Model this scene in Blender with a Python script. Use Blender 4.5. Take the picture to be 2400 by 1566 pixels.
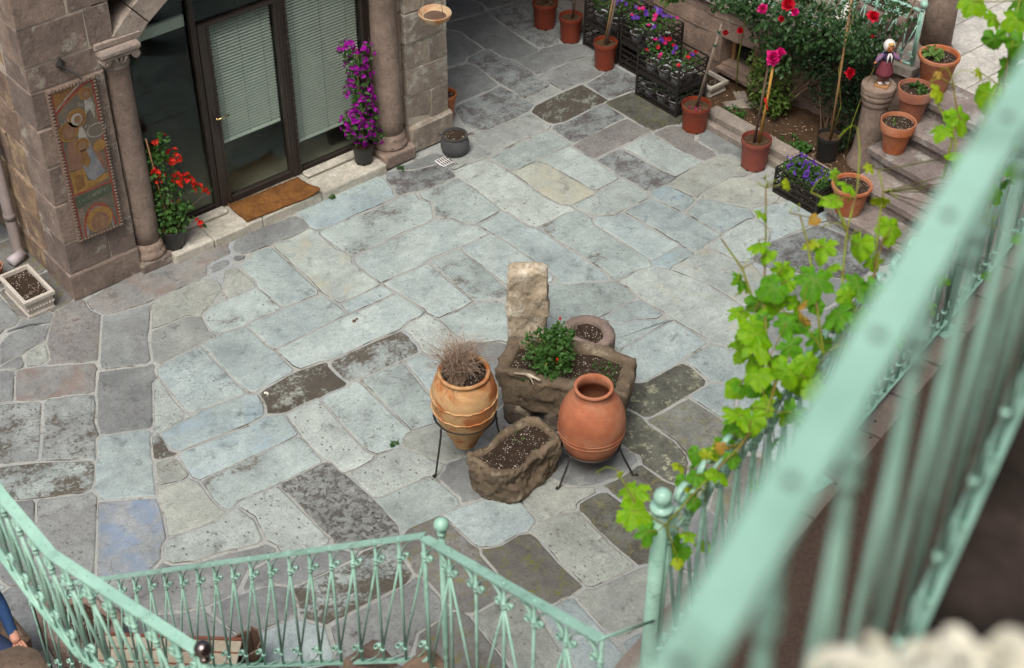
import bpy, math, random
from mathutils import Vector, Matrix, noise as mnoise
random.seed(11)
S = bpy.context.scene
COL = S.collection
for o in list(bpy.data.objects): bpy.data.objects.remove(o)

# ------------------------------------------------------------------ camera
PITCH, ROLL, YAW = math.radians(39.82), math.radians(0.3), math.radians(49.85)
XA = Vector((math.sin(YAW), math.cos(YAW), 0)); YA = Vector((-math.cos(YAW), math.sin(YAW), 0)); ZA = Vector((0, 0, 1))
_f = Vector((0, math.cos(PITCH), -math.sin(PITCH))); _u = Vector((0, math.sin(PITCH), math.cos(PITCH))); _r = Vector((1, 0, 0))
_r2 = _r*math.cos(ROLL) + _u*math.sin(ROLL); _u2 = -_r*math.sin(ROLL) + _u*math.cos(ROLL)
W2 = lambda v: Vector((XA.dot(v), YA.dot(v), ZA.dot(v)))
CR, CU, CF = W2(_r2), W2(_u2), W2(_f)
CAM = Vector((-3.857, -10.497, 8.4))
cd = bpy.data.cameras.new('camera'); cam = bpy.data.objects.new('camera', cd); COL.objects.link(cam)
cam.matrix_world = Matrix(((CR.x, CU.x, -CF.x, CAM.x), (CR.y, CU.y, -CF.y, CAM.y), (CR.z, CU.z, -CF.z, CAM.z), (0, 0, 0, 1)))
cd.sensor_width = 36; cd.lens = 54.0; cd.clip_start = 0.05; cd.clip_end = 300
cd.dof.use_dof = True; cd.dof.focus_distance = 12.3; cd.dof.aperture_fstop = 3.2
S.camera = cam
# ------------------------------------------------------------------ sky, sun, exposure
SUN_EL, SUN_AZ = math.radians(62), math.radians(236)
w = bpy.data.worlds.new('World'); S.world = w; w.use_nodes = True
wn = w.node_tree; wn.nodes.clear()
sky = wn.nodes.new('ShaderNodeTexSky'); sky.sky_type = 'NISHITA'; sky.sun_disc = False
sky.sun_elevation = SUN_EL; sky.sun_rotation = SUN_AZ; sky.air_density = 1.0; sky.dust_density = 9.0; sky.ozone_density = 0.6
bg = wn.nodes.new('ShaderNodeBackground'); bg.inputs[1].default_value = 0.105
wo = wn.nodes.new('ShaderNodeOutputWorld')
wn.links.new(sky.outputs[0], bg.inputs[0]); wn.links.new(bg.outputs[0], wo.inputs[0])
sl = bpy.data.lights.new('sun', 'SUN'); sl.energy = 1.5; sl.angle = math.radians(26); sl.color = (1, .99, .955)
so = bpy.data.objects.new('sun', sl); COL.objects.link(so)
sd = Vector((math.sin(SUN_AZ)*math.cos(SUN_EL), math.cos(SUN_AZ)*math.cos(SUN_EL), math.sin(SUN_EL)))
so.rotation_euler = sd.to_track_quat('Z', 'Y').to_euler()
S.view_settings.view_transform = 'Standard'; S.view_settings.look = 'None'; S.view_settings.gamma = 1; S.view_settings.exposure = 0.3
S.render.engine = 'CYCLES'

# ------------------------------------------------------------------ materials
class NT:
    def __init__(s, name, rough=.8, spec=.25):
        s.m = bpy.data.materials.new(name); s.m.use_nodes = True; s.t = s.m.node_tree; s.n = s.t.nodes
        s.b = s.n['Principled BSDF']; s.b.inputs['Roughness'].default_value = rough; s.b.inputs['Specular IOR Level'].default_value = spec
        s.tc = s.n.new('ShaderNodeTexCoord'); s.vec = s.tc.outputs['Object']
    def L(s, a, b): s.t.links.new(a, b)
    def set(s, sock, v):
        if hasattr(v, 'links'): s.L(v, sock)
        elif isinstance(v, (tuple, list)): sock.default_value = (v[0], v[1], v[2], 1) if len(v) == 3 and sock.type == 'RGBA' else v
        else: sock.default_value = v
    def noise(s, sc, det=4, rough=.55, dist=0, vec=None):
        k = s.n.new('ShaderNodeTexNoise'); k.inputs['Scale'].default_value = sc; k.inputs['Detail'].default_value = det
        k.inputs['Roughness'].default_value = rough; k.inputs['Distortion'].default_value = dist; s.L(vec or s.vec, k.inputs['Vector']); return k.outputs['Fac']
    def vor(s, sc, feat='F1', rnd=1.0, out='Distance', vec=None):
        k = s.n.new('ShaderNodeTexVoronoi'); k.feature = feat; k.inputs['Scale'].default_value = sc; k.inputs['Randomness'].default_value = rnd
        s.L(vec or s.vec, k.inputs['Vector']); return k.outputs[out]
    def ramp(s, f, lo, hi, a=0., b=1.):
        k = s.n.new('ShaderNodeMapRange'); k.interpolation_type = 'SMOOTHSTEP'
        s.set(k.inputs[0], f); k.inputs[1].default_value = lo; k.inputs[2].default_value = hi; k.inputs[3].default_value = a; k.inputs[4].default_value = b; return k.outputs[0]
    def mix(s, f, a, b, mode='MIX'):
        k = s.n.new('ShaderNodeMix'); k.data_type = 'RGBA'; k.blend_type = mode
        s.set(k.inputs[0], f); s.set(k.inputs[6], a); s.set(k.inputs[7], b); return k.outputs[2]
    def math(s, op, a, b=0.):
        k = s.n.new('ShaderNodeMath'); k.operation = op; s.set(k.inputs[0], a); s.set(k.inputs[1], b); return k.outputs[0]
    def scale(s, x, y, z):
        k = s.n.new('ShaderNodeMapping'); k.inputs['Scale'].default_value = (x, y, z); s.L(s.vec, k.inputs[0]); return k.outputs[0]
    def rnd(s): return s.n.new('ShaderNodeObjectInfo').outputs['Random']
    def col(s, c): s.set(s.b.inputs['Base Color'], c); return s
    def bump(s, h, st=.4, d=.01):
        k = s.n.new('ShaderNodeBump'); k.inputs['Strength'].default_value = st; k.inputs['Distance'].default_value = d; s.L(h, k.inputs['Height']); s.L(k.outputs[0], s.b.inputs['Normal']); return s
    def mul(s, c, f, lo, hi):   # darken/lighten by a factor
        g = s.ramp(f, 0, 1, lo, hi); k = s.n.new('ShaderNodeCombineColor'); [s.L(g, k.inputs[i]) for i in range(3)]
        return s.mix(1.0, c, k.outputs[0], 'MULTIPLY')

def M_plain(name, c, c2=None, rough=.6, spec=.3, sc=6, bsc=40, bst=.25, bd=.004, metal=0):
    n = NT(name, rough, spec)
    f = n.ramp(n.noise(sc, 6, .6), .35, .68); c2 = c2 or tuple(x*.75 for x in c)
    cc = n.mix(f, c, c2); cc = n.mul(cc, n.noise(bsc*1.5, 3), .78, 1.2)
    n.col(cc); n.bump(n.noise(bsc, 5), bst, bd); n.b.inputs['Metallic'].default_value = metal
    return n.m

def M_slab(key, base, alt, dark=None, dlo=.52, dhi=.58, dsc=4.0, pits=.0, pcol=(.10, .085, .075), stain=None, slo=.45, shi=.62, ssc=2.5, moss=None, rough=.72, rb=.09, rel=1.0, wet=0):
    lum = lambda c: (c[0]+c[1]+c[2])/3
    LM = {'blue_grey': 1.14, 'pale_grey': 1.16, 'pale_grey_pitted': 1.1, 'blue_tinged': 1.1, 'grey_tan': 1.12, 'smooth': 1.1, 'pale_pitted': 1.12, 'grey_worn': 1.12, 'mauve': .93, 'mauve_pitted': .93, 'rose': .95, 'rose_pitted': .92, 'mauve_worn': .94}.get(key, 1.)  # pale centre types raised, outer types lowered in colour to imitate light falloff
    def tint(c, k=.27):
        if c is None: return None
        l = lum(c); q = tuple(x*(1-k)+l*k for x in c); return (q[0]*.86*LM, q[1]*.98*LM, q[2]*.975*LM)
    base, alt, dark, stain = tint(base), tint(alt), tint(dark, .1), tint(stain, .1)
    n = NT('paving_'+key, rough, .3)
    r = n.rnd()
    off = n.n.new('ShaderNodeVectorMath'); off.operation = 'ADD'
    cx = n.n.new('ShaderNodeCombineXYZ'); n.L(n.math('MULTIPLY', r, 37.), cx.inputs[0]); n.L(n.math('MULTIPLY', r, 91.), cx.inputs[1])
    n.L(n.tc.outputs['Object'], off.inputs[0]); n.L(cx.outputs[0], off.inputs[1]); n.vec = off.outputs[0]
    c = n.mix(n.ramp(n.noise(3.2, 6, .62, .4), .36, .64), base, alt)
    c = n.mul(c, n.noise(9, 8, .75), .66, 1.30); c = n.mul(c, n.noise(48, 6, .8), .58, 1.40)
    c = n.mix(n.ramp(n.noise(1.7, 3, .5), .5, .75, 0, .35), c, tuple(x*.62 for x in alt))
    if stain: c = n.mix(n.ramp(n.noise(ssc, 5, .6, .8), slo, shi, 0, .85), c, stain)
    h = n.noise(26, 6, .7)
    if dark:
        m = n.ramp(n.math('ADD', n.math('MULTIPLY', n.noise(dsc, 10, .74, .4), .68), n.math('MULTIPLY', n.noise(34, 6, .7), .32)), dlo-.03, dhi+.03)
        c = n.mix(m, c, n.mix(n.noise(9, 4), dark, tuple(x*1.7 for x in dark)))
        h = n.math('SUBTRACT', h, n.math('MULTIPLY', m, .35))
    else:
        m = n.ramp(n.noise(5.5, 10, .78, .5), .545, .66); c = n.mix(n.math('MULTIPLY', m, .68), c, tuple(x*.42 for x in alt)); m3 = n.ramp(n.noise(4.1, 8, .7, .6), .56, .70); c = n.mix(n.math('MULTIPLY', m3, .16), c, (.48, .52, .50))
    # thin wandering cracks and scratches
    k = n.n.new('ShaderNodeTexNoise'); k.inputs['Scale'].default_value = 2.6; k.inputs['Detail'].default_value = 7; k.inputs['Distortion'].default_value = .6; n.L(n.vec, k.inputs['Vector'])
    cr = n.ramp(n.math('ABSOLUTE', n.math('SUBTRACT', k.outputs['Fac'], .5)), .0, .006, 1, 0)
    cr = n.math('MULTIPLY', cr, n.ramp(n.noise(1.3, 2), .52, .6)); c = n.mix(n.math('MULTIPLY', cr, .6), c, pcol)
    if pits > 0:
        sv = n.n.new('ShaderNodeMapping'); sv.inputs['Scale'].default_value = (1, .6, 1); sv.inputs['Rotation'].default_value = (0, 0, .6); n.L(n.vec, sv.inputs[0])
        pv = n.ramp(n.math('ADD', n.vor(24, vec=sv.outputs[0]), n.math('MULTIPLY', n.noise(50, 3), .22)), .20, .34, 1, 0); pm = n.math('MULTIPLY', pv, n.ramp(n.noise(7, 4), .62-.24*pits, .70-.18*pits))
        c = n.mix(n.math('MULTIPLY', pm, .85), c, pcol); h = n.math('SUBTRACT', h, n.math('MULTIPLY', pm, .9))
        p2 = n.ramp(n.noise(60, 2, .5), .64, .69); c = n.mix(n.math('MULTIPLY', p2, .5*pits), c, pcol)
    p3 = n.ramp(n.noise(85, 2, .5), .66, .72); c = n.mix(n.math('MULTIPLY', p3, .4), c, tuple(x*.45 for x in base))
    if moss: c = n.mix(n.ramp(n.noise(10, 8, .75), .52, .63, 0, .85), c, moss)
    n.vec = n.tc.outputs['Object']; c = n.mul(c, n.noise(1.3, 8, .66), .60, 1.30)
    c = n.mul(c, r, 1-rb, 1+rb)
    n.col(c); n.bump(h, .5*rel, .012)
    if wet: n.b.inputs['Roughness'].default_value = .45
    return n.m

BR = (.085, .066, .052); DM = (.105, .085, .088)
SM = {
 'g': M_slab('blue_grey', (.37, .40, .395), (.31, .345, .36), pits=.15),
 'gp': M_slab('pale_grey', (.43, .455, .44), (.36, .395, .40), pits=.3),
 'gp2': M_slab('pale_grey_pitted', (.37, .40, .385), (.31, .335, .33), pits=.6),
 'gb': M_slab('blue_tinged', (.36, .40, .40), (.30, .35, .38), stain=(.29, .36, .43), slo=.5, shi=.72),
 'gt': M_slab('grey_tan', (.39, .40, .37), (.33, .34, .33), stain=(.40, .35, .27), slo=.52, shi=.7),
 'm': M_slab('mauve', (.30, .29, .29), (.255, .235, .245), pits=.35),
 'mp': M_slab('mauve_pitted', (.34, .32, .315), (.28, .255, .26), pits=.9, dark=DM, dlo=.56, dhi=.62, dsc=7),
 'r': M_slab('rose', (.30, .245, .225), (.27, .245, .25), pits=.35, stain=(.27, .175, .15), slo=.5, shi=.66),
 'rp': M_slab('rose_pitted', (.32, .275, .26), (.26, .225, .225), pits=.9, dark=(.13, .095, .09), dlo=.50, dhi=.60, dsc=9),
 't': M_slab('tan', (.39, .37, .325), (.34, .325, .30), pits=.3),
 'tm': M_slab('tan_mauve', (.38, .37, .34), (.30, .285, .28), pits=.4),
 'tp': M_slab('tan_pitted', (.39, .375, .33), (.32, .305, .275), pits=1.0),
 'ty': M_slab('ochre', (.42, .40, .345), (.37, .34, .28), stain=(.44, .39, .30), slo=.45, shi=.62, pits=.3),
 'tb': M_slab('tan_blue', (.44, .415, .36), (.38, .365, .33), stain=(.33, .40, .46), slo=.56, shi=.70, dark=(.13, .085, .065), dlo=.575, dhi=.60, dsc=5),
 'b': M_slab('blue_chalk', (.34, .325, .34), (.30, .29, .31), stain=(.20, .26, .40), slo=.42, shi=.72, ssc=4.2),
 'p': M_slab('pale_pitted', (.44, .445, .42), (.38, .385, .37), pits=1.0),
 'd': M_slab('patchy', (.39, .405, .39), (.33, .34, .34), dark=BR, dlo=.47, dhi=.515, dsc=3.0, pits=.4, rel=1.4),
 'dg': M_slab('grey_worn', (.39, .42, .41), (.33, .36, .36), dark=(.125, .10, .085), dlo=.555, dhi=.59, dsc=3.2, pits=.4),
 'dm': M_slab('mauve_worn', (.34, .345, .345), (.29, .29, .30), dark=DM, dlo=.47, dhi=.55, dsc=6.0, pits=.4),
 'dp': M_slab('dark_pitted', (.33, .325, .32), (.27, .255, .26), dark=BR, dlo=.52, dhi=.58, dsc=5, pits=1.0, rel=1.5),
 'dr': M_slab('brown_mauve', (.25, .225, .215), (.20, .175, .17), dark=(.12, .095, .085), dlo=.46, dhi=.58, dsc=6, pits=.6, moss=(.16, .16, .06)),
 'D': M_slab('dark_flaked', (.44, .42, .36), (.38, .37, .33), dark=(.075, .058, .046), dlo=.42, dhi=.47, dsc=4.2, rel=1.4),
 'o': M_slab('dark_mossy', (.185, .17, .14), (.14, .125, .10), dark=(.065, .055, .045), dlo=.46, dhi=.56, dsc=5, moss=(.17, .165, .075), pits=.6),
 'o2': M_slab('lichen', (.17, .155, .115), (.11, .10, .08), dark=(.055, .05, .04), dlo=.5, dhi=.6, dsc=4, moss=(.36, .37, .26), pits=.6, rel=1.6),
 'om': M_slab('brown_mossy', (.185, .155, .135), (.15, .125, .11), moss=(.16, .17, .03), pits=.5),
 'om2': M_slab('grey_mossy', (.30, .28, .24), (.23, .21, .19), dark=(.12, .10, .08), dlo=.5, dhi=.6, dsc=6, moss=(.22, .22, .12), pits=.6),
 'w': M_slab('smooth', (.385, .405, .385), (.355, .375, .365), rel=.5),
 'rough': M_slab('chiselled', (.33, .315, .30), (.27, .25, .245), dark=(.10, .082, .075), dlo=.50, dhi=.56, dsc=14, pits=1.2, rel=2.2),
}
def M_joint():  # slab edge lip: joint dirt, with edge shade also darkened into the colour
    n = NT('joint_dirt_shade', .95, .1)
    c = n.mix(n.ramp(n.noise(3.3, 6, .7), .46, .60), (.34, .345, .32), (.075, .062, .05)); n.col(c); return n.m
def M_mortar():
    n = NT('mortar', .9, .15)
    c = n.mix(n.ramp(n.noise(2.2, 6, .6), .38, .66), (.355, .375, .36), (.295, .32, .318))
    c = n.mix(n.ramp(n.noise(1.1, 5, .6), .55, .7, 0, .8), c, (.33, .37, .41))
    c = n.mix(n.ramp(n.noise(5, 8, .75), .54, .64, 0, .8), c, (.15, .135, .11))
    c = n.mul(c, n.noise(60, 4), .75, 1.25); n.col(c); n.bump(n.noise(35, 6, .7), .6, .012); return n.m
def M_masonry(name, a, b, pale=(.42, .39, .33), dark=(.13, .10, .085), plo=.60, phi=.68):
    n = NT(name, .9, .15); r = n.rnd()
    k_ = n.n.new('ShaderNodeVectorMath'); k_.operation = 'ADD'; cx = n.n.new('ShaderNodeCombineXYZ'); n.L(n.math('MULTIPLY', r, 53.), cx.inputs[0]); n.L(n.math('MULTIPLY', r, 29.), cx.inputs[2]); n.L(n.tc.outputs['Object'], k_.inputs[0]); n.L(cx.outputs[0], k_.inputs[1]); n.vec = k_.outputs[0]
    c = n.mix(r, a, b); c = n.mix(n.ramp(n.noise(2.5, 6, .6), .4, .65, 0, .8), c, tuple(x*.8 for x in b))
    c = n.mix(n.ramp(n.noise(4.5, 8, .65), plo, phi, 0, .85), c, pale)
    c = n.mix(n.ramp(n.noise(2.0, 6, .6, .5), .58, .75, 0, .6), c, dark)
    pit = n.ramp(n.noise(38, 2), .67, .72); c = n.mix(n.math('MULTIPLY', pit, .65), c, dark)
    c = n.mul(c, n.noise(6, 8, .75), .55, 1.42); c = n.mul(c, n.noise(30, 6, .75), .66, 1.34); n.col(c)
    n.bump(n.math('SUBTRACT', n.noise(14, 9, .78), n.math('MULTIPLY', pit, .6)), 1.0, .025); return n.m
def M_soil(name, base=(.030, .021, .015), speck=.75, sp=(.62, .58, .5)):
    n = NT(name, .95, .1)
    c = n.mix(n.noise(40, 4), base, tuple(x*2.4 for x in base))
    m = n.math('MULTIPLY', n.ramp(n.vor(62), .22, .32, 1, 0), n.ramp(n.noise(16, 3), speck-.29, speck-.20)); c = n.mix(m, c, sp)
    m2 = n.ramp(n.noise(120, 2), .66, .7); c = n.mix(n.math('MULTIPLY', m2, .6), c, (.30, .20, .12)); n.col(c)
    n.bump(n.noise(55, 5, .7), 1.0, .02); return n.m
def M_leaf(name, a, b, trans=.35, rough=.5, sc=14, spec=.35, vein=None):
    n = NT(name, rough, spec)
    c = n.mix(n.ramp(n.noise(sc, 3), .35, .65), a, b); c = n.mul(c, n.noise(sc*6, 2), .8, 1.2)
    if vein:
        sp = n.n.new('ShaderNodeSeparateXYZ'); n.L(n.tc.outputs['Object'], sp.inputs[0]); x, y = sp.outputs[0], sp.outputs[1]; tot = None
        for ang in (0, 52, -52, 100, -100):
            dx, dy = math.sin(math.radians(ang)), math.cos(math.radians(ang))
            q = n.math('ABSOLUTE', n.math('SUBTRACT', n.math('MULTIPLY', x, dy), n.math('MULTIPLY', y, dx))); al = n.math('ADD', n.math('MULTIPLY', x, dx), n.math('MULTIPLY', y, dy))
            li = n.math('MULTIPLY', n.ramp(q, .006, .020, 1, 0), n.ramp(al, 0, .02)); tot = li if tot is None else n.math('MAXIMUM', tot, li)
            w = n.n.new('ShaderNodeMath'); w.operation = 'FRACT'; n.L(n.math('MULTIPLY', n.math('SUBTRACT', al, q), 9.), w.inputs[0])
            s2 = n.math('MULTIPLY', n.ramp(n.math('ABSOLUTE', n.math('SUBTRACT', w.outputs[0], .5)), 0, .10, .5, 0), n.math('MULTIPLY', n.ramp(q, .10, .16, 1, 0), n.ramp(al, .05, .1))); tot = n.math('MAXIMUM', tot, s2)
        c = n.mix(n.math('MULTIPLY', tot, .7), c, vein); n.bump(tot, .5, .02)
    n.col(c)
    tr = n.n.new('ShaderNodeBsdfTranslucent'); n.set(tr.inputs[0], n.mix(.5, c, tuple(min(1, x*1.7) for x in a)))
    mx = n.n.new('ShaderNodeMixShader'); mx.inputs[0].default_value = trans; n.L(n.b.outputs[0], mx.inputs[1]); n.L(tr.outputs[0], mx.inputs[2])
    n.L(mx.outputs[0], n.n['Material Output'].inputs[0]); return n.m
def M_paint():
    n = NT('mint_paint', .36, .5)
    c = n.mix(n.ramp(n.noise(5, 5), .35, .7), (.37, .63, .525), (.29, .53, .435))
    c = n.mix(n.ramp(n.noise(9, 8, .75), .50, .68, 0, .75), c, (.15, .27, .205))
    c = n.mix(n.ramp(n.noise(30, 6, .75), .62, .70, 0, .7), c, (.10, .15, .11))
    c = n.mix(n.ramp(n.noise(17, 8, .75), .66, .70, 0, .85), c, (.16, .085, .045))
    c = n.mul(c, n.noise(40, 3), .85, 1.12); n.col(c); n.bump(n.noise(50, 4), .15, .003); return n.m
def M_glass():
    n = NT('window_glass', .03, .5)
    tr = n.n.new('ShaderNodeBsdfTransparent'); tr.inputs[0].default_value = (.86, .90, .87, 1)
    gl = n.n.new('ShaderNodeBsdfGlossy'); gl.inputs['Roughness'].default_value = .02; gl.inputs[0].default_value = (.75, .8, .8, 1)
    lw = n.n.new('ShaderNodeLayerWeight'); fr = n.math('ADD', n.math('MULTIPLY', n.math('POWER', lw.outputs['Facing'], 4.), .35), .025)
    mx = n.n.new('ShaderNodeMixShader'); n.L(fr, mx.inputs[0]); n.L(tr.outputs[0], mx.inputs[1]); n.L(gl.outputs[0], mx.inputs[2])
    n.L(mx.outputs[0], n.n['Material Output'].inputs[0]); return n.m
def M_terra(name, a, b, streak=None, sc=5, rough=.75):
    n = NT(name, rough, .25)
    c = n.mix(n.ramp(n.noise(sc, 6, .6), .36, .66), a, b)
    if streak: c = n.mix(n.ramp(n.noise(3.2, 8, .65, .6), .43, .56, 0, .9), c, streak)
    c = n.mix(n.ramp(n.noise(26, 4), .66, .72, 0, .5), c, tuple(x*.5 for x in b))
    c = n.mul(c, n.noise(9, 5, .7), .8, 1.18)
    sv = n.scale(3, 3, 70); st = n.noise(1.0, 3, .5, vec=sv)
    n.col(n.mul(c, st, .90, 1.1)); n.bump(st, .18, .006); return n.m
def M_coir():
    n = NT('coir', .95, .1)
    c = n.mix(n.ramp(n.noise(7, 6, .7), .35, .65), (.30, .14, .046), (.17, .078, .028)); c = n.mul(c, n.noise(60, 4, .8), .45, 1.5); wv = n.n.new('ShaderNodeTexWave'); wv.inputs['Scale'].default_value = 16; wv.inputs['Distortion'].default_value = 2; n.L(n.vec, wv.inputs[0]); c = n.mul(c, wv.outputs['Fac'], .78, 1.12); n.col(c); n.bump(n.noise(160, 3), 1, .012); return n.m

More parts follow.
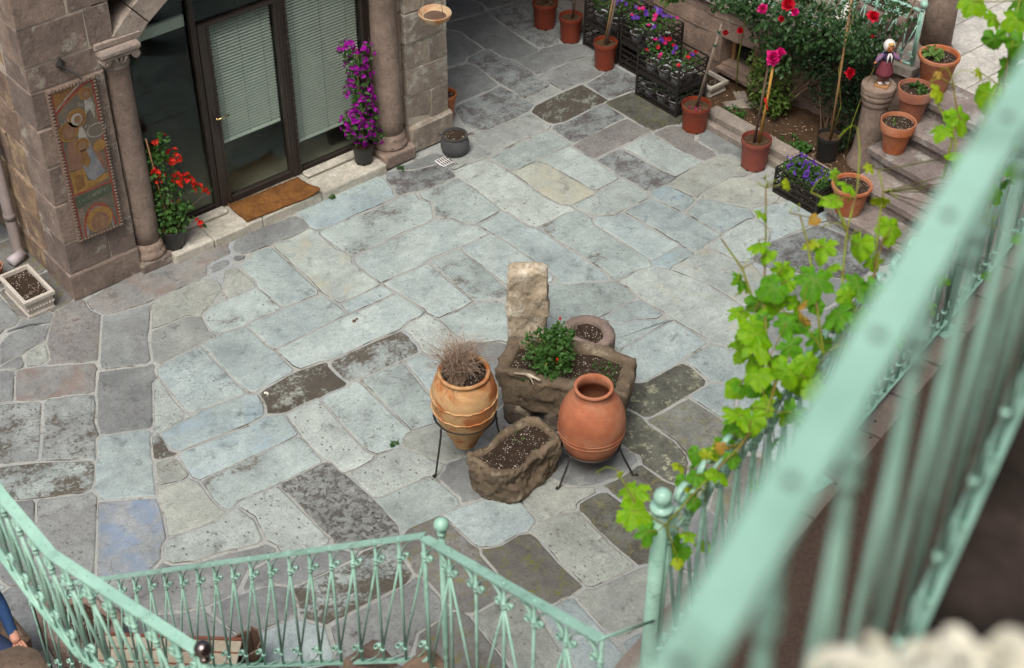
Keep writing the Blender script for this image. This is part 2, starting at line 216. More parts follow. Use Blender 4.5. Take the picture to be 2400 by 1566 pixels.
MT = dict(
 mortar=M_mortar(), joint=M_joint(),
 wallmortar=M_plain('wall_mortar', (.46, .42, .36), (.36, .32, .27), rough=.95, sc=5, bst=.5, bd=.01),
 tufa=M_masonry('pink_tufa', (.37, .285, .232), (.215, .175, .155), plo=.57, phi=.66),
 tufa_left=M_masonry('brown_tufa', (.38, .265, .165), (.22, .165, .135), pale=(.44, .34, .22), plo=.52, phi=.64),
 column=M_masonry('column_stone', (.38, .29, .235), (.31, .24, .20), plo=.66, phi=.74),
 capital=M_masonry('capital_stone', (.43, .37, .32), (.39, .33, .29), plo=.5, phi=.65),
 pale_pier=M_masonry('pale_pier', (.39, .345, .28), (.30, .25, .215), pale=(.48, .46, .40), plo=.50, phi=.60),
 gardenwall=M_masonry('garden_wall_stone', (.40, .30, .235), (.31, .235, .195), plo=.6, phi=.7),
 step=M_masonry('step_stone', (.34, .295, .265), (.28, .24, .225), pale=(.43, .43, .40), plo=.52, phi=.62),
 marble=M_masonry('sill_marble', (.66, .64, .56), (.60, .58, .50), pale=(.72, .72, .66), dark=(.24, .20, .15)),
 kerb=M_masonry('kerb_stone', (.37, .325, .27), (.32, .285, .25), pale=(.44, .42, .36)),
 terrace=M_masonry('terrace_stone', (.72, .70, .63), (.66, .65, .59), pale=(.78, .77, .71), dark=(.33, .31, .28)),
 rock=M_masonry('weathered_rock', (.16, .13, .10), (.12, .098, .078), pale=(.40, .355, .27), dark=(.085, .07, .05), plo=.55, phi=.68),
 rock_moss=M_masonry('mossy_rock', (.24, .19, .13), (.20, .155, .11), pale=(.38, .34, .25), dark=(.07, .062, .035), plo=.55, phi=.68),
 rock_pale=M_masonry('pale_limestone', (.56, .48, .36), (.50, .42, .31), pale=(.72, .68, .57), dark=(.20, .13, .075), plo=.50, phi=.62),
 rock_pink=M_masonry('pink_rock', (.30, .235, .205), (.27, .21, .18), pale=(.40, .35, .30), dark=(.11, .085, .07)),
 soil=M_soil('potting_soil'), bed=M_soil('bed_earth', (.048, .030, .018), .80, (.36, .27, .17)),
 terracotta=M_terra('terracotta', (.45, .15, .06), (.37, .115, .048), streak=(.45, .20, .115)),
 terracotta_old=M_terra('aged_terracotta', (.40, .155, .085), (.29, .12, .085), streak=(.36, .20, .14)),
 jar=M_terra('jar_clay', (.43, .155, .08), (.36, .12, .06), streak=(.44, .20, .115)),
 amphora=M_terra('amphora_clay', (.46, .19, .07), (.37, .125, .045), streak=(.58, .38, .19)),
 redplastic=M_plain('red_brown_plastic', (.235, .045, .020), (.20, .036, .017), rough=.45, spec=.4, bst=.05),
 redplastic2=M_plain('dusty_red_plastic', (.27, .075, .055), (.23, .06, .045), rough=.55, bst=.05),
 blackplastic=M_plain('black_plastic', (.022, .023, .024), (.03, .03, .03), rough=.4, spec=.4, bst=.05),
 crate=M_plain('crate_plastic', (.020, .018, .017), (.030, .027, .024), rough=.5, spec=.4, bst=.05),
 whitepot=M_plain('white_cup_plastic', (.70, .72, .76), (.60, .63, .69), rough=.4, bst=.03),
 iron=M_plain('wrought_iron', (.020, .019, .018), (.035, .028, .022), rough=.55, spec=.5, bst=.2),
 irongrey=M_plain('grey_pot_metal', (.085, .088, .092), (.055, .055, .057), rough=.6, spec=.4),
 doorframe=M_plain('dark_bronze_frame', (.040, .030, .025), (.030, .023, .019), rough=.5, spec=.45, bst=.1),
 brass=M_plain('brass', (.75, .58, .28), (.6, .45, .2), rough=.25, metal=1, bst=.02),
 steel=M_plain('tarnished_steel', (.25, .21, .20), (.16, .13, .12), rough=.22, metal=1, bst=.05),
 blind=M_plain('blind_slat', (.76, .79, .77), (.70, .74, .72), rough=.5, bst=.02),
 glass=M_glass(), paint=M_paint(), coir=M_coir(),
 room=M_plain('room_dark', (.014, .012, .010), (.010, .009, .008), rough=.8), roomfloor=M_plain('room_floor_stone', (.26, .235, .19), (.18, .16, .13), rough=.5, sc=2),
 grating=M_plain('white_grating', (.66, .68, .68), (.55, .56, .56), rough=.5, bst=.05), hole=M_plain('drain_void', (.012, .012, .012), rough=.9),
 pvc=M_plain('grey_pvc', (.23, .195, .185), (.19, .165, .16), rough=.5, bst=.03), pvc2=M_plain('pale_pvc', (.44, .40, .43), (.40, .36, .39), rough=.5, bst=.03),
 bamboo=M_plain('bamboo', (.52, .30, .075), (.44, .22, .05), rough=.5, bst=.1), stake=M_plain('wood_stake', (.42, .25, .11), (.33, .20, .10), rough=.7),
 bark=M_plain('bark', (.115, .072, .05), (.17, .125, .09), rough=.9, bst=.6), greybark=M_plain('grey_bark', (.30, .245, .20), (.20, .15, .12), rough=.9, bst=.6),
 wood=M_plain('weathered_plank', (.24, .205, .18), (.17, .14, .125), rough=.8, sc=4, bst=.3), benchwood=M_plain('pale_bench_wood', (.44, .40, .31), (.34, .30, .22), rough=.7, sc=4, bst=.3),
 benchpaint=M_plain('brown_bench_edge', (.22, .085, .055), (.16, .06, .04), rough=.6),
 rug=M_plain('brown_bristle', (.165, .115, .092), (.12, .083, .068), rough=.95, sc=60, bsc=190, bst=1, bd=.02),
 balcony=M_plain('shade_brown_floor', (.012, .009, .006), (.075, .052, .045), rough=.8, sc=3.2, bst=.5, bd=.01),  # balcony: brown darkened in the colour to stand for roof shade
 cement=M_plain('old_cement', (.34, .30, .26), (.27, .235, .205), rough=.9, sc=3, bst=.6, bd=.01),
 tie=M_plain('green_tie', (.012, .10, .06), rough=.5), ribbon=M_plain('red_ribbon', (.62, .02, .015), rough=.5),
 L_dark=M_leaf('dark_shrub_leaf', (.020, .060, .018), (.009, .030, .010), .2), L_rose=M_leaf('rose_leaf', (.050, .115, .035), (.028, .075, .022), .25, rough=.42),
 L_euo=M_leaf('euonymus_leaf', (.105, .170, .030), (.055, .105, .018), .25, rough=.42), L_mid=M_leaf('green_leaf', (.07, .18, .035), (.04, .11, .022), .35),
 L_vine=M_leaf('vine_leaf', (.31, .57, .008), (.18, .46, .008), .5, sc=5, vein=(.42, .64, .10)), L_vine2=M_leaf('mature_vine_leaf', (.15, .42, .015), (.085, .30, .012), .45, sc=5, vein=(.26, .42, .09)),
 L_viney=M_leaf('young_vine_leaf', (.42, .52, .02), (.32, .45, .015), .45, sc=9), L_rust=M_leaf('rust_vine_leaf', (.50, .26, .05), (.42, .30, .04), .4, sc=9),
 L_pale=M_leaf('pale_leaf', (.15, .27, .06), (.10, .20, .04), .35), vinestem=M_leaf('vine_stem', (.22, .30, .03), (.20, .13, .04), .1),
 P_purple=M_leaf('magenta_bract', (.42, .008, .40), (.32, .004, .33), .35, rough=.6), P_red=M_leaf('scarlet_bract', (.68, .035, .012), (.58, .015, .01), .35, rough=.6),
 P_rose=M_leaf('crimson_petal', (.62, .006, .035), (.48, .003, .015), .3, rough=.55), P_pink=M_leaf('pink_petal', (.72, .015, .24), (.60, .01, .17), .3, rough=.55),
 P_violet=M_leaf('violet_petal', (.15, .045, .42), (.10, .03, .34), .3, rough=.6), P_lilac=M_leaf('lilac_petal', (.26, .13, .62), (.20, .10, .55), .3, rough=.6),
 P_white=M_leaf('cream_petal', (.93, .92, .83), (.86, .84, .70), .3, rough=.6), L_dry=M_leaf('dry_grass', (.52, .42, .33), (.32, .22, .16), .3, rough=.8, sc=30),
 skin=M_plain('skin', (.52, .27, .19), (.46, .23, .16), rough=.55, bst=.03), hair=M_plain('dark_hair', (.02, .015, .012), rough=.6),
 jacket=M_plain('blue_cloth', (.018, .055, .145), (.014, .04, .11), rough=.85, bsc=80, bst=.3), jeans=M_plain('navy_cloth', (.03, .05, .11), (.02, .035, .08), rough=.85, bsc=90, bst=.3),
 white=M_plain('white_cloth', (.80, .80, .78), (.72, .72, .70), rough=.8, bst=.1), dollskin=M_plain('doll_vinyl', (.55, .22, .10), (.50, .19, .085), rough=.4, bst=.02),
 dollskirt=M_plain('plum_skirt', (.20, .045, .06), (.14, .035, .05), rough=.85, sc=60), dollblouse=M_plain('print_blouse', (.35, .10, .12), (.12, .18, .42), rough=.85, sc=70), dollvest=M_plain('dark_vest', (.05, .03, .09), (.03, .02, .05), rough=.85), dollsock=M_plain('knit_sock', (.35, .05, .04), (.30, .26, .2), rough=.9, sc=90),
 yellowhair=M_plain('blond_hair', (.62, .38, .10), rough=.6), signwood=M_plain('varnished_wood', (.45, .24, .10), (.38, .19, .08), rough=.4),
 ochre=M_plain('ochre_paint', (.23, .125, .045), (.16, .085, .035), rough=.7, sc=14), oxblood=M_plain('oxblood_paint', (.20, .045, .03), (.26, .09, .06), rough=.7, sc=14), slate=M_plain('slate_paint', (.10, .098, .082), (.15, .125, .095), rough=.7, sc=10), icewhite=M_plain('white_paint', (.34, .33, .30), (.20, .19, .17), rough=.7, sc=14),
 blueroll=M_plain('grey_blue_paint', (.14, .16, .19), (.22, .22, .22), rough=.7, sc=16), brownpaint=M_plain('brown_robe_paint', (.17, .095, .07), (.22, .12, .08), rough=.7, sc=14), gilt=M_plain('gilt_paint', (.31, .18, .055), (.22, .125, .04), rough=.6, sc=16), facepaint=M_plain('flesh_paint', (.26, .16, .09), (.17, .10, .06), rough=.7, sc=20), greenpaint=M_plain('dark_green_paint', (.06, .085, .055), (.09, .10, .07), rough=.7, sc=12),
 framewood=M_plain('carved_frame', (.22, .165, .13), (.14, .10, .08), rough=.8, sc=40), teal=M_plain('teal_panel', (.03, .09, .12), (.02, .06, .08), rough=.6), hangclay=M_terra('hanging_bowl_clay', (.58, .44, .28), (.50, .36, .22), streak=(.42, .15, .05)),
)
SLABS=[
('m','-895,-381 -691,-381 -638,-355 -462,-332 -332,-172 -391,-137 -479,-65 -665,-68 -785,-138'),
('t','-645,-592 -562,-581 -542,-542 -490,-395 -522,-359 -559,-365 -655,-378 -695,-428 -728,-544'),
('m','-776,-531 -732,-492 -712,-398 -729,-385 -849,-395 -915,-409 -925,-432 -825,-512'),
('rp','-256,-851 -232,-832 68,-322 32,-214 32,-135 51,-65 38,1 -58,5 -99,-14 -209,-25 -295,-118 -465,-368 -542,-582 -597,-625 -575,-652'),
('m','35,-1142 98,-1122 235,-828 298,-752 461,-484 451,-455 125,-392 88,-358 65,-359 -245,-888 -265,-957 -245,-992'),
('m','-1026,-861 -1002,-842 -849,-544 -866,-502 -936,-459 -1117,-805'),
('r','-485,-1182 -446,-1177 -325,-968 -292,-942 -282,-868 -292,-849 -605,-651 -632,-618 -795,-542 -815,-539 -839,-565 -995,-867 -985,-892 -835,-1001 -752,-1018'),
('m','-335,-1852 -292,-1842 -35,-1388 18,-1361 55,-1258 91,-1214 88,-1169 25,-1162 -256,-1012 -305,-989 -455,-1218 -512,-1352 -625,-1548 -655,-1667 -625,-1702'),
('dp','-1195,-1612 -1172,-1611 -1132,-1552 -849,-1044 -852,-1008 -876,-982 -1096,-842 -1135,-839 -1212,-1012 -1262,-1062 -1305,-1078 -1299,-1174 -1428,-1455 -1395,-1492'),
('dp','-845,-1901 -822,-1892 -715,-1688 -672,-1661 -625,-1498 -532,-1352 -479,-1225 -482,-1209 -622,-1118 -789,-1025 -835,-1048 -992,-1362 -1157,-1635 -896,-1842'),
('d','-1075,-2162 -1012,-2162 -946,-2097 -862,-1952 -862,-1888 -1182,-1648 -1396,-1522 -1455,-1499 -1595,-1788 -1595,-1832 -1395,-1972'),
('g','-675,-2532 -659,-2525 -519,-2235 -492,-2212 -485,-2158 -375,-1948 -332,-1917 -362,-1838 -662,-1688 -705,-1708 -812,-1892 -845,-1919 -942,-2112 -997,-2175 -991,-2327'),
('m','-1845,-2712 -1752,-2691 -1402,-2022 -1406,-1982 -1541,-1897 -1601,-1859 -1625,-1869 -1945,-2538 -1915,-2661'),
('mp','-1435,-2932 -1392,-2931 -1009,-2264 -1022,-2188 -1095,-2172 -1331,-2027 -1366,-2009 -1385,-2028 -1737,-2695'),
('b','-1075,-3172 -956,-3117 -901,-3022 -822,-2962 -712,-2702 -680,-2565 -1016,-2332 -1031,-2332 -1065,-2378 -1407,-3005 -1375,-3072'),
('t','734,-881 845,-818 898,-811 915,-778 1074,-677 1101,-575 1031,-455 681,-455 499,-452 315,-767 352,-784 641,-805'),
('tm','165,-1222 678,-1212 698,-1187 672,-1105 728,-897 669,-847 641,-825 571,-815 295,-798 215,-918 115,-1138 125,-1211'),
('g','445,-1982 478,-1982 491,-1964 508,-1258 471,-1235 99,-1242 75,-1268 42,-1355 5,-1862 52,-1914'),
('p','-255,-1952 -129,-1935 -19,-1944 8,-1931 -17,-1865 -8,-1675 31,-1405 2,-1385 -25,-1399 -55,-1448 -292,-1861 -325,-1878 -311,-1927'),
('g','555,-2022 841,-2014 931,-2004 948,-1982 961,-1685 941,-1595 951,-1295 928,-1249 895,-1242 721,-1206 691,-1224 544,-1219 522,-1235 531,-1355 511,-1565 511,-1825 522,-1984'),
('gb','305,-2312 441,-2304 464,-2287 508,-2222 548,-2072 528,-2039 481,-2005 61,-1935 11,-1954 -69,-1955 -119,-1945 -219,-1965 -278,-1955 -295,-1968 -318,-2065 -318,-2184 -271,-2237'),
('gb','395,-2662 521,-2665 548,-2652 581,-2434 568,-2378 505,-2362 451,-2316 292,-2334 -152,-2268 -269,-2255 -305,-2278 -349,-2535 -325,-2602'),
('d','-345,-2252 -303,-2242 -339,-2175 -302,-1952 -358,-1945 -372,-1962 -475,-2172 -455,-2212'),
('tb','-425,-2522 -372,-2512 -352,-2492 -339,-2305 -372,-2258 -469,-2226 -495,-2238 -594,-2452'),
('tb','-475,-3042 -409,-3044 -340,-3015 -358,-2954 -359,-2815 -339,-2625 -372,-2539 -418,-2544 -599,-2476 -615,-2488 -655,-2558 -702,-2732 -797,-2955 -758,-2984'),
('dg','494,-3041 521,-3024 531,-2885 538,-2697 508,-2678 -279,-2625 -321,-2642 -349,-2865 -338,-2974 -315,-3012 -269,-3014 -218,-2985 -169,-2985 112,-3024'),
('p','-345,-3442 -289,-3435 -229,-3234 -256,-3042 -328,-3035 -409,-3064 -458,-3064 -795,-2992 -875,-3019 -915,-3078 -939,-3135 -915,-3211 -765,-3302 -609,-3335'),
('p','25,-3772 58,-3772 91,-3744 101,-3045 -179,-2995 -226,-3007 -238,-3044 -202,-3202 -265,-3457 -239,-3545 -255,-3642 -221,-3697 -185,-3722'),
('rough','445,-4062 514,-4047 561,-3954 581,-3605 571,-3275 551,-3235 561,-3095 521,-3055 211,-3045 132,-3035 112,-3085 121,-3164 101,-3645 111,-3755 93,-3795 115,-3862 205,-3982 381,-4025'),
('m','1975,-422 2178,-411 2201,-354 2211,-255 2184,-172 2141,-155 1651,-115 1575,-109 1465,-208 1445,-302 1479,-347 1542,-384 1711,-395 1751,-414 1789,-399'),
('r','445,-432 1011,-434 1074,-417 1139,-312 1185,-288 1398,-282 1428,-242 1435,-188 1498,-122 1514,-72 1431,-45 1111,5 931,35 832,35 222,-35 65,-69 42,-194 95,-332 129,-367'),
('m','1175,-432 1281,-424 1314,-407 1341,-365 1324,-332 1291,-315 1212,-315 1169,-342 1122,-414'),
('t','1264,-841 1318,-831 1341,-784 1331,-505 1298,-468 1232,-465 1179,-532 1145,-568 1108,-682 1065,-718 1032,-804 1052,-824'),
('g','1674,-1281 1711,-1234 1741,-445 1701,-415 1561,-406 1518,-452 1441,-455 1362,-505 1361,-774 1321,-875 1332,-1194 1362,-1244'),
('gt','1985,-1522 2161,-1525 2188,-1512 2172,-1095 2221,-1024 2182,-825 2192,-565 2228,-488 2184,-432 2151,-415 2041,-435 1802,-425 1765,-447 1761,-515 1751,-1005 1721,-1285 1742,-1474 1762,-1504'),
('dg','1265,-1252 1308,-1242 1321,-1224 1321,-955 1308,-859 881,-825 781,-875 742,-905 685,-1117 719,-1187 932,-1234 1029,-1219'),
('g','1065,-1672 1698,-1672 1721,-1555 1701,-1315 1562,-1294 1351,-1255 1212,-1264 1061,-1235 965,-1249 962,-1604 985,-1662'),
('gp','1905,-2132 1951,-2134 2052,-2095 2181,-2104 2248,-2082 2218,-1729 1771,-1715 1691,-1695 1431,-1685 1321,-1695 985,-1689 971,-1735 971,-1945 995,-2022 1171,-2045 1235,-2082 1302,-2094 1691,-2105'),
('g','2065,-1702 2208,-1701 2184,-1552 2101,-1535 1881,-1535 1749,-1542 1726,-1682'),
('dg','3025,-1032 3081,-1034 3168,-1012 3278,-842 3291,-805 3252,-684 3278,-592 3264,-572 3181,-535 3021,-555 2702,-544 2468,-518 2402,-524 2244,-499 2205,-548 2212,-864 2232,-974 2255,-1011 2451,-1025 2821,-1015'),
('gp','3085,-1532 3391,-1535 3421,-1514 3408,-1388 3315,-1282 3288,-1168 3184,-1052 2531,-1045 2262,-1045 2205,-1098 2191,-1345 2205,-1501 2641,-1525 2712,-1505 2831,-1505'),
('gp','2555,-2242 2661,-2234 2691,-1555 2321,-1525 2212,-1525 2201,-1545 2241,-1745 2271,-2045 2255,-2112 2282,-2204 2302,-2224'),
('dg','2865,-2352 2961,-2354 3001,-2324 3041,-1945 3041,-1595 3018,-1538 2861,-1535 2751,-1526 2722,-1555 2681,-2185 2699,-2257 2788,-2288'),
('gp2','2545,-2870 2594,-2837 2635,-2778 2818,-2671 2841,-2405 2758,-2308 2671,-2275 2535,-2262 2285,-2239 2261,-2505 2285,-2612 2439,-2757 2504,-2792'),
('p','1985,-2652 2011,-2654 2168,-2592 2238,-2492 2271,-2374 2271,-2255 2248,-2128 2211,-2115 2052,-2115 1965,-2158 1971,-2254 1952,-2295 1951,-2374 1911,-2485 1935,-2612'),
('d','1695,-2472 1861,-2475 1888,-2462 1921,-2394 1922,-2305 1941,-2264 1928,-2159 1681,-2125 1441,-2115 1252,-2105 1215,-2148 1201,-2345 1225,-2401 1352,-2434'),
('D','1164,-2431 1191,-2404 1182,-2285 1192,-2145 1211,-2104 1198,-2078 951,-2025 642,-2045 572,-2065 528,-2232 483,-2305 545,-2362 612,-2394 781,-2395 891,-2405 914,-2421 1021,-2415'),
('p','695,-3272 831,-3274 871,-3244 842,-3155 901,-2435 881,-2415 771,-2405 595,-2409 542,-2755 542,-3034 571,-3085 562,-3224 585,-3252'),
('dg','1055,-3292 1108,-3282 1205,-3208 1248,-3211 1261,-3174 1251,-3095 1281,-2455 1229,-2429 1181,-2454 1121,-2445 951,-2425 915,-2458 862,-3045 862,-3174 889,-3237'),
('dg','1534,-3271 1568,-3242 1621,-3144 1622,-2925 1691,-2535 1668,-2499 1631,-2485 1401,-2465 1322,-2455 1302,-2505 1262,-3204'),
('g','1654,-3121 1684,-3107 1968,-2772 1981,-2685 1915,-2632 1905,-2552 1888,-2508 1831,-2495 1745,-2498 1715,-2538 1645,-2957 1641,-3095'),
('gp','3365,-2462 3388,-2462 3434,-2427 3451,-2374 3451,-1785 3431,-1605 3401,-1555 3131,-1555 3065,-1559 3052,-1635 3042,-2304 3061,-2335 3275,-2442'),
('g','3775,-2762 3794,-2757 3831,-2694 3831,-2275 3811,-2195 3811,-1825 3798,-1768 3752,-1694 3751,-1405 3738,-1358 3721,-1345 3471,-1375 3445,-1378 3431,-1405 3435,-1552 3461,-1675 3471,-2355 3458,-2442 3415,-2502 3485,-2592 3578,-2628'),
('dg','4185,-2862 4228,-2861 4281,-2784 4251,-2395 4251,-2075 4265,-2028 4311,-1964 4301,-1835 4278,-1788 4161,-1755 3941,-1775 3862,-1775 3832,-1795 3851,-2705 3812,-2784 3862,-2824 4081,-2825'),
('g','4305,-2802 4631,-2794 4651,-2774 4591,-2105 4578,-2088 4518,-2078 4361,-1985 4309,-1992 4262,-2065 4281,-2395 4281,-2755'),
('g','4765,-2972 4832,-2945 4961,-2944 5051,-2924 5031,-2485 5012,-2444 4981,-2175 4948,-2088 4858,-2092 4641,-2085 4612,-2105 4651,-2515 4652,-2694 4671,-2755 4652,-2824 4675,-2942 4695,-2962'),
('g','5484,-2941 5518,-2922 5551,-2825 5428,-2538 5364,-2442 5308,-2398 5161,-2444 5095,-2458 5052,-2495 5065,-2921 5431,-2915'),
('w','4964,-3391 5082,-3335 5298,-3302 5444,-3177 5471,-3054 5468,-2958 5419,-2929 5341,-2925 5102,-2935 5041,-2954 4829,-2972 4822,-2994 4892,-3314'),
('gt','4475,-3842 4598,-3822 4665,-3748 4808,-3722 4881,-3664 4950,-3415 4885,-3332 4821,-3045 4808,-3008 4782,-2994 4381,-2985 4325,-3018 4431,-3345 4442,-3774'),
('gt','4015,-4192 4248,-4162 4339,-4022 4428,-3971 4451,-3924 4421,-3685 4421,-3365 4381,-3205 4288,-2948 4224,-2872 4185,-2862 4081,-2835 3832,-2845 3851,-2945 3821,-3155 3851,-3415 3843,-3575 3881,-3895 3872,-3964 3955,-4142'),
('gb','4315,-3012 4372,-2985 4631,-2985 4667,-2972 4638,-2828 4581,-2814 4265,-2808 4225,-2872 4288,-2948'),
('w','4945,-2072 4978,-2071 5011,-1995 4991,-1705 4968,-1668 4662,-1675 4591,-1715 4408,-1698 4311,-1705 4291,-1765 4305,-1822 4395,-1982 4532,-2064'),
('ty','4515,-1692 4601,-1694 4630,-1665 4612,-1614 4581,-1065 4548,-938 4528,-918 4421,-905 4322,-914 4241,-896 4222,-915 4211,-1455 4232,-1564 4255,-1632 4305,-1682'),
('w','4655,-1652 4851,-1654 4951,-1644 4971,-1624 4991,-1305 4971,-925 4871,-905 4556,-908 4591,-1035 4632,-1624'),
('p','4245,-1772 4278,-1771 4291,-1715 4235,-1632 4192,-1464 4211,-884 4198,-578 4161,-555 3991,-525 3795,-519 3755,-627 3771,-665 3771,-945 3751,-1335 3771,-1405 3785,-1692 3822,-1744 3941,-1755 4171,-1745'),
('dg','3415,-1352 3701,-1334 3741,-1304 3761,-935 3758,-658 3721,-625 3501,-625 3319,-612 3281,-695 3311,-824 3192,-1015 3298,-1138 3345,-1282'),
('gp2','4495,-902 4571,-885 5018,-901 5021,-765 4998,-589 4921,-555 4781,-565 4491,-556 4252,-565 4229,-582 4229,-867 4302,-894'),
('tm','4195,-552 4612,-525 4921,-525 5001,-554 5088,-501 5062,-444 5064,-172 4711,-175 4552,-174 4441,-135 4231,-145 4155,-158 4055,-218 3945,-308 3898,-461 3812,-455 3805,-492 3842,-514 3971,-505'),
('dm','4545,-152 5081,-154 5214,-87 5191,405 5171,435 5111,425 4861,405 4602,415 4519,368 4412,85 4401,15 4459,-107'),
('D','5235,-532 5868,-511 5871,-115 5851,-95 5741,-95 5651,-85 5212,-105 5109,-162 5091,-195 5095,-442 5135,-502'),
('dm','5045,-901 5768,-872 5781,-845 5778,-532 5741,-525 5371,-555 5222,-554 5119,-519 5065,-538 5031,-595 5041,-775 5031,-835'),
('rp','5774,-1251 5791,-1205 5772,-1094 5771,-935 5751,-905 5701,-895 5181,-905 5011,-925 4992,-935 4992,-1144 5015,-1222 5045,-1242 5641,-1235'),
('w','5415,-1982 5781,-1964 5761,-1355 5751,-1275 5721,-1265 5355,-1269 5381,-1415 5382,-1854 5392,-1954'),
('rp','5885,-1972 5978,-1971 6011,-1884 6012,-1625 6131,-1524 6141,-1435 6118,-1378 6014,-1292 5981,-1275 5801,-1275 5772,-1305 5792,-1904 5825,-1962'),
('dm','5115,-2012 5381,-2004 5408,-1982 5385,-1942 5341,-1325 5318,-1269 5301,-1265 5012,-1275 4991,-1635 5011,-1695 5012,-1954 5025,-1981'),
('o','6105,-1322 6208,-1302 6251,-1244 6251,-635 6161,-555 5935,-532 5842,-525 5792,-545 5791,-915 5812,-1244 6001,-1255'),
('dm','6275,-592 6294,-587 6421,-434 6401,-75 6378,-38 6312,-15 6228,-72 6111,-95 5915,-119 5892,-185 5882,-454 5925,-512 6151,-525 6198,-538'),
('t','6015,-2412 6088,-2402 6190,-2295 6105,-2212 6078,-2078 5988,-1998 5871,-1985 5431,-1985 5361,-2005 5242,-2005 5215,-2022 5241,-2055 5282,-2284 5315,-2361 5372,-2345 5581,-2344 5811,-2315 5925,-2402'),
('gb','5055,-2442 5218,-2402 5268,-2381 5278,-2352 5241,-2065 5224,-2032 5191,-2015 5035,-1998 4982,-2095 5032,-2424'),
('tb','5835,-2902 5941,-2854 5951,-2565 5918,-2418 5801,-2325 5501,-2355 5382,-2365 5353,-2385 5458,-2548 5545,-2772 5575,-2802'),
('m','6225,-2252 6254,-2247 6281,-2204 6311,-1635 6274,-1582 6241,-1565 6162,-1555 6125,-1578 6042,-1655 6041,-1904 6015,-1972 6108,-2048 6125,-2172'),
('m','5645,738 5971,736 6011,766 6012,1025 6078,1763 6051,1785 5862,1816 5561,1885 5532,1865 5522,1746 5591,1625 5571,1485 5571,1206 5555,1158 5591,1115 5592,886'),
('dm','6254,719 6291,766 6480,1725 6232,1786 6141,1805 6102,1785 6052,1255 6041,916 6021,805 6045,758'),
('m','5145,1068 5208,1068 5292,1125 5391,1126 5471,1146 5528,1169 5538,1188 5552,1505 5571,1615 5498,1731 5428,1728 5389,1708 5329,1638 4995,1202 4995,1138 5029,1103 5082,1076'),
('dm','5225,68 5571,96 5601,126 5602,325 5631,495 5631,715 5572,876 5571,1095 5554,1118 5521,1144 5411,1116 5302,1115 5212,1045 5261,945 5211,465 5211,95'),
('m','4505,428 4591,445 5031,445 5184,463 5250,935 5238,972 5191,1025 4981,1065 4902,1065 4869,1048 4505,542 4481,475'),
('m','6455,268 6481,286 6491,455 6358,652 6241,705 6132,716 6041,745 5981,725 5682,735 5642,705 5625,349 6181,345'),
('mp','5895,-92 6228,-52 6304,3 6408,168 6418,193 6368,272 6181,325 6131,325 5691,335 5625,321 5625,-52 5651,-65 5841,-65'),
('tm','5245,-81 5591,-74 5601,-55 5591,45 5574,68 5491,75 5232,55 5222,6'),
('m','6365,688 6528,738 6594,773 6618,808 6791,1386 6801,1695 6738,1752 6522,1735 6495,1712 6305,753'),
('m','6035,1808 6081,1806 6118,1829 6171,1956 6108,2422 6072,2435 5995,2402 5895,2352 5859,2308 5615,2002 5595,1958 5665,1888'),
('m','6814,1739 6848,1778 6851,1825 6751,2275 6704,2338 6191,2435 6155,2431 6145,2402 6132,2336 6191,2005 6191,1926 6165,1829 6504,1749 6731,1775'),
('p','1085,-3732 1158,-3712 1228,-3662 1175,-3562 1168,-3488 1088,-3318 1031,-3285 891,-3256 811,-3294 768,-3288 595,-3279 595,-3612 615,-3632 672,-3644 1031,-3685'),
('gp2','965,-4082 1048,-4082 1081,-4024 1071,-3755 1048,-3718 981,-3685 641,-3645 582,-3645 571,-3944 536,-4032'),
('m','1305,-4142 1368,-4132 1451,-3765 1378,-3708 1261,-3675 1225,-3688 1188,-3722 1144,-3729 1092,-3765 1101,-4025 1083,-4075 1095,-4092 1192,-4124'),
('g','1265,-4622 1378,-4582 1421,-4354 1418,-4228 1361,-4175 1192,-4154 1032,-4104 921,-4085 882,-4095 881,-4465 895,-4512 1002,-4584 1201,-4595'),
('t','1694,-4681 1725,-4648 1762,-4635 1921,-4644 1950,-4595 1789,-4467 1728,-4319 1612,-4284 1481,-4246 1465,-4258 1432,-4335 1385,-4592 1432,-4614 1611,-4635'),
('o','1825,-5462 1868,-5462 1914,-5417 1978,-5292 2021,-4995 2002,-4914 1988,-4699 1931,-4665 1851,-4655 1752,-4655 1705,-4698 1661,-5095 1665,-5382'),
('tp','1624,-5381 1651,-5344 1651,-5085 1691,-4705 1581,-4645 1401,-4615 1299,-4622 1275,-4647 1281,-4775 1252,-4985 1245,-5292 1282,-5324'),
('om','1105,-5282 1221,-5274 1232,-4975 1271,-4705 1261,-4645 1191,-4605 1022,-4604 945,-4572 894,-4539 862,-4575 812,-5024 851,-5115 855,-5202 889,-5237'),
('dr','784,-5001 811,-4964 842,-4575 878,-4522 861,-4445 871,-4095 851,-4075 601,-4035 499,-4072 455,-4128 372,-4405 401,-4505 382,-4844 445,-4951 495,-4972 751,-4985'),
('d','255,-4442 308,-4432 358,-4402 382,-4275 448,-4102 434,-4072 381,-4045 211,-4005 102,-4034 -275,-3982 -381,-3972 -422,-4102 -478,-4205 -465,-4252 -375,-4390 -309,-4385 -258,-4404'),
('mp','-145,-4952 -72,-4952 52,-4855 341,-4865 371,-4844 381,-4515 358,-4439 281,-4455 -29,-4445 -289,-4425 -375,-4438 -462,-4642 -577,-4735 -535,-4792'),
('dr','165,-5612 268,-5601 358,-5502 431,-4965 418,-4908 378,-4868 121,-4865 65,-4868 -55,-4978 -158,-5304 -145,-5342 -91,-5397 119,-5587'),
('tp','635,-5792 658,-5792 681,-5764 782,-5365 841,-5204 841,-5145 818,-5058 768,-5008 501,-4985 461,-4975 442,-4985 402,-5235 381,-5504 302,-5624 375,-5682'),
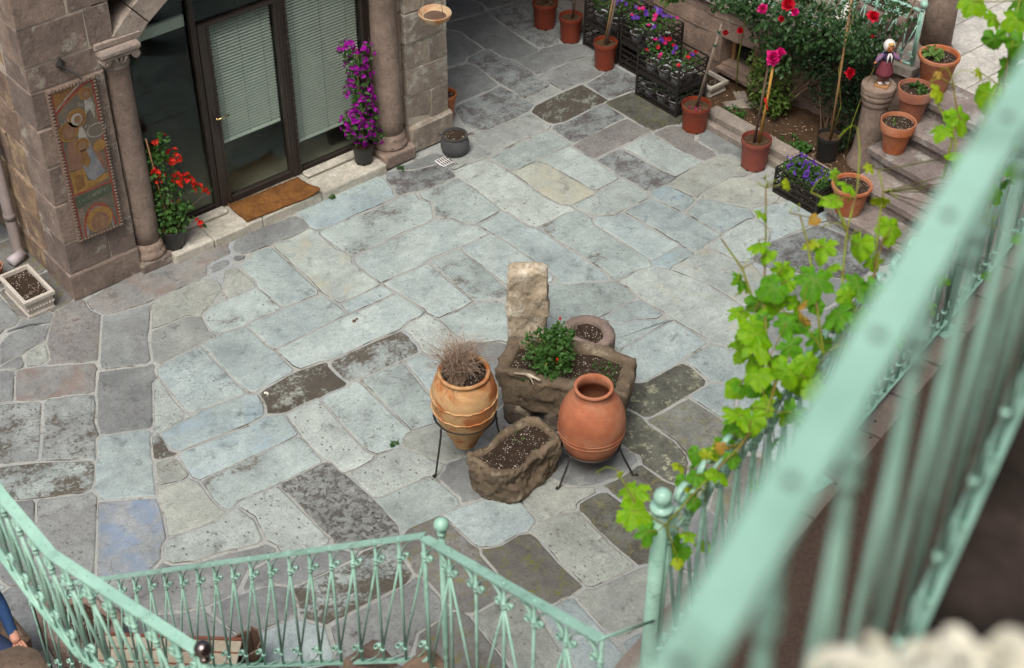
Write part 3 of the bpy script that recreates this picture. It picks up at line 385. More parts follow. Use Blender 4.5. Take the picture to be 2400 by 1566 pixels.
('g','934,-6091 1004,-6057 1021,-6014 1101,-5315 1081,-5295 922,-5274 859,-5239 822,-5295 692,-5824 729,-5877 814,-5932'),
('t','1435,-5882 1471,-5884 1748,-5802 1794,-5777 1890,-5675 1828,-5488 1651,-5405 1461,-5375 1272,-5344 1221,-5305 1129,-5312 1112,-5365 1081,-5705 1085,-5781 1351,-5815'),
('g','1195,-6132 1218,-6132 1368,-6022 1401,-5974 1398,-5928 1328,-5849 1231,-5835 1085,-5819 1045,-6037 1075,-6082'),
('o','2115,-5082 2151,-5084 2222,-5055 2319,-5061 2437,-4982 2402,-4874 2391,-4655 2359,-4639 2331,-4645 2171,-4655 2015,-4629 2022,-4954'),
('o2','3215,-4312 3431,-4314 3484,-4277 3510,-4075 3488,-3999 3451,-3985 3092,-3974 3039,-3947 3004,-3909 2918,-4002 2805,-4038 2765,-4068 2762,-4124 2795,-4272 2842,-4304'),
('o2','2465,-4971 2558,-4972 2694,-4867 2741,-4774 2771,-4615 2751,-4355 2771,-4255 2741,-4075 2691,-4065 2475,-4098 2419,-4122 2402,-4165 2431,-4255 2442,-4474 2461,-4565 2412,-4645 2422,-4894'),
('om2','2645,-5042 2851,-5034 2962,-4995 3071,-5004 3168,-4902 3195,-4798 3241,-4734 3241,-4615 3218,-4348 3141,-4335 2942,-4334 2785,-4309 2772,-4344 2791,-4625 2761,-4774 2704,-4897 2619,-4942 2583,-4995'),
('g','3815,-4582 3894,-4577 4018,-4382 4031,-4305 4008,-4228 3935,-4152 3854,-3982 3691,-3975 3532,-3975 3515,-3988 3531,-4084 3511,-4274 3493,-4305 3558,-4368 3635,-4511 3758,-4538'),
('g','3825,-3542 3838,-3529 3578,-3338 3445,-3311 3358,-3148 3328,-3118 3235,-3119 3165,-3258 3138,-3382 3095,-3447 3125,-3522 3204,-3489 3199,-3531 3781,-3525'),
('g','3484,-3971 3592,-3945 3681,-3955 3848,-3941 3831,-3585 3791,-3545 3531,-3535 3401,-3545 3242,-3535 3155,-3569 3138,-3732 3035,-3868 3032,-3894 3082,-3954'),
('g','3265,-4741 3328,-4732 3525,-4578 3608,-4531 3608,-4498 3534,-4372 3469,-4329 3282,-4325 3245,-4357'),
('gp2','3455,-3112 3761,-3115 3808,-3101 3831,-2915 3788,-2789 3705,-2752 3578,-2648 3465,-2602 3394,-2512 3348,-2478 3292,-2475 3199,-2562 3075,-2698 3081,-2764 3052,-2854 3165,-3042 3235,-3102 3321,-3095'),
('t','1455,-3712 1508,-3691 1531,-3634 1528,-3298 1458,-3258 1311,-3225 1221,-3215 1194,-3227 1092,-3305 1171,-3495 1175,-3562 1255,-3662'),
('m','2145,-4622 2381,-4614 2418,-4582 2430,-4555 2402,-4384 2401,-4255 2368,-4208 2035,-4132 1951,-4115 1875,-4128 1765,-4288 1762,-4314 1819,-4467 1995,-4592'),
('dm','5495,-4201 5631,-4184 5718,-4162 5738,-4142 5878,-3822 5921,-3694 5921,-3635 5881,-3435 5858,-3388 5682,-3374 5401,-3325 5271,-3315 5092,-3345 5025,-3368 4983,-3415 5035,-3662 5154,-3752 5448,-4118'),
('gb','2845,-522 3098,-521 3105,-478 3161,-374 3191,-224 3178,-119 2492,36 2372,65 2325,52 2285,12 2202,-145 2221,-215 2192,-395 2205,-452 2245,-492 2292,-504 2631,-505'),
('dm','3615,-612 3741,-614 3768,-582 3791,-445 3748,-339 3465,-252 3399,-197 3378,-159 3311,-145 3265,-138 3205,-228 3181,-384 3142,-465 3145,-511 3238,-528 3295,-572 3412,-604'),
('m','3805,-441 3888,-441 3921,-324 3918,-278 3864,-162 3821,-135 3532,-134 3471,-125 3425,-139 3422,-174 3439,-207 3515,-252 3748,-318'),
('g','5965,-3412 6024,-3407 6078,-3352 6091,-3295 5958,-2959 5855,-2942 5611,-2835 5575,-2839 5545,-2928 5505,-2968 5492,-3005 5468,-3182 5379,-3242 5325,-3311 5791,-3355 5891,-3375'),
('m','5935,-4222 6008,-4202 6051,-4134 6061,-3565 6008,-3449 5952,-3445 5912,-3475 5941,-3694 5825,-3988 5781,-4155 5792,-4174'),
('m','5245,-4282 5281,-4284 5418,-4231 5431,-4135 5408,-4098 5164,-3792 5038,-3688 5001,-3675 4902,-3685 4855,-3718 4811,-3744 4705,-3758 4645,-3808 4631,-3905 4655,-4052 4985,-4272 5201,-4265'),
('m','-335,-152 -316,-147 -242,-52 -256,-2 -299,15 -418,6 -489,54 -531,18 -559,-4 -645,2 -665,-18 -661,-37 -608,-54 -472,-58'),
('m','35,-4002 131,-4004 161,-3984 58,-3799 -215,-3732 -299,-3645 -526,-3639 -641,-3732 -655,-3761 -452,-3848 -368,-3944 -308,-3964'),
('mp','-706,-3741 -538,-3615 -292,-3622 -260,-3565 -292,-3479 -348,-3474 -552,-3388 -785,-3322 -931,-3227 -969,-3155 -1059,-3194 -1085,-3192 -1389,-3085 -1445,-3108 -1479,-3295 -1435,-3382 -1335,-3482 -1055,-3662 -908,-3714'),
('m','-1695,-3342 -1598,-3305 -1519,-3314 -1492,-3301 -1475,-3118 -1412,-3062 -1436,-2952 -1656,-2782 -1739,-2725 -1815,-2739 -1799,-2824 -1878,-3005 -1888,-3145 -1881,-3287'),
('m','-555,-4172 -472,-4171 -409,-4024 -392,-3952 -402,-3928 -482,-3848 -782,-3748 -908,-3735 -938,-3785 -928,-3924 -889,-4115'),
('g','-625,-4692 -582,-4692 -496,-4647 -402,-4408 -505,-4232 -503,-4198 -772,-4158 -898,-4145 -975,-4218 -988,-4464 -935,-4542 -782,-4598 -695,-4662'),
('m','-1335,-4202 -999,-4194 -926,-4137 -909,-4105 -972,-3719 -1125,-3642 -1395,-3452 -1432,-3408 -1491,-3329 -1608,-3325 -1661,-3362 -1748,-3645 -1778,-3804 -1691,-3907 -1451,-4127'),
('g','3735,-3432 3801,-3434 3831,-3414 3808,-3149 3731,-3125 3481,-3125 3402,-3115 3383,-3165 3465,-3301 3578,-3318'),
('m','1384,-421 1468,-422 1490,-395 1459,-367 1419,-339 1395,-348 1372,-375'),
('m','1725,-3462 2221,-3404 2404,-3357 2530,-2905 2484,-2812 2364,-2712 2278,-2628 2181,-2606 2019,-2672 1988,-2782 1665,-3168 1662,-3424'),
('g','2445,-3442 2921,-3415 3091,-3424 3114,-3407 3170,-3205 3161,-3115 3148,-3028 3045,-2872 3048,-2802 3060,-2765 3038,-2708 2861,-2695 2629,-2822 2614,-2867 2555,-2908 2502,-3055 2422,-3345'),
('m','1765,-4112 1831,-4114 1911,-4095 2031,-4105 2361,-4084 2388,-4062 2421,-3995 2421,-3435 2398,-3378 2301,-3395 1851,-3474 1741,-3485 1662,-3465 1645,-3478 1632,-3594 1682,-3964 1715,-4082'),
('o2','2425,-4081 2761,-4044 2918,-3981 3011,-3874 3100,-3515 3088,-3458 3069,-3437 2991,-3425 2799,-3451 2435,-3469 2441,-3995'),
('m','4845,-4992 5061,-4994 5108,-4962 5131,-4914 5248,-4318 5211,-4295 4975,-4292 4618,-4058 4445,-4002 4349,-4032 4265,-4168 4045,-4797 4055,-4862 4112,-4944'),
('g','3285,-5442 3331,-5444 3378,-5422 4068,-4972 4018,-4798 3888,-4628 3825,-4612 3741,-4555 3622,-4545 3348,-4742 3301,-4764 3245,-4768 3215,-4798 3181,-4915 3202,-5214'),
('om2','2585,-5852 2618,-5852 3248,-5451 3241,-5345 3198,-5238 3064,-5042 2991,-5005 2865,-5048 2475,-5309 2461,-5355 2471,-5474 2442,-5614 2505,-5782'),
('m','2095,-5752 2118,-5752 2394,-5607 2418,-5582 2451,-5474 2438,-5288 2324,-5092 2241,-5065 2105,-5109 2035,-5218 1968,-5382 1872,-5495 1872,-5574 1915,-5671'),
('g','1924,-6491 2108,-6412 2678,-6092 2688,-5988 2604,-5882 2515,-5831 2445,-5702 2408,-5648 2372,-5645 2101,-5794 1911,-5706 1879,-5722 1825,-5788 1842,-6374 1865,-6452'),
('m','1104,-6891 1631,-6754 1718,-6722 1748,-6692 1751,-6615 1631,-6185 1598,-6098 1541,-6055 1421,-6036 1238,-6162 1172,-6154 1084,-6119 975,-6188 972,-6284 1011,-6585 991,-6665 1002,-6804 1039,-6867'),
('t','155,-6662 931,-6665 968,-6652 988,-6622 981,-6435 928,-6138 764,-5932 685,-5901 638,-5828 505,-5772 381,-5715 -79,-5625 -125,-5628 -175,-5668 -188,-5724 -58,-6164 95,-6612'),
('m','-815,-5232 -742,-5222 -699,-5164 -712,-4688 -762,-4638 -955,-4562 -1042,-4468 -1569,-4225 -1631,-4242 -1668,-4305 -1689,-4895 -1665,-4952 -1645,-4972 -1548,-5004'),
('m','-2305,-3382 -1969,-3324 -1916,-3287 -1898,-3005 -1819,-2825 -1842,-2738 -1872,-2708 -1929,-2675 -1988,-2684 -2035,-2662 -2291,-2487 -2422,-2398 -2461,-2422 -2699,-2975 -2691,-3037 -2441,-3277'),
('dp','-1755,-2012 -1732,-2012 -1702,-1972 -1332,-1192 -1329,-1105 -1346,-1052 -1656,-772 -1689,-755 -1759,-765 -2195,-1748 -2199,-1785 -2195,-1801 -2092,-1828'),
('m','-1326,-1041 -1272,-1032 -1232,-1002 -1049,-614 -1155,-362 -1175,-268 -1145,-228 -836,-37 -832,-18 -875,53 -795,372 -539,546 -662,751 -735,779 -776,858 -972,892 -1039,905 -1065,892 -1535,-227 -1349,-325 -1342,-341 -1519,-414 -1605,-419 -1725,-677'),
('g','-2015,-2652 -1943,-2652 -1968,-2555 -1749,-2065 -1792,-2018 -2096,-1852 -2205,-1849 -2388,-2344 -2331,-2427'),
('m','-1026,-581 -779,-74 -782,-49 -798,-45 -866,-87 -1155,-268'),
('dr','-505,559 -49,556 38,599 41,615 41,1125 28,1171 -49,1205 -499,1215 -958,1215 -1025,1182 -1039,1155 -1035,989 -796,928 -725,789 -632,761'),
('m','-745,-22 -658,25 -562,18 -492,78 -489,485 -502,531 -546,513 -695,422 -785,342 -838,76 -791,3'),
('dr','-235,-40 -188,-15 -109,-14 28,39 50,505 1,535 -229,535 -419,545 -475,531 -488,195 -485,78 -421,13 -289,15 -256,-2'),
('m','-685,1218 -59,1225 38,1259 38,1832 -49,1895 -309,1895 -859,1895 -978,1885 -1019,1855 -1039,1805 -1035,1249 -948,1226'),
]
VINE1=[(-0.160,-7.561,5.117,0.083,'v'),(-0.269,-7.597,5.052,0.127,'v'),(-0.258,-7.657,5.013,0.095,'v'),(-0.108,-7.715,5.043,0.096,'y'),(-0.091,-7.777,5.012,0.152,'v'),(0.030,-7.667,5.156,0.121,'v'),(0.149,-7.703,5.180,0.114,'v'),(0.227,-7.782,5.120,0.098,'y'),(0.203,-7.874,5.016,0.156,'v'),(0.068,-7.831,4.977,0.154,'v'),(0.122,-7.879,4.919,0.098,'v'),(-0.250,-7.743,4.952,0.111,'w'),(-0.337,-7.740,4.945,0.149,'m'),(-0.226,-7.864,4.964,0.204,'m'),(-0.100,-7.936,4.963,0.174,'m'),(-0.437,-7.789,4.888,0.171,'v'),(-0.373,-7.887,4.877,0.124,'m'),(-0.261,-7.971,4.930,0.187,'m'),(-0.181,-8.018,4.898,0.141,'m'),(-0.040,-7.974,4.917,0.144,'m'),(-0.486,-7.894,4.842,0.170,'v'),(-0.406,-7.981,4.856,0.139,'m'),(-0.518,-7.987,4.822,0.122,'v'),(-0.571,-7.959,4.793,0.138,'v'),(-0.501,-8.035,4.805,0.153,'v'),(-0.433,-8.067,4.848,0.122,'v'),(-0.461,-8.151,4.841,0.136,'v'),(-0.646,-7.968,4.720,0.183,'v'),(-0.590,-8.027,4.729,0.122,'v'),(-0.693,-8.046,4.701,0.136,'v'),(-0.693,-7.978,4.673,0.107,'m'),(-0.563,-8.086,4.714,0.138,'m'),(-0.798,-8.011,4.637,0.068,'r'),(-0.853,-7.985,4.610,0.076,'y'),(-0.863,-8.055,4.628,0.120,'v'),(-0.787,-8.066,4.609,0.091,'m'),(-1.156,-7.928,4.562,0.163,'v'),(-1.168,-8.015,4.566,0.162,'v'),(-1.199,-8.073,4.508,0.118,'m'),(-1.076,-8.115,4.500,0.089,'v'),(-1.142,-8.169,4.421,0.059,'y'),(-0.959,-8.077,4.539,0.090,'m'),(-1.140,-7.864,4.617,0.045,'y'),(-0.062,-7.692,5.115,0.064,'r'),(-0.068,-7.578,5.209,0.064,'y'),(0.214,-7.728,5.241,0.065,'y'),(0.087,-7.667,5.226,0.072,'v'),(-0.321,-7.917,4.907,0.078,'r'),(-0.306,-7.876,4.953,0.070,'r'),(-0.299,-7.988,4.836,0.119,'m'),(-0.198,-8.009,4.893,0.110,'v'),(-0.364,-7.787,4.837,0.103,'m'),(-0.395,-7.897,4.760,0.078,'m'),(-0.489,-7.833,4.728,0.108,'v'),(-0.470,-7.749,4.545,0.122,'v'),(-0.144,-7.974,4.950,0.103,'v'),(-0.492,-7.867,4.642,0.132,'m'),(-0.350,-7.733,4.863,0.076,'v'),(-0.381,-7.976,4.751,0.106,'v'),(-0.288,-7.758,4.850,0.115,'v'),(-0.377,-7.701,4.637,0.136,'v'),(-0.279,-7.800,4.870,0.104,'m'),(-0.405,-7.697,4.731,0.070,'v'),(-0.504,-7.837,4.637,0.083,'m'),(-0.213,-7.812,4.845,0.120,'v'),(-0.308,-7.811,4.623,0.089,'m'),(-0.239,-7.733,4.974,0.108,'v'),(-0.384,-7.961,4.674,0.088,'v'),(-0.233,-7.889,4.621,0.119,'v'),(-0.252,-7.592,4.852,0.137,'m'),(-0.102,-7.830,5.000,0.090,'v'),(-0.329,-7.660,4.768,0.131,'v'),(-0.244,-7.672,4.787,0.137,'m'),(-0.239,-7.968,4.785,0.074,'m'),(-0.135,-7.694,4.919,0.078,'m'),(-0.398,-7.926,4.624,0.100,'v'),(-0.197,-7.737,4.831,0.078,'m'),(-0.407,-7.787,4.821,0.129,'v'),(-0.281,-7.860,4.825,0.104,'m'),(-0.224,-7.956,4.669,0.116,'v'),(-0.214,-7.902,4.897,0.085,'m'),(-0.303,-7.989,4.610,0.133,'v'),(-0.445,-7.731,4.774,0.104,'v'),(-0.554,-7.865,4.498,0.092,'m'),(-0.610,-7.881,4.440,0.105,'y'),(-0.622,-7.894,4.422,0.113,'y'),(-0.943,-7.849,4.210,0.093,'m'),(-0.522,-7.877,4.517,0.112,'m'),(-0.785,-7.855,4.320,0.105,'m'),(-0.760,-7.876,4.325,0.093,'y'),(-0.583,-7.880,4.464,0.112,'m'),(-0.759,-7.806,4.372,0.073,'y'),(-0.720,-7.825,4.390,0.106,'m'),(-0.715,-7.815,4.400,0.090,'m'),(-0.536,-7.915,4.480,0.070,'m'),(-0.671,-7.862,4.404,0.087,'m'),(-0.624,-7.876,4.432,0.097,'m'),]
VINE2=[(0.886,-7.619,5.632,0.152,'v'),(0.921,-7.720,5.590,0.152,'v'),(0.873,-7.716,5.514,0.124,'m'),(0.908,-7.792,5.499,0.152,'m'),(0.983,-7.646,5.547,0.112,'v'),(0.865,-7.743,5.268,0.182,'v'),(0.935,-7.744,5.375,0.168,'m'),(0.956,-7.816,5.343,0.154,'m'),(0.793,-7.715,5.186,0.168,'v'),(0.785,-7.598,5.279,0.112,'y'),(0.690,-7.676,5.170,0.125,'v'),(0.785,-7.675,5.209,0.098,'v'),(0.777,-7.854,5.241,0.152,'m'),(0.814,-7.951,5.216,0.138,'m'),(0.651,-7.753,5.146,0.096,'v'),(0.648,-7.807,5.096,0.110,'v'),(0.710,-7.848,5.150,0.138,'v'),(0.968,-7.738,5.653,0.165,'m'),(0.890,-7.681,5.363,0.070,'y'),(0.797,-7.553,5.340,0.049,'r'),(0.682,-7.998,5.180,0.122,'m'),(0.626,-8.025,5.083,0.108,'m'),(0.609,-8.141,4.977,0.108,'m'),]
VST1=[[(-0.452,-7.889,4.800),(-0.312,-7.724,4.902),(-0.192,-7.601,5.047),(-0.105,-7.500,5.183),(-0.119,-7.469,5.196)],[(-0.315,-8.025,4.835),(-0.165,-7.817,4.983),(-0.094,-7.710,5.063),(-0.059,-7.638,5.113),(-0.080,-7.604,5.117)],[(-0.226,-8.025,4.847),(-0.057,-7.866,4.979),(0.045,-7.781,5.077),(0.159,-7.715,5.182),(0.232,-7.644,5.284),(0.253,-7.604,5.349)],[(0.083,-7.908,4.936),(0.183,-7.818,5.072),(0.246,-7.770,5.154),(0.263,-7.722,5.217)],[(-0.094,-7.970,4.862),(0.015,-7.949,4.914),(0.170,-7.859,5.024)],[(-0.465,-7.960,4.814),(-0.590,-8.027,4.729),(-0.733,-8.048,4.666),(-0.897,-8.050,4.604),(-1.119,-8.072,4.537),(-1.162,-7.988,4.561),(-1.138,-7.839,4.637)],[(-0.350,-7.692,4.922),(-0.310,-7.605,4.969),(-0.303,-7.482,5.032)],[(0.038,-7.802,5.053),(0.054,-7.709,5.149),(0.011,-7.618,5.176)]]
VST2=[[(0.719,-7.935,5.093),(0.896,-7.788,5.277),(0.955,-7.730,5.528),(0.972,-7.718,5.679)],[(0.693,-7.798,5.072),(0.830,-7.766,5.196),(0.917,-7.746,5.345)],[(0.644,-7.762,5.035),(0.795,-7.674,5.224),(0.863,-7.568,5.323)],[(0.658,-7.795,5.026),(0.759,-7.712,5.140),(0.762,-7.603,5.242),(0.773,-7.535,5.322)],[(0.598,-7.993,4.979),(0.719,-7.935,5.093)]]
# ------------------------------------------------------------------ mesh helpers
V = Vector
def rnd(a, b): return random.uniform(a, b)
class MB:
    def __init__(s): s.v = []; s.f = []
    def add(s, vs, fs):
        k = len(s.v); s.v += [tuple(v) for v in vs]; s.f += [tuple(k+i for i in f) for f in fs]; return s
    def box(s, x0, x1, y0, y1, z0, z1, b=.0, j=0., rot=0., ctr=None):
        vs = []; fs = []
        if b <= 0:
            vs = [V((x, y, z)) for z in (z0, z1) for y in (y0, y1) for x in (x0, x1)]
            fs = [(0, 2, 3, 1), (4, 5, 7, 6), (0, 1, 5, 4), (2, 6, 7, 3), (0, 4, 6, 2), (1, 3, 7, 5)]
        else:
            X = (x0, x1); Y = (y0, y1); Z = (z0, z1); idx = {}
            for i in (0, 1):
                for jj in (0, 1):
                    for k in (0, 1):
                        sx, sy, sz = (1-2*i), (1-2*jj), (1-2*k)
                        for ax in range(3):
                            p = V((X[i], Y[jj], Z[k]))
                            if ax != 0: p.x += sx*b
                            if ax != 1: p.y += sy*b
                            if ax != 2: p.z += sz*b
                            idx[(i, jj, k, ax)] = len(vs); vs.append(p)
            I = idx
            for i in (0, 1): fs.append([I[(i, 0, 0, 0)], I[(i, 1, 0, 0)], I[(i, 1, 1, 0)], I[(i, 0, 1, 0)]][::(-1 if i == 0 else 1)])
            for i in (0, 1): fs.append([I[(0, i, 0, 1)], I[(1, i, 0, 1)], I[(1, i, 1, 1)], I[(0, i, 1, 1)]][::(1 if i == 0 else -1)])
            for i in (0, 1): fs.append([I[(0, 0, i, 2)], I[(1, 0, i, 2)], I[(1, 1, i, 2)], I[(0, 1, i, 2)]][::(-1 if i == 0 else 1)])
            for a in (0, 1):
                for c in (0, 1):
                    fs.append([I[(a, c, 0, 0)], I[(a, c, 1, 0)], I[(a, c, 1, 1)], I[(a, c, 0, 1)]])
                    fs.append([I[(a, 0, c, 0)], I[(a, 1, c, 0)], I[(a, 1, c, 2)], I[(a, 0, c, 2)]])
                    fs.append([I[(0, a, c, 1)], I[(1, a, c, 1)], I[(1, a, c, 2)], I[(0, a, c, 2)]])
                    for d in (0, 1): fs.append([I[(a, c, d, 0)], I[(a, c, d, 1)], I[(a, c, d, 2)]])
        if j: vs = [p + V((rnd(-j, j), rnd(-j, j), rnd(-j, j))) for p in vs]
        if rot:
            c = V(ctr) if ctr else V(((x0+x1)/2, (y0+y1)/2, 0)); R = Matrix.Rotation(rot, 3, 'Z'); vs = [R @ (p-c) + c for p in vs]
        return s.add(vs, fs)
    def tube(s, pts, r, n=8, cap=True):
        pts = [V(p) for p in pts]; rs = r if isinstance(r, (list, tuple)) else [r]*len(pts); vs = []; fs = []; up = None
        for i, p in enumerate(pts):
            t = (pts[min(i+1, len(pts)-1)] - pts[max(i-1, 0)]).normalized()
            if up is None: up = t.orthogonal().normalized()
            up = (up - t*up.dot(t)).normalized() if (up - t*up.dot(t)).length > 1e-6 else t.orthogonal().normalized()
            sd = t.cross(up)
            for k in range(n):
                a = 2*math.pi*k/n; vs.append(p + (up*math.cos(a) + sd*math.sin(a))*rs[i])
        for i in range(len(pts)-1):
            for k in range(n): fs.append((i*n+k, i*n+(k+1) % n, (i+1)*n+(k+1) % n, (i+1)*n+k))
        if cap: fs.append(tuple(range(n))[::-1]); fs.append(tuple((len(pts)-1)*n+k for k in range(n)))
        return s.add(vs, fs)
    def lathe(s, prof, c=(0, 0, 0), n=32, tilt=None, cap0=True, cap1=False, wob=0.):
        c = V(c); vs = []; fs = []
        for (r, z) in prof:
            for k in range(n):
                a = 2*math.pi*k/n; rr = r*(1 + (wob*mnoise.noise((math.cos(a)*1.3, math.sin(a)*1.3, z*3)) if wob else 0)); p = V((rr*math.cos(a), rr*math.sin(a), z))
                if tilt is not None: p = tilt @ p
                vs.append(c+p)
        m = len(prof)
        for i in range(m-1):
            for k in range(n): fs.append((i*n+k, i*n+(k+1) % n, (i+1)*n+(k+1) % n, (i+1)*n+k))
        if cap0: fs.append(tuple(range(n))[::-1])
        if cap1: fs.append(tuple((m-1)*n+k for k in range(n)))
        return s.add(vs, fs)
    def rings(s, rings, cap0=False, cap1=False):
        n = len(rings[0]); vs = [p for r in rings for p in r]; fs = []
        for i in range(len(rings)-1):
            for k in range(n): fs.append((i*n+k, i*n+(k+1) % n, (i+1)*n+(k+1) % n, (i+1)*n+k))
        if cap0: fs.append(tuple(range(n))[::-1])
        if cap1: fs.append(tuple((len(rings)-1)*n+k for k in range(n)))
        return s.add(vs, fs)
    def prism(s, poly, z0, z1):
        n = len(poly); return s.rings([[(x, y, z0) for x, y in poly], [(x, y, z1) for x, y in poly]], True, True)
    def ball(s, c, r, n=14, m=8, sq=(1, 1, 1)):
        c = V(c); vs = [c+V((0, 0, -r*sq[2]))]; fs = []
        for i in range(1, m):
            t = math.pi*i/m
            for k in range(n):
                a = 2*math.pi*k/n; vs.append(c+V((r*sq[0]*math.sin(t)*math.cos(a), r*sq[1]*math.sin(t)*math.sin(a), -r*sq[2]*math.cos(t))))
        vs.append(c+V((0, 0, r*sq[2]))); N = len(vs)-1
        for k in range(n): fs.append((0, 1+(k+1) % n, 1+k)); fs.append((N, N-n+k, N-n+(k+1) % n))
        for i in range(m-2):
            for k in range(n): fs.append((1+i*n+k, 1+i*n+(k+1) % n, 1+(i+1)*n+(k+1) % n, 1+(i+1)*n+k))
        return s.add(vs, fs)
    def leaf(s, p, d, up, ln, wd, fold=.25, curl=.15):
        p = V(p); d = V(d).normalized(); sd = d.cross(V(up)); sd = sd.normalized() if sd.length > 1e-4 else d.orthogonal().normalized(); nn = sd.cross(d)
        pts = [p, p+d*ln*.35+sd*wd*.5+nn*fold*wd*.5, p+d*ln*.75+sd*wd*.36+nn*(fold*wd*.36-curl*ln*.3), p+d*ln-nn*curl*ln, p+d*ln*.75-sd*wd*.36+nn*(fold*wd*.36-curl*ln*.3), p+d*ln*.35-sd*wd*.5+nn*fold*wd*.5, p+d*ln*.5-nn*curl*ln*.1]
        return s.add(pts, [(0, 1, 6), (1, 2, 6), (2, 3, 6), (3, 4, 6), (4, 5, 6), (5, 0, 6)])
    def build(s, name, mat, parent=None, smooth=False, kind=None):
        me = bpy.data.meshes.new(name); me.from_pydata(s.v, [], s.f); me.update()
        if smooth: me.polygons.foreach_set('use_smooth', [True]*len(me.polygons))
        o = bpy.data.objects.new(name, me); COL.objects.link(o)
        me.materials.append(MT[mat] if isinstance(mat, str) else mat)
        if parent is not None: attach(o, parent)
        if kind: o['kind'] = kind
        return o
def attach(o, parent):
    o.parent = parent
    if parent.parent is None: o.matrix_parent_inverse = Matrix.Translation(-parent.location)
def thing(name, label, cat, loc=(0, 0, 0), group=None):
    o = bpy.data.objects.new(name, None); COL.objects.link(o); o.location = loc; o.empty_display_size = .1
    return tag(o, label, cat, group)
def tag(o, label, cat, group=None):
    o['label'] = label; o['category'] = cat
    if group: o['group'] = group
    return o
def struct(o): o['kind'] = 'structure'; return o
def rv(): 
    while True:
        v = V((rnd(-1, 1), rnd(-1, 1), rnd(-1, 1)))
        if .05 < v.length < 1: return v.normalized()
def smooth_edges(o, ang=40):
    for p in o.data.polygons: p.use_smooth = True
    try: o.data.set_sharp_from_angle(angle=math.radians(ang))
    except Exception: pass
    return o

# ------------------------------------------------------------------ the setting: ground, paving
g = MB(); g.add([(-60, -60, -.03), (60, -60, -.03), (60, 60, -.03), (-60, 60, -.03)], [(0, 1, 2, 3)])
struct(g.build('ground', 'cement'))
g = MB(); g.add([(-3.6, -8.2, -.006), (6.36, -8.2, -.006), (6.36, -1.55, -.006), (7.02, -1.0, -.006), (7.02, 6, -.006), (-3.6, 6, -.006)], [(0, 1, 2, 3, 4, 5)])
pave = struct(g.build('courtyard_pavement', 'mortar'))
for key, s_ in SLABS:
    pts = [tuple(float(c)/1000 for c in q.split(',')) for q in s_.split()]
    n = len(pts); cx = sum(p[0] for p in pts)/n; cy = sum(p[1] for p in pts)/n
    area = sum(pts[i][0]*pts[(i+1) % n][1]-pts[(i+1) % n][0]*pts[i][1] for i in range(n))
    if area < 0: pts = pts[::-1]
    tx, ty = rnd(-.004, .004), rnd(-.004, .004); h0 = rnd(-.001, .006)
    def ring(ins, dz):
        out = []
        for i in range(n):
            a, b, c = V(pts[i-1]), V(pts[i]), V(pts[(i+1) % n]); d = (c-a); d = V((-d.y, d.x)).normalized() if d.length > 1e-6 else V((0, 0))
            q = b + d*ins; out.append((q.x, q.y, h0+dz+tx*(q.x-cx)+ty*(q.y-cy)))
        return out
    m = MB().rings([ring(0, -.03), ring(0, -.006), ring(.0040, -.0035), ring(.009, .0), ring(.018, .002)], False, True)
    o = m.build('paving_stone', SM[key], pave, False); o.data.materials.append(MT['joint'])
    for p in o.data.polygons:
        if p.index < 2*n: p.material_index = 1

# terrace floor (pale slabs, z 0.85)
TZ = .85
g = MB(); g.add([(7.2, -9, TZ-.012), (13, -9, TZ-.012), (13, 4, TZ-.012), (7.45, 4, TZ-.012), (7.36, -3.3, TZ-.012)], [(0, 1, 2, 3, 4)])
terr = struct(g.build('terrace_floor', 'kerb'))
yy = -9.0
row = 0
while yy < 1.0:
    wy = .42; xx = 7.52 + (.0 if row % 2 else -.0)
    xs = [7.5, 7.95 + .3*(row % 2), 8.75 + .25*((row*7) % 3), 9.7 + .2*(row % 2), 10.7, 11.8]
    for i in range(len(xs)-1):
        MB().box(xs[i]+.006, xs[i+1]-.006, yy+.006, yy+wy-.006, TZ-.05, TZ+rnd(-.002, .003), b=.005).build('paving_slab', 'terrace', terr)
    yy += wy; row += 1

# garden bed earth + kerb
def bedmesh():
    m = MB(); nx, ny = 20, 40; vs = []; fs = []
    for j in range(ny+1):
        for i in range(nx+1):
            u, v = i/nx, j/ny; y = -.9 - 2.45*v; xr = 7.06 + .40*v; xl = 6.44 if v > .22 else 6.44+.3*(.22-v)/.22; x = xl + (xr-xl)*u
            vs.append((x, y, .065 + .03*mnoise.noise((x*4, y*4, 0)) + .012*mnoise.noise((x*18, y*18, 3))))
    for j in range(ny):
        for i in range(nx): a = j*(nx+1)+i; fs.append((a, a+nx+1, a+nx+2, a+1))
    return m.add(vs, fs)
o = bedmesh().build('garden_soil', 'bed', None, True); struct(o)
kerb = thing('garden_kerb', 'low cracked stone kerb edging the planted garden bed', 'kerb', (6.38, -2.3, 0))
ks = [-1.45, -2.12, -2.62, -3.02, -3.36]
for i in range(len(ks)-1):
    y1, y0 = ks[i]-.008, ks[i+1]+.008
    m = MB().box(6.33, 6.50, y0, y1, -.02, .155, b=.022, j=.006); m.build('kerb_stone', 'kerb', kerb)
    MB().box(6.255, 6.329, y0, y1, -.02, .075, b=.014, j=.004).build('kerb_foot', 'kerb', kerb)

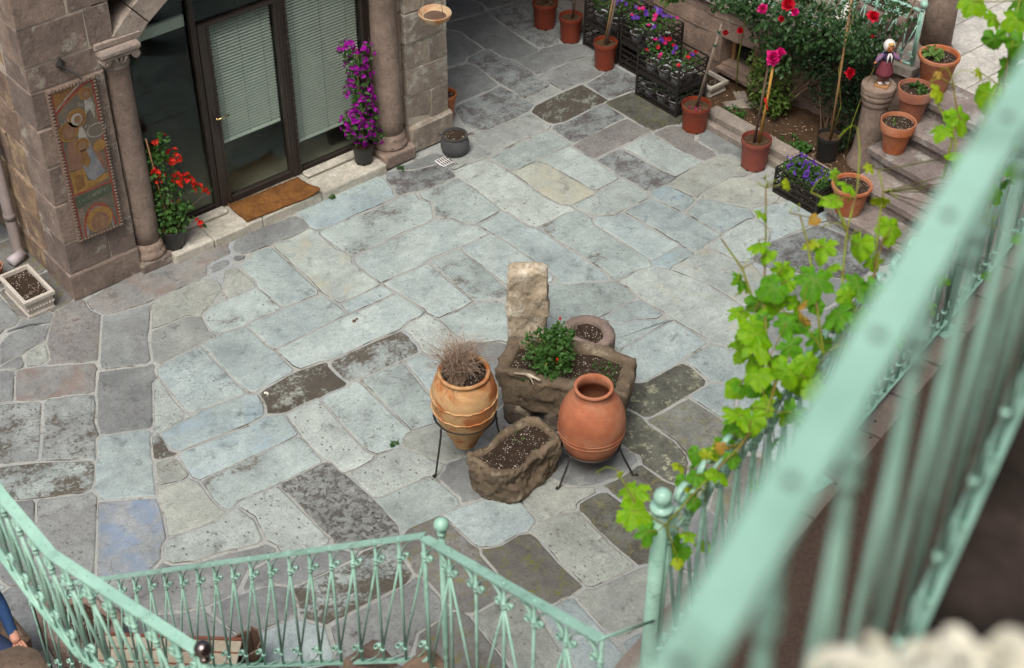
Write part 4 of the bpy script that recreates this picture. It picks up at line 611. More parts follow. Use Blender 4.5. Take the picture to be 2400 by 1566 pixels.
# ------------------------------------------------------------------ facade building
fac = thing('stone_building', 'pinkish tufa stone building front with round columns and arched glazed doorway', 'building', (2.1, .2, 0))
def block(x0, x1, y0, y1, z0, z1, mat, par=None, b=.009, j=.006, name='stone_block'):
    return MB().box(x0+.004, x1-.004, y0, y1, z0+.004, z1-.004, b=b, j=j).build(name, mat, par or fac)
zc = [0, .27, .60, .98, 1.36, 1.72, 2.06, 2.28]
for i in range(len(zc)-1):     # left pier, front face + its left return
    z0, z1 = zc[i], zc[i+1]
    if i == 0: block(0-.02, .66, -.02, .5, z0, z1, 'tufa')
    elif i in (1, 3, 5): sp = rnd(.2, .45); block(0, sp, rnd(0, .008), .42, z0, z1, 'tufa'); block(sp, .655, rnd(0, .008), .42, z0, z1, 'tufa')
    else: block(0, .655, rnd(0, .008), .42, z0, z1, 'tufa')
    y = .5 if i == 0 else .42; k = 0
    while y < 2.3:
        d = rnd(.32, .62); block(rnd(-.012, .012), .5, y, y+d, z0, z1, 'tufa_left', b=.018, j=.010); y += d; k += 1
block(.655, .96, .26, .6, 0, 2.2, 'column')                    # jamb behind the left column
# courses above
arc = lambda x: 1.04 + math.sqrt(max(0, 1.95**2-(x-2.14)**2)) if abs(x-2.14) < 1.95 else 0
for (z0, z1, xe) in ((2.28, 2.62, .80), (2.62, 2.96, 1.2), (2.96, 3.32, 4.17), (3.32, 3.7, 4.17), (3.7, 4.1, 4.17), (4.1, 4.5, 4.17)):
    x = 0; first = True
    while x < xe-.05:
        d = min(rnd(.38, .62), xe-x)
        if xe-x-d < .15: d = xe-x
        block(x, x+d, rnd(0, .01), .42, z0, z1, 'tufa' if z0 < 2.6 else random.choice(('tufa', 'column'))); x += d
    y = .42
    while y < 2.3: d = rnd(.35, .6); block(rnd(-.012, .012), .5, y, y+d, z0, z1, 'tufa_left', b=.018, j=.01); y += d
for k in range(11):                                            # arch ring of voussoirs
    a0 = math.radians(137-k*94/11); a1 = math.radians(137-(k+1)*94/11+.35)
    ri, ro = 1.66, 1.87; y0, y1 = -.015, .40; pr = []
    for (r, a) in ((ri, a0), (ri, a1), (ro, a1), (ro, a0)): pr.append((2.14+r*math.cos(a), 1.04+r*math.sin(a)))
    MB().add([(x, y, z) for y in (y0, y1) for x, z in pr], [(0, 1, 2, 3), (7, 6, 5, 4), (0, 4, 5, 1), (1, 5, 6, 2), (2, 6, 7, 3), (3, 7, 4, 0)]).build('voussoir', 'capital', fac)
for (x0, x1, y0, y1, z0, z1) in ((.012, .65, .012, 2.3, .0, 2.95), (3.672, 4.160, .014, 1.4, .0, 2.95), (.012, 4.16, .014, .4, 2.97, 4.48)):
    MB().box(x0, x1, y0, y1, z0, z1).build('mortar_core', 'wallmortar', fac)
MB().box(.60, 1.02, -.02, .42, 2.236, 2.30, b=.012, j=.004).build('impost_block', 'capital', fac)
def column(x, y, r, z0, z1, capital):
    prof = [(r*1.0, z0+.13), (r*1.0, z0+.3), (r*.99, (z0+z1)/2), (r*.93, z1-.02), (r*.98, z1)]
    sh = MB().lathe(prof, (x, y, 0), 36, wob=.03).build('column', 'column', fac, True)
    bs = MB().lathe([(r*1.30, z0), (r*1.33, z0+.03), (r*1.25, z0+.06), (r*1.16, z0+.075), (r*1.20, z0+.10), (r*1.12, z0+.13), (r*1.0, z0+.15)], (x, y, 0), 36, wob=.03).build('base', 'column', sh, True)
    if capital:
        c = MB(); c.lathe([(r*.98, z1-.03), (r*1.06, z1-.015), (r*1.0, z1), (r*1.02, z1+.03), (r*1.22, z1+.13)], (x, y, 0), 32)
        c.box(x-r*1.5, x+r*1.5, y-r*1.5, y+r*1.5, z1+.135, z1+.185, b=.012); c.box(x-r*1.36, x+r*1.36, y-r*1.36, y+r*1.36, z1+.10, z1+.137, b=.006)
        for sx in (-1, 1):
            pts = []
            for k in range(20): t = k/19*2.4*math.pi; rr = .034-.0045*t; pts.append((x+sx*(r*1.12-rr*math.cos(t)*1.0), y-r*1.34, z1+.085+rr*math.sin(t)))
            c.tube(pts, .008, 6)
            c.tube([(x+sx*r*1.12, y-r*1.32, z1+.085), (x+sx*r*1.12, y+r*1.32, z1+.085)], .036, 14)
        for t in range(3): c.tube([(x+(t-1)*.05, y-r*1.3, z1+.10), (x+(t-1)*.028, y-r*1.22, z1+.05), (x, y-r*1.05, z1+.02)], [.012, .014, .006], 6)
        smooth_edges(c.build('capital', 'capital', sh), 35)
    return sh
MB().box(.63, .99, -.07, .26, 0, .10, b=.015, j=.005).build('plinth', 'tufa', fac)
column(.79, .09, .122, .10, 2.05, True)
MB().box(3.29, 3.66, -.11, .26, 0, .15, b=.018, j=.006).build('plinth', 'tufa', fac)
column(3.49, .09, .135, .15, 2.05, True)
# right pier
zc = [0, .30, .62, .92, 1.20, 1.52, 1.86, 2.2, 2.6, 2.96]
for i in range(len(zc)-1):
    x0, x1 = 3.66, 4.17; z0, z1 = zc[i], zc[i+1]
    if i == 0: block(x0, x1+.02, -.04, 1.4, z0, z1, 'pale_pier', b=.02, j=.012); continue
    if i % 2: s_ = rnd(3.82, 3.95); block(x0, s_, rnd(0, .012), .5, z0, z1, 'pale_pier', j=.008); block(s_, x1, rnd(0, .012), 1.4, z0, z1, 'pale_pier', j=.008)
    else: block(x0, x1, rnd(0, .012), 1.4, z0, z1, 'pale_pier', j=.008)
    block(3.5, 3.655, .05, .5, z0+.01, z1+.01, 'column')      # narrow pilaster strip beside the column
MB().box(-.2, 7.6, .6, 6, 3.3, 3.55).build('passage_ceiling', 'tufa', fac)
MB().box(-.3, 7.6, 4.4, 4.8, 0, 3.3).build('back_wall', 'tufa', fac)
MB().box(4.0, 4.16, 1.4, 4.4, 0, 3.3).build('passage_wall', 'tufa', fac)
MB().box(4.17, 7.6, .02, .45, 2.95, 4.5, b=.01).build('lintel_wall', 'tufa', fac)
# threshold slabs
for (x0, x1) in ((.93, 1.34), (1.34, 1.86), (1.86, 2.52), (2.52, 3.285)):
    MB().box(x0+.003, x1-.003, -.13+rnd(-.006, .006), .34, -.02, .10+rnd(-.002, .003), b=.010, j=.003).build('sill_slab', 'marble', fac)
for (x0, x1) in ((.96, 1.66), (2.54, 3.36)): MB().box(x0, x1, .135, .24, .10, .145, b=.016).build('raised_sill', 'marble', fac)
# room behind the glass
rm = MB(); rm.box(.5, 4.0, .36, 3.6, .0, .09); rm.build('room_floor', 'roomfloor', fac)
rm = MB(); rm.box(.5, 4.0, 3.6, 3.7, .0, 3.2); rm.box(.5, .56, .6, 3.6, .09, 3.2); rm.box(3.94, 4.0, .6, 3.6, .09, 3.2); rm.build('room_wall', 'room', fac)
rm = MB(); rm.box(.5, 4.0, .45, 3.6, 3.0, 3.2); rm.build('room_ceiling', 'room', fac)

# glazed door front
dr = thing('glazed_door', 'dark bronze framed glass doors with pale venetian blinds and twisted trim', 'door', (2.1, .28, .1))
fr = MB(); Y0, Y1 = .255, .315; ZT = 3.0
for (x0, x1) in ((.955, 1.0), (1.60, 1.655), (3.36, 3.42)): fr.box(x0, x1, Y0, Y1, .10, ZT, b=.006)
fr.box(2.47, 2.535, Y0-.004, Y1, .10, ZT, b=.006)
for (x0, x1) in ((1.0, 1.6), (2.535, 3.36)): fr.box(x0, x1, Y0+.005, Y1-.005, .10, .16, b=.004)
fr.build('frame', 'doorframe', dr)
lf = MB()
for (x0, x1) in ((1.66, 1.75), (2.43, 2.465)): lf.box(x0, x1, Y0-.012, Y1-.01, .115, 1.99, b=.006)
for (z0, z1) in ((.115, .18), (1.955, 1.99)): lf.box(1.75, 2.43, Y0-.010, Y1-.012, z0, z1, b=.005)
leafo = lf.build('door_leaf', 'doorframe', dr)
def rope(x, y, z0, z1, r=.012):
    m = MB(); n = int((z1-z0)/.022)
    for ph in (0, math.pi):
        pts = [(x+r*.5*math.cos(ph+k*.95), y+r*.5*math.sin(ph+k*.95), z0+(z1-z0)*k/n) for k in range(n+1)]; m.tube(pts, r*.72, 5, False)
    m.build('twisted_moulding', 'doorframe', dr, True)
for x in (1.603, 1.752, 2.468, 2.537): rope(x, Y0-.014, .13, 2.6 if x not in (1.752,) else 1.95)
hd = MB().box(1.69, 1.725, Y0-.022, Y0-.011, .93, 1.17, b=.004).build('lock_plate', 'iron', dr)
hm = MB(); hm.tube([(1.707, Y0-.02, 1.07), (1.707, Y0-.06, 1.07)], .009, 8); hm.tube([(1.707, Y0-.06, 1.07), (1.76, Y0-.064, 1.07), (1.83, Y0-.058, 1.072)], [.009, .008, .007], 8); hm.build('lever', 'brass', hd, True)
for nm, x0, x1, z0, z1 in (('pane', 1.0, 1.6, .16, 2.95), ('pane', 1.75, 2.43, .18, 1.955), ('pane', 1.655, 2.47, 1.995, 2.95), ('pane', 2.535, 3.36, .16, 2.95)):
    MB().box(x0, x1, .283, .289, z0, z1).build('glass_pane', 'glass', dr)
def blind(x0, x1, z0, z1, y):
    m = MB(); n = int((z1-z0)/.030)
    for i in range(n):
        z = z0 + (i if i > 14 else i*1.0)*(z1-z0)/n; h = .011
        m.add([(x0, y+.0095, z+h), (x1, y+.0095, z+h), (x1, y-.0095, z), (x0, y-.0095, z), (x0, y+.0095, z+h-.002), (x1, y+.0095, z+h-.002), (x1, y-.0095, z-.002), (x0, y-.0095, z-.002)], [(0, 3, 2, 1), (4, 5, 6, 7), (0, 1, 5, 4), (2, 3, 7, 6)])
    b_ = m.build('blind', 'blind', dr, False, 'stuff')
    MB().box(x0, x1, y-.012, y+.012, z0-.028, z0-.002, b=.004).build('bottom_rail', 'blind', b_)
    t = MB()
    for q in (.15, .5, .85): x = x0+(x1-x0)*q; t.tube([(x, y-.012, z0), (x, y-.012, z1)], .0012, 4, False)
    t.build('cord', 'irongrey', b_)
blind(1.765, 2.425, .74, 1.95, .335); blind(2.545, 3.35, .42, 2.9, .345)
MB().box(1.02, 1.59, .32, .36, 1.99, 2.10, b=.008).build('rolled_blind', 'blind', dr)

# doormat (curled corner)
def doormat():
    m = MB(); nx, ny = 24, 12; P = [V((1.70, .225)), V((1.71, -.10)), V((2.50, -.145)), V((2.47, .205))]; vs = []
    for top in (1, 0):
        for j in range(ny+1):
            for i in range(nx+1):
                u, v = i/nx, j/ny; q = (P[0]*(1-u)+P[3]*u)*(1-v)+(P[1]*(1-u)+P[2]*u)*v
                e = .010*mnoise.noise((q.x*8, q.y*8, 1)) ; z = .112 + e*.6
                over = max(0, -.125-q.y); z -= over*.6
                lift = max(0, (u-.80)/.2)*max(0, (v-.45)/.55)*.05 + max(0, (.08-u)/.08)*max(0, .35-v)*.09; z += lift
                ex = .008*mnoise.noise((q.x*25, q.y*25, 5))
                vs.append((q.x+ex, q.y+ex, z + (.012 if top else 0)))
    N = (nx+1)*(ny+1); fs = []
    for j in range(ny):
        for i in range(nx): a = j*(nx+1)+i; fs.append((a, a+nx+1, a+nx+2, a+1)); fs.append((N+a, N+a+1, N+a+nx+2, N+a+nx+1))
    bd = [i for i in range(nx+1)] + [j*(nx+1)+nx for j in range(1, ny+1)] + [ny*(nx+1)+i for i in range(nx-1, -1, -1)] + [j*(nx+1) for j in range(ny-1, 0, -1)]
    for k in range(len(bd)): a, b = bd[k], bd[(k+1) % len(bd)]; fs.append((a, b, N+b, N+a))
    m.add(vs, fs); fz = MB()
    for k in range(420):
        u = rnd(0, 1); v = random.choice((0, 1)) if random.random() < .8 else rnd(0, 1); q = (P[0]*(1-u)+P[3]*u)*(1-v)+(P[1]*(1-u)+P[2]*u)*v
        d = V((rnd(-.4, .4), (1 if v < .5 else -1), rnd(-.2, .4))).normalized(); a = V((q.x, q.y, .118)); fz.tube([a, a+d*rnd(.006, .018)], .0012, 3, False)
    t = tag(m.build('doormat', 'coir', None, True), 'rust brown coir doormat with curled corner on marble threshold', 'doormat')
    f = fz.build('frayed_fibre', 'coir', t); f['kind'] = 'stuff'
doormat()

# fresco panel
fp = thing('icon_panel', 'tall framed religious painting of haloed figures hung on the stone pier', 'painting', (.33, -.03, .58))
PX0, PX1, PZ0, PZ1 = .125, .545, .59, 2.06
MB().box(PX0-.005, PX1+.005, -.045, -.004, PZ0-.005, PZ1+.005, b=.006, j=.002).build('board', 'framewood', fp)
fm = MB()
n = 46
for k in range(n):
    z = PZ0+.012+(PZ1-PZ0-.024)*k/(n-1)
    for x in (PX0+.012, PX1-.012): fm.box(x-.012, x+.012, -.056, -.044, z-.010, z+.010, b=.004)
for k in range(13):
    x = PX0+.03+(PX1-PX0-.06)*k/12
    for z in (PZ0+.012, PZ1-.012): fm.box(x-.010, x+.010, -.056, -.044, z-.012, z+.012, b=.004)
f_ = fm.build('beaded_frame', 'framewood', fp); f_['kind'] = 'stuff'
rb = MB()
for (x0, x1, z0, z1) in ((PX0+.024, PX0+.040, PZ0+.024, PZ1-.024), (PX1-.040, PX1-.024, PZ0+.024, PZ1-.024)): rb.box(x0, x1, -.0475, -.045, z0, z1)
rb.box(PX0+.04, PX1-.04, -.0475, -.045, 1.045, 1.065); rb.build('red_border', 'oxblood', fp)
def flat(name, pts, mat, lay, par=None):
    y = -.0455-.0007*lay; MB().add([(PX0+.04+u*(PX1-PX0-.08), y, PZ0+.03+v*(PZ1-PZ0-.06)) for u, v in pts], [tuple(range(len(pts)))]).build(name, mat, par or fp)
def disc(u, v, r, n=22, k=1.0): return [(u+r*math.cos(2*math.pi*i/n)/(.34/1.41*1.0)*.24, v+k*r*math.sin(2*math.pi*i/n)*.24) for i in range(n)]
flat('painted_ground', [(0, 0), (1, 0), (1, 1), (0, 1)], 'slate', 0)
flat('painted_corner', [(0, 1), (0, .88)] + [(.95*math.sin(t*.12)**1.0*1.0, .88+.12*t/10) for t in range(1, 10)] + [(.9, 1)], 'ochre', 1)
flat('painted_arch', [(0, .86)]+[(t/10, .86+.14*math.sin(t/10*1.35)) for t in range(1, 11)]+[(t/10, .885+.14*math.sin(t/10*1.35)) for t in range(10, -1, -1)], 'oxblood', 2)
flat('painted_arch', [(0, .885)]+[(t/10, .885+.14*math.sin(t/10*1.35)) for t in range(1, 11)]+[(t/10, .895+.14*math.sin(t/10*1.35)) for t in range(10, -1, -1)], 'icewhite', 3)
flat('painted_throne', [(.02, .30), (.98, .34), (.98, .38), (.42, .37), (.42, .46), (.02, .47)], 'gilt', 2)
flat('painted_throne', [(.10, .33), (.34, .34), (.34, .43), (.10, .44)], 'ochre', 3)
flat('painted_robe', [(.02, .48), (.06, .62), (.18, .70), (.34, .69), (.45, .60), (.52, .47), (.40, .46)], 'brownpaint', 3)
flat('painted_robe', [(.42, .60), (.40, .72), (.52, .76), (.60, .70), (.70, .58), (.58, .54)], 'icewhite', 3)
flat('painted_robe', [(.38, .47), (.46, .58), (.64, .60), (.82, .50), (.92, .39), (.60, .36), (.46, .38)], 'blueroll', 4)
flat('painted_robe', [(.66, .60), (.86, .56), (.97, .44), (.90, .40), (.78, .50)], 'brownpaint', 5)
flat('painted_child', [(.36, .50), (.40, .60), (.52, .60), (.60, .50), (.50, .46)], 'ochre', 6)
flat('painted_angel', [(.70, .80), (.74, .90), (.90, .92), (.97, .84), (.92, .76), (.84, .83)], 'icewhite', 3)
flat('painted_star', disc(.90, .68, .26, k=.75), 'icewhite', 3); flat('painted_star', disc(.90, .68, .22, k=.75), 'slate', 4)
for (u, v, r, hm_) in ((.20, .735, .27, 'brownpaint'), (.46, .80, .26, 'icewhite'), (.46, .62, .20, 'facepaint'), (.80, .935, .17, 'brownpaint')):
    flat('painted_halo', disc(u, v, r), 'gilt', 5); flat('painted_halo', disc(u, v, r*.9), 'ochre', 6); flat('painted_hood', disc(u, v-.006, r*.56, k=1.1), hm_, 7); flat('painted_face', disc(u+.02, v-.008, r*.36, k=1.15), 'facepaint', 8)
flat('painted_hand', disc(.90, .575, .16), 'gilt', 6)
flat('painted_band', [(.0, .215), (1, .235), (1, .30), (0, .29)], 'greenpaint', 2)
flat('painted_lunette', [(.06, 0)]+[(.5-.44*math.cos(math.pi*t/14), .02+.185*math.sin(math.pi*t/14)) for t in range(15)]+[(.94, 0)], 'oxblood', 3)
flat('painted_lunette', [(.12, 0)]+[(.5-.38*math.cos(math.pi*t/14), .015+.165*math.sin(math.pi*t/14)) for t in range(15)]+[(.88, 0)], 'blueroll', 4)
flat('painted_lunette', [(.18, 0)]+[(.5-.32*math.cos(math.pi*t/14), .01+.14*math.sin(math.pi*t/14)) for t in range(15)]+[(.82, 0)], 'slate', 5)
flat('painted_halo', disc(.52, .085, .36), 'gilt', 6); flat('painted_hood', disc(.52, .066, .24, k=1.2), 'brownpaint', 7); flat('painted_face', disc(.52, .068, .15, k=1.3), 'facepaint', 8)
lt = MB()                                                     # strokes of lettering on the dark band and beside the heads
def stroke(a, b, w=.0032):
    a = V((PX0+.04+a[0]*.34, PZ0+.03+a[1]*1.41)); b = V((PX0+.04+b[0]*.34, PZ0+.03+b[1]*1.41)); d = (b-a).normalized(); q = V((-d.y, d.x))*w/2; y = -.0455-.0007*9
    lt.add([(p.x, y, p.y) for p in (a-q, b-q, b+q, a+q)], [(0, 1, 2, 3)])
for i, ch in enumerate('CAI0 HPOTAT'):
    u = .10+i*.075; v = .245+.0018*i
    if ch == ' ': continue
    for a, b in {'C': [((0, 0), (0, 1)), ((0, 1), (1, 1)), ((0, 0), (1, 0))], 'A': [((0, 0), (.5, 1)), ((.5, 1), (1, 0)), ((.2, .4), (.8, .4))], 'I': [((.5, 0), (.5, 1))], '0': [((0, 0), (0, 1)), ((1, 0), (1, 1)), ((0, 1), (1, 1)), ((0, 0), (1, 0))], 'H': [((0, 0), (0, 1)), ((1, 0), (1, 1)), ((0, .5), (1, .5))], 'P': [((0, 0), (0, 1)), ((0, 1), (1, .9)), ((1, .9), (0, .5))], 'O': [((0, 0), (0, 1)), ((1, 0), (1, 1)), ((0, 1), (1, 1)), ((0, 0), (1, 0))], 'T': [((.5, 0), (.5, 1)), ((0, 1), (1, 1))]}[ch]:
        stroke((u+a[0]*.04, v+a[1]*.024), (u+b[0]*.04, v+b[1]*.024))
for (u, v) in ((.05, .79), (.14, .795), (.22, .80), (.58, .87), (.64, .865), (.62, .72), (.70, .715)): stroke((u, v), (u+.03, v+.02), .004); stroke((u+.03, v+.02), (u+.04, v-.003), .004)
lt.build('lettering', 'icewhite', fp, False, 'stuff')
# iron bracket above the panel
bk = thing('iron_bracket', 'small black iron hook bracket fixed above the painting', 'bracket', (.30, -.02, 2.2))
MB().add([(.30, -.006, 2.30), (.345, -.006, 2.235), (.30, -.006, 2.17), (.255, -.006, 2.235), (.30, -.03, 2.235)], [(0, 4, 1), (1, 4, 2), (2, 4, 3), (3, 4, 0)]).build('diamond_plate', 'iron', bk)
MB().tube([(.30, -.02, 2.225), (.34, -.09, 2.20), (.375, -.14, 2.155), (.385, -.15, 2.13), (.392, -.155, 2.15)], [.010, .010, .009, .008, .007], 7).build('hook', 'iron', bk, True)
# drain pipe and the left recess
dp = thing('drain_pipe', 'grey brown plastic drain pipe down the left side wall', 'pipe', (-.09, .9, 0))
MB().tube([(-.09, .90, 3.2), (-.09, .90, .12), (-.10, .86, .06), (-.10, .80, .05)], .052, 16).build('pipe', 'pvc', dp, True)
for z in (.45, 1.25, 2.1): MB().tube([(-.09, .90, z-.03), (-.09, .90, z+.03)], .057, 16).build('collar', 'pvc', dp, True)
MB().tube([(-.10, .83, .06), (-.22, .80, .045)], .05, 16).build('spout', 'pvc2', dp, True)
tp = MB().box(-.25, -.19, 1.1, 1.7, .25, 1.2, b=.01).build('leaning_panel', 'teal'); tag(tp, 'dark teal board leaning in the left recess behind the pipe', 'board')
# ------------------------------------------------------------------ garden wall, steps, terrace
gw = thing('garden_wall', 'tan stone retaining wall with small basement window behind the roses', 'wall', (7.1, -1, 0))
def wx(y): return 7.03 if y > -.8 else 7.03 + (-.8-y)*.165
zc = [-.05, .20, .50, .70, .86]
for i in range(4):
    y = 4.3
    while y > -3.05:
        d = rnd(.45, .8); y1 = max(y-d, -3.08)
        if y1 < -2.85: y1 = -3.08
        ya, yb = y, y1
        segs = [(ya, yb)]
        if i in (1,):     # window opening between y=-0.95 and -1.55
            segs = []
            if ya > -.95: segs.append((ya, max(yb, -.95)))
            if yb < -1.55: segs.append((min(ya, -1.55), yb))
        if i == 0 and yb < -.95 and ya > -1.55: pass
        for a, b in segs:
            if a-b < .05: continue
            xa, xb = wx(a)+rnd(-.006, .006), wx(b)+rnd(-.006, .006); z0, z1 = zc[i]+.004, zc[i+1]-.004
            t = .30
            m = MB().add([(xa, a-.004, z0), (xb, b+.004, z0), (xb+t, b+.004, z0), (xa+t, a-.004, z0), (xa, a-.004, z1), (xb, b+.004, z1), (xb+t, b+.004, z1), (xa+t, a-.004, z1)], [(0, 1, 2, 3), (7, 6, 5, 4), (0, 4, 5, 1), (1, 5, 6, 2), (2, 6, 7, 3), (3, 7, 4, 0)])
            m.build('stone_block', 'gardenwall', gw)
        y = y1
y = 4.3
while y > -3.0:
    d = rnd(.6, .9); y1 = max(y-d, -3.1)
    if y1 < -2.8: y1 = -3.1
    xa, xb = wx(y)-.05, wx(y1)-.05
    MB().add([(xa, y-.004, .862), (xb, y1+.004, .862), (xb+.45, y1+.004, .862), (xa+.45, y-.004, .862), (xa+.012, y-.004, .945), (xb+.012, y1+.004, .945), (xb+.45, y1+.004, .945), (xa+.45, y-.004, .945)], [(0, 3, 2, 1), (4, 5, 6, 7), (0, 1, 5, 4), (1, 2, 6, 5), (2, 3, 7, 6), (3, 0, 4, 7)]).build('coping_stone', 'kerb', gw)
    y = y1
wb = MB().box(7.30, 7.34, -1.58, -.92, .15, .55).build('window_back', 'room', gw)
wf = MB(); wf.box(7.22, 7.26, -1.0, -.955, .18, .50); wf.box(7.22, 7.26, -1.30, -1.26, .18, .50); wf.build('window_frame', 'stake', gw)
MB().box(7.235, 7.245, -1.26, -1.0, .19, .50).build('window_pane', 'glass', gw); MB().box(7.23, 7.25, -1.55, -1.30, .19, .50).build('window_board', 'gardenwall', gw)
MB().box(7.0, 7.3, -1.56, -.94, .12, .185, b=.012, j=.005).build('window_sill', 'gardenwall', gw)
for k, (x, y, a, lb) in enumerate(((6.72, -1.52, .11, 'flat grey stone slab at the bed corner nearest the red pot'), (6.90, -1.42, .09, 'flat grey stone lying below the basement window sill'), (6.84, -1.62, .07, 'small grey stone at the foot of the light green shrub'))):
    tag(MB().box(x-a, x+a, y-a*.7, y+a*.7, .0, .06+rnd(.02, .06), b=.015, j=.012, rot=rnd(0, 3)).build('loose_stone', 'kerb'), lb, 'stone', 'loose stones by the garden wall')

st = thing('stone_steps', 'worn stone steps with projecting nosings climbing to the pale terrace', 'stairs', (6.5, -4.8, 0))
ye = [-3.37, -3.40, -3.30, -3.22, -3.16]
for i in range(5):
    x0 = 5.93+.31*i; z = .17*(i+1); xe = x0+.40 if i < 4 else 7.62
    zt = z if i < 4 else .853
    m = MB(); n = 14; P = []
    for k in range(n+1):
        y = ye[i] - 3.4*k/n; P.append((x0+.012*mnoise.noise((y*3, i, 0))+(.03 if k == 0 else 0), y))
    top = [(x, y, zt+.006*mnoise.noise((x*5, y*5, 2))) for x, y in P]; topb = [(xe, y, zt) for x, y in P]; low = [(x+.004, y, zt-.062) for x, y in P]; lowb = [(xe, y, zt-.062) for x, y in P]
    N = n+1; vs = top+topb+low+lowb; fs = []
    for k in range(n): fs += [(k, k+1, N+k+1, N+k), (2*N+k, k, k+1, 2*N+k+1)[::-1], (2*N+k, 3*N+k, 3*N+k+1, 2*N+k+1)]
    fs += [(0, N, 3*N, 2*N), (n, 2*N+n, 3*N+n, N+n)]
    m.add(vs, fs); smooth_edges(m.build('tread', 'step', st), 40)
    MB().box(x0+.05, xe, ye[i]-3.4, ye[i]-.03, z-.17, zt-.062, b=.006, j=.003).build('riser', 'step', st)
# low stub column with the doll
sc = thing('stub_column', 'short reddish stone column with round moulded cap beside the steps', 'column', (6.94, -3.05, 0))
MB().lathe([(.185, .0), (.18, .10), (.155, .16), (.142, .22), (.132, .45), (.122, .70), (.122, .74)], (6.94, -3.05, 0), 30, wob=.05).build('shaft', 'column', sc, True)
smooth_edges(MB().lathe([(.122, .73), (.135, .75), (.142, .78), (.138, .80), (.155, .825), (.160, .85), (.152, .872), (.163, .885), (.165, .94), (.158, .95)], (6.94, -3.05, 0), 34, cap1=True, wob=.03).build('cap', 'column', sc), 35)
def cyl(m, c, r0, r1, z0, z1, n=12): m.lathe([(r0, z0), (r1, z1)], c, n, cap1=True); return m
D0 = (6.94, -3.09, .95)
dl = thing('peasant_doll', 'doll in white headscarf and plum skirt standing on the stub column', 'doll', D0)
fd = V((-.55, -.83, 0)).normalized(); sdv = V((fd.y, -fd.x, 0))
def dp_(f, s, z): return V(D0)+fd*f+sdv*s+V((0, 0, z))
MB().box(D0[0]-.065, D0[0]+.065, D0[1]-.065, D0[1]+.065, D0[2], D0[2]+.022, b=.003, rot=.35).build('base', 'signwood', dl)
for s_ in (-.032, .032):
    leg = MB().tube([dp_(0, s_, .03), dp_(0, s_, .09), dp_(0, s_, .17)], [.017, .021, .022], 9).build('leg', 'dollsock', dl, True)
    MB().ball(dp_(.015, s_, .035), .024, 10, 6, (1, 1.2, .6)).build('shoe', 'white', leg, True)
MB().lathe([(.085, .125), (.080, .15), (.062, .22), (.045, .27), (.04, .275)], dp_(0, 0, 0), 18, wob=.12).build('skirt', 'dollskirt', dl, True)
MB().lathe([(.045, .265), (.05, .30), (.048, .335), (.025, .352)], dp_(0, 0, 0), 16).build('bodice', 'dollvest', dl, True)
for s_ in (-1, 1):
    am = MB().tube([dp_(0, s_*.045, .335), dp_(.012, s_*.085, .30), dp_(.03, s_*.115, .275)], [.02, .024, .015], 9).build('sleeve', 'dollblouse', dl, True)
    MB().ball(dp_(.036, s_*.124, .268), .013, 8, 6).build('hand', 'dollskin', am, True)
hd_ = MB().ball(dp_(.008, 0, .415), .047, 16, 10, (1, 1, 1.12)).build('head', 'dollskin', dl, True)
sf = MB(); 
for i in range(9):
    pass
sfv = MB().ball((0, 0, 0), .056, 18, 12, (1, 1, 1.1)); keep = [f for f in sfv.f if not all((V(sfv.v[i]).dot(fd) > .030 and V(sfv.v[i]).z < .030) for i in f)]; sfv.f = keep; sfv.v = [tuple(dp_(-.004, 0, .42)+V(v)) for v in sfv.v]
sfv.build('headscarf', 'white', dl, True)
tm = MB()
for s_ in (-.018, .016): tm.tube([dp_(.045, s_*.3, .362), dp_(.058, s_, .33), dp_(.062, s_*1.3, .27)], [.009, .010, .005], 7)
tm.build('scarf_tail', 'white', dl, True)
for s_ in (-1, 1): MB().ball(dp_(.050, s_*.018, .415), .0065, 8, 5).build('eye', 'hair', hd_, True)
MB().ball(dp_(.054, 0, .402), .006, 8, 5).build('nose', 'dollskin', hd_, True); MB().ball(dp_(.048, 0, .385), .008, 8, 5, (1.2, 1.2, .5)).build('mouth', 'ribbon', hd_, True)
MB().ball(dp_(.034, .0, .452), .03, 10, 6, (1, 1, .45)).build('fringe', 'yellowhair', hd_, True)

tc = thing('terrace_column', 'pinkish round stone column with moulded base on the terrace', 'column', (7.86, -2.97, TZ))
MB().lathe([(.152, TZ+.17), (.148, TZ+.6), (.140, TZ+2.6)], (7.86, -2.97, 0), 32, wob=.03).build('shaft', 'column', tc, True)
smooth_edges(MB().lathe([(.215, TZ), (.215, TZ+.045), (.205, TZ+.05), (.212, TZ+.085), (.19, TZ+.11), (.178, TZ+.14), (.155, TZ+.175)], (7.86, -2.97, 0), 34, wob=.03).build('base', 'column', tc), 35)

# ------------------------------------------------------------------ rough stone things
def resample(poly, n, rad=.05):
    P = [V(p) for p in poly]; out = []
    for i in range(len(P)):
        a, b, c = P[i-1], P[i], P[(i+1) % len(P)]; r = min(rad, (a-b).length*.45, (c-b).length*.45)
        p0 = b+(a-b).normalized()*r; p2 = b+(c-b).normalized()*r
        for k in range(5): t = k/4; out.append(p0*(1-t)**2+b*2*t*(1-t)+p2*t*t)
    L = [0]
    for i in range(len(out)): L.append(L[-1]+(out[(i+1) % len(out)]-out[i]).length)
    res = []; j = 0
    for k in range(n):
        d = L[-1]*k/n
        while L[j+1] < d: j += 1
        t = (d-L[j])/max(1e-9, L[j+1]-L[j]); res.append(out[j].lerp(out[(j+1) % len(out)], t))
    return res
def inset(ring, d):
    n = len(ring); out = []
    for i in range(n):
        t = ring[(i+1) % n]-ring[i-1]; nn = V((-t.y, t.x)).normalized(); out.append(ring[i]+nn*d)
    return out
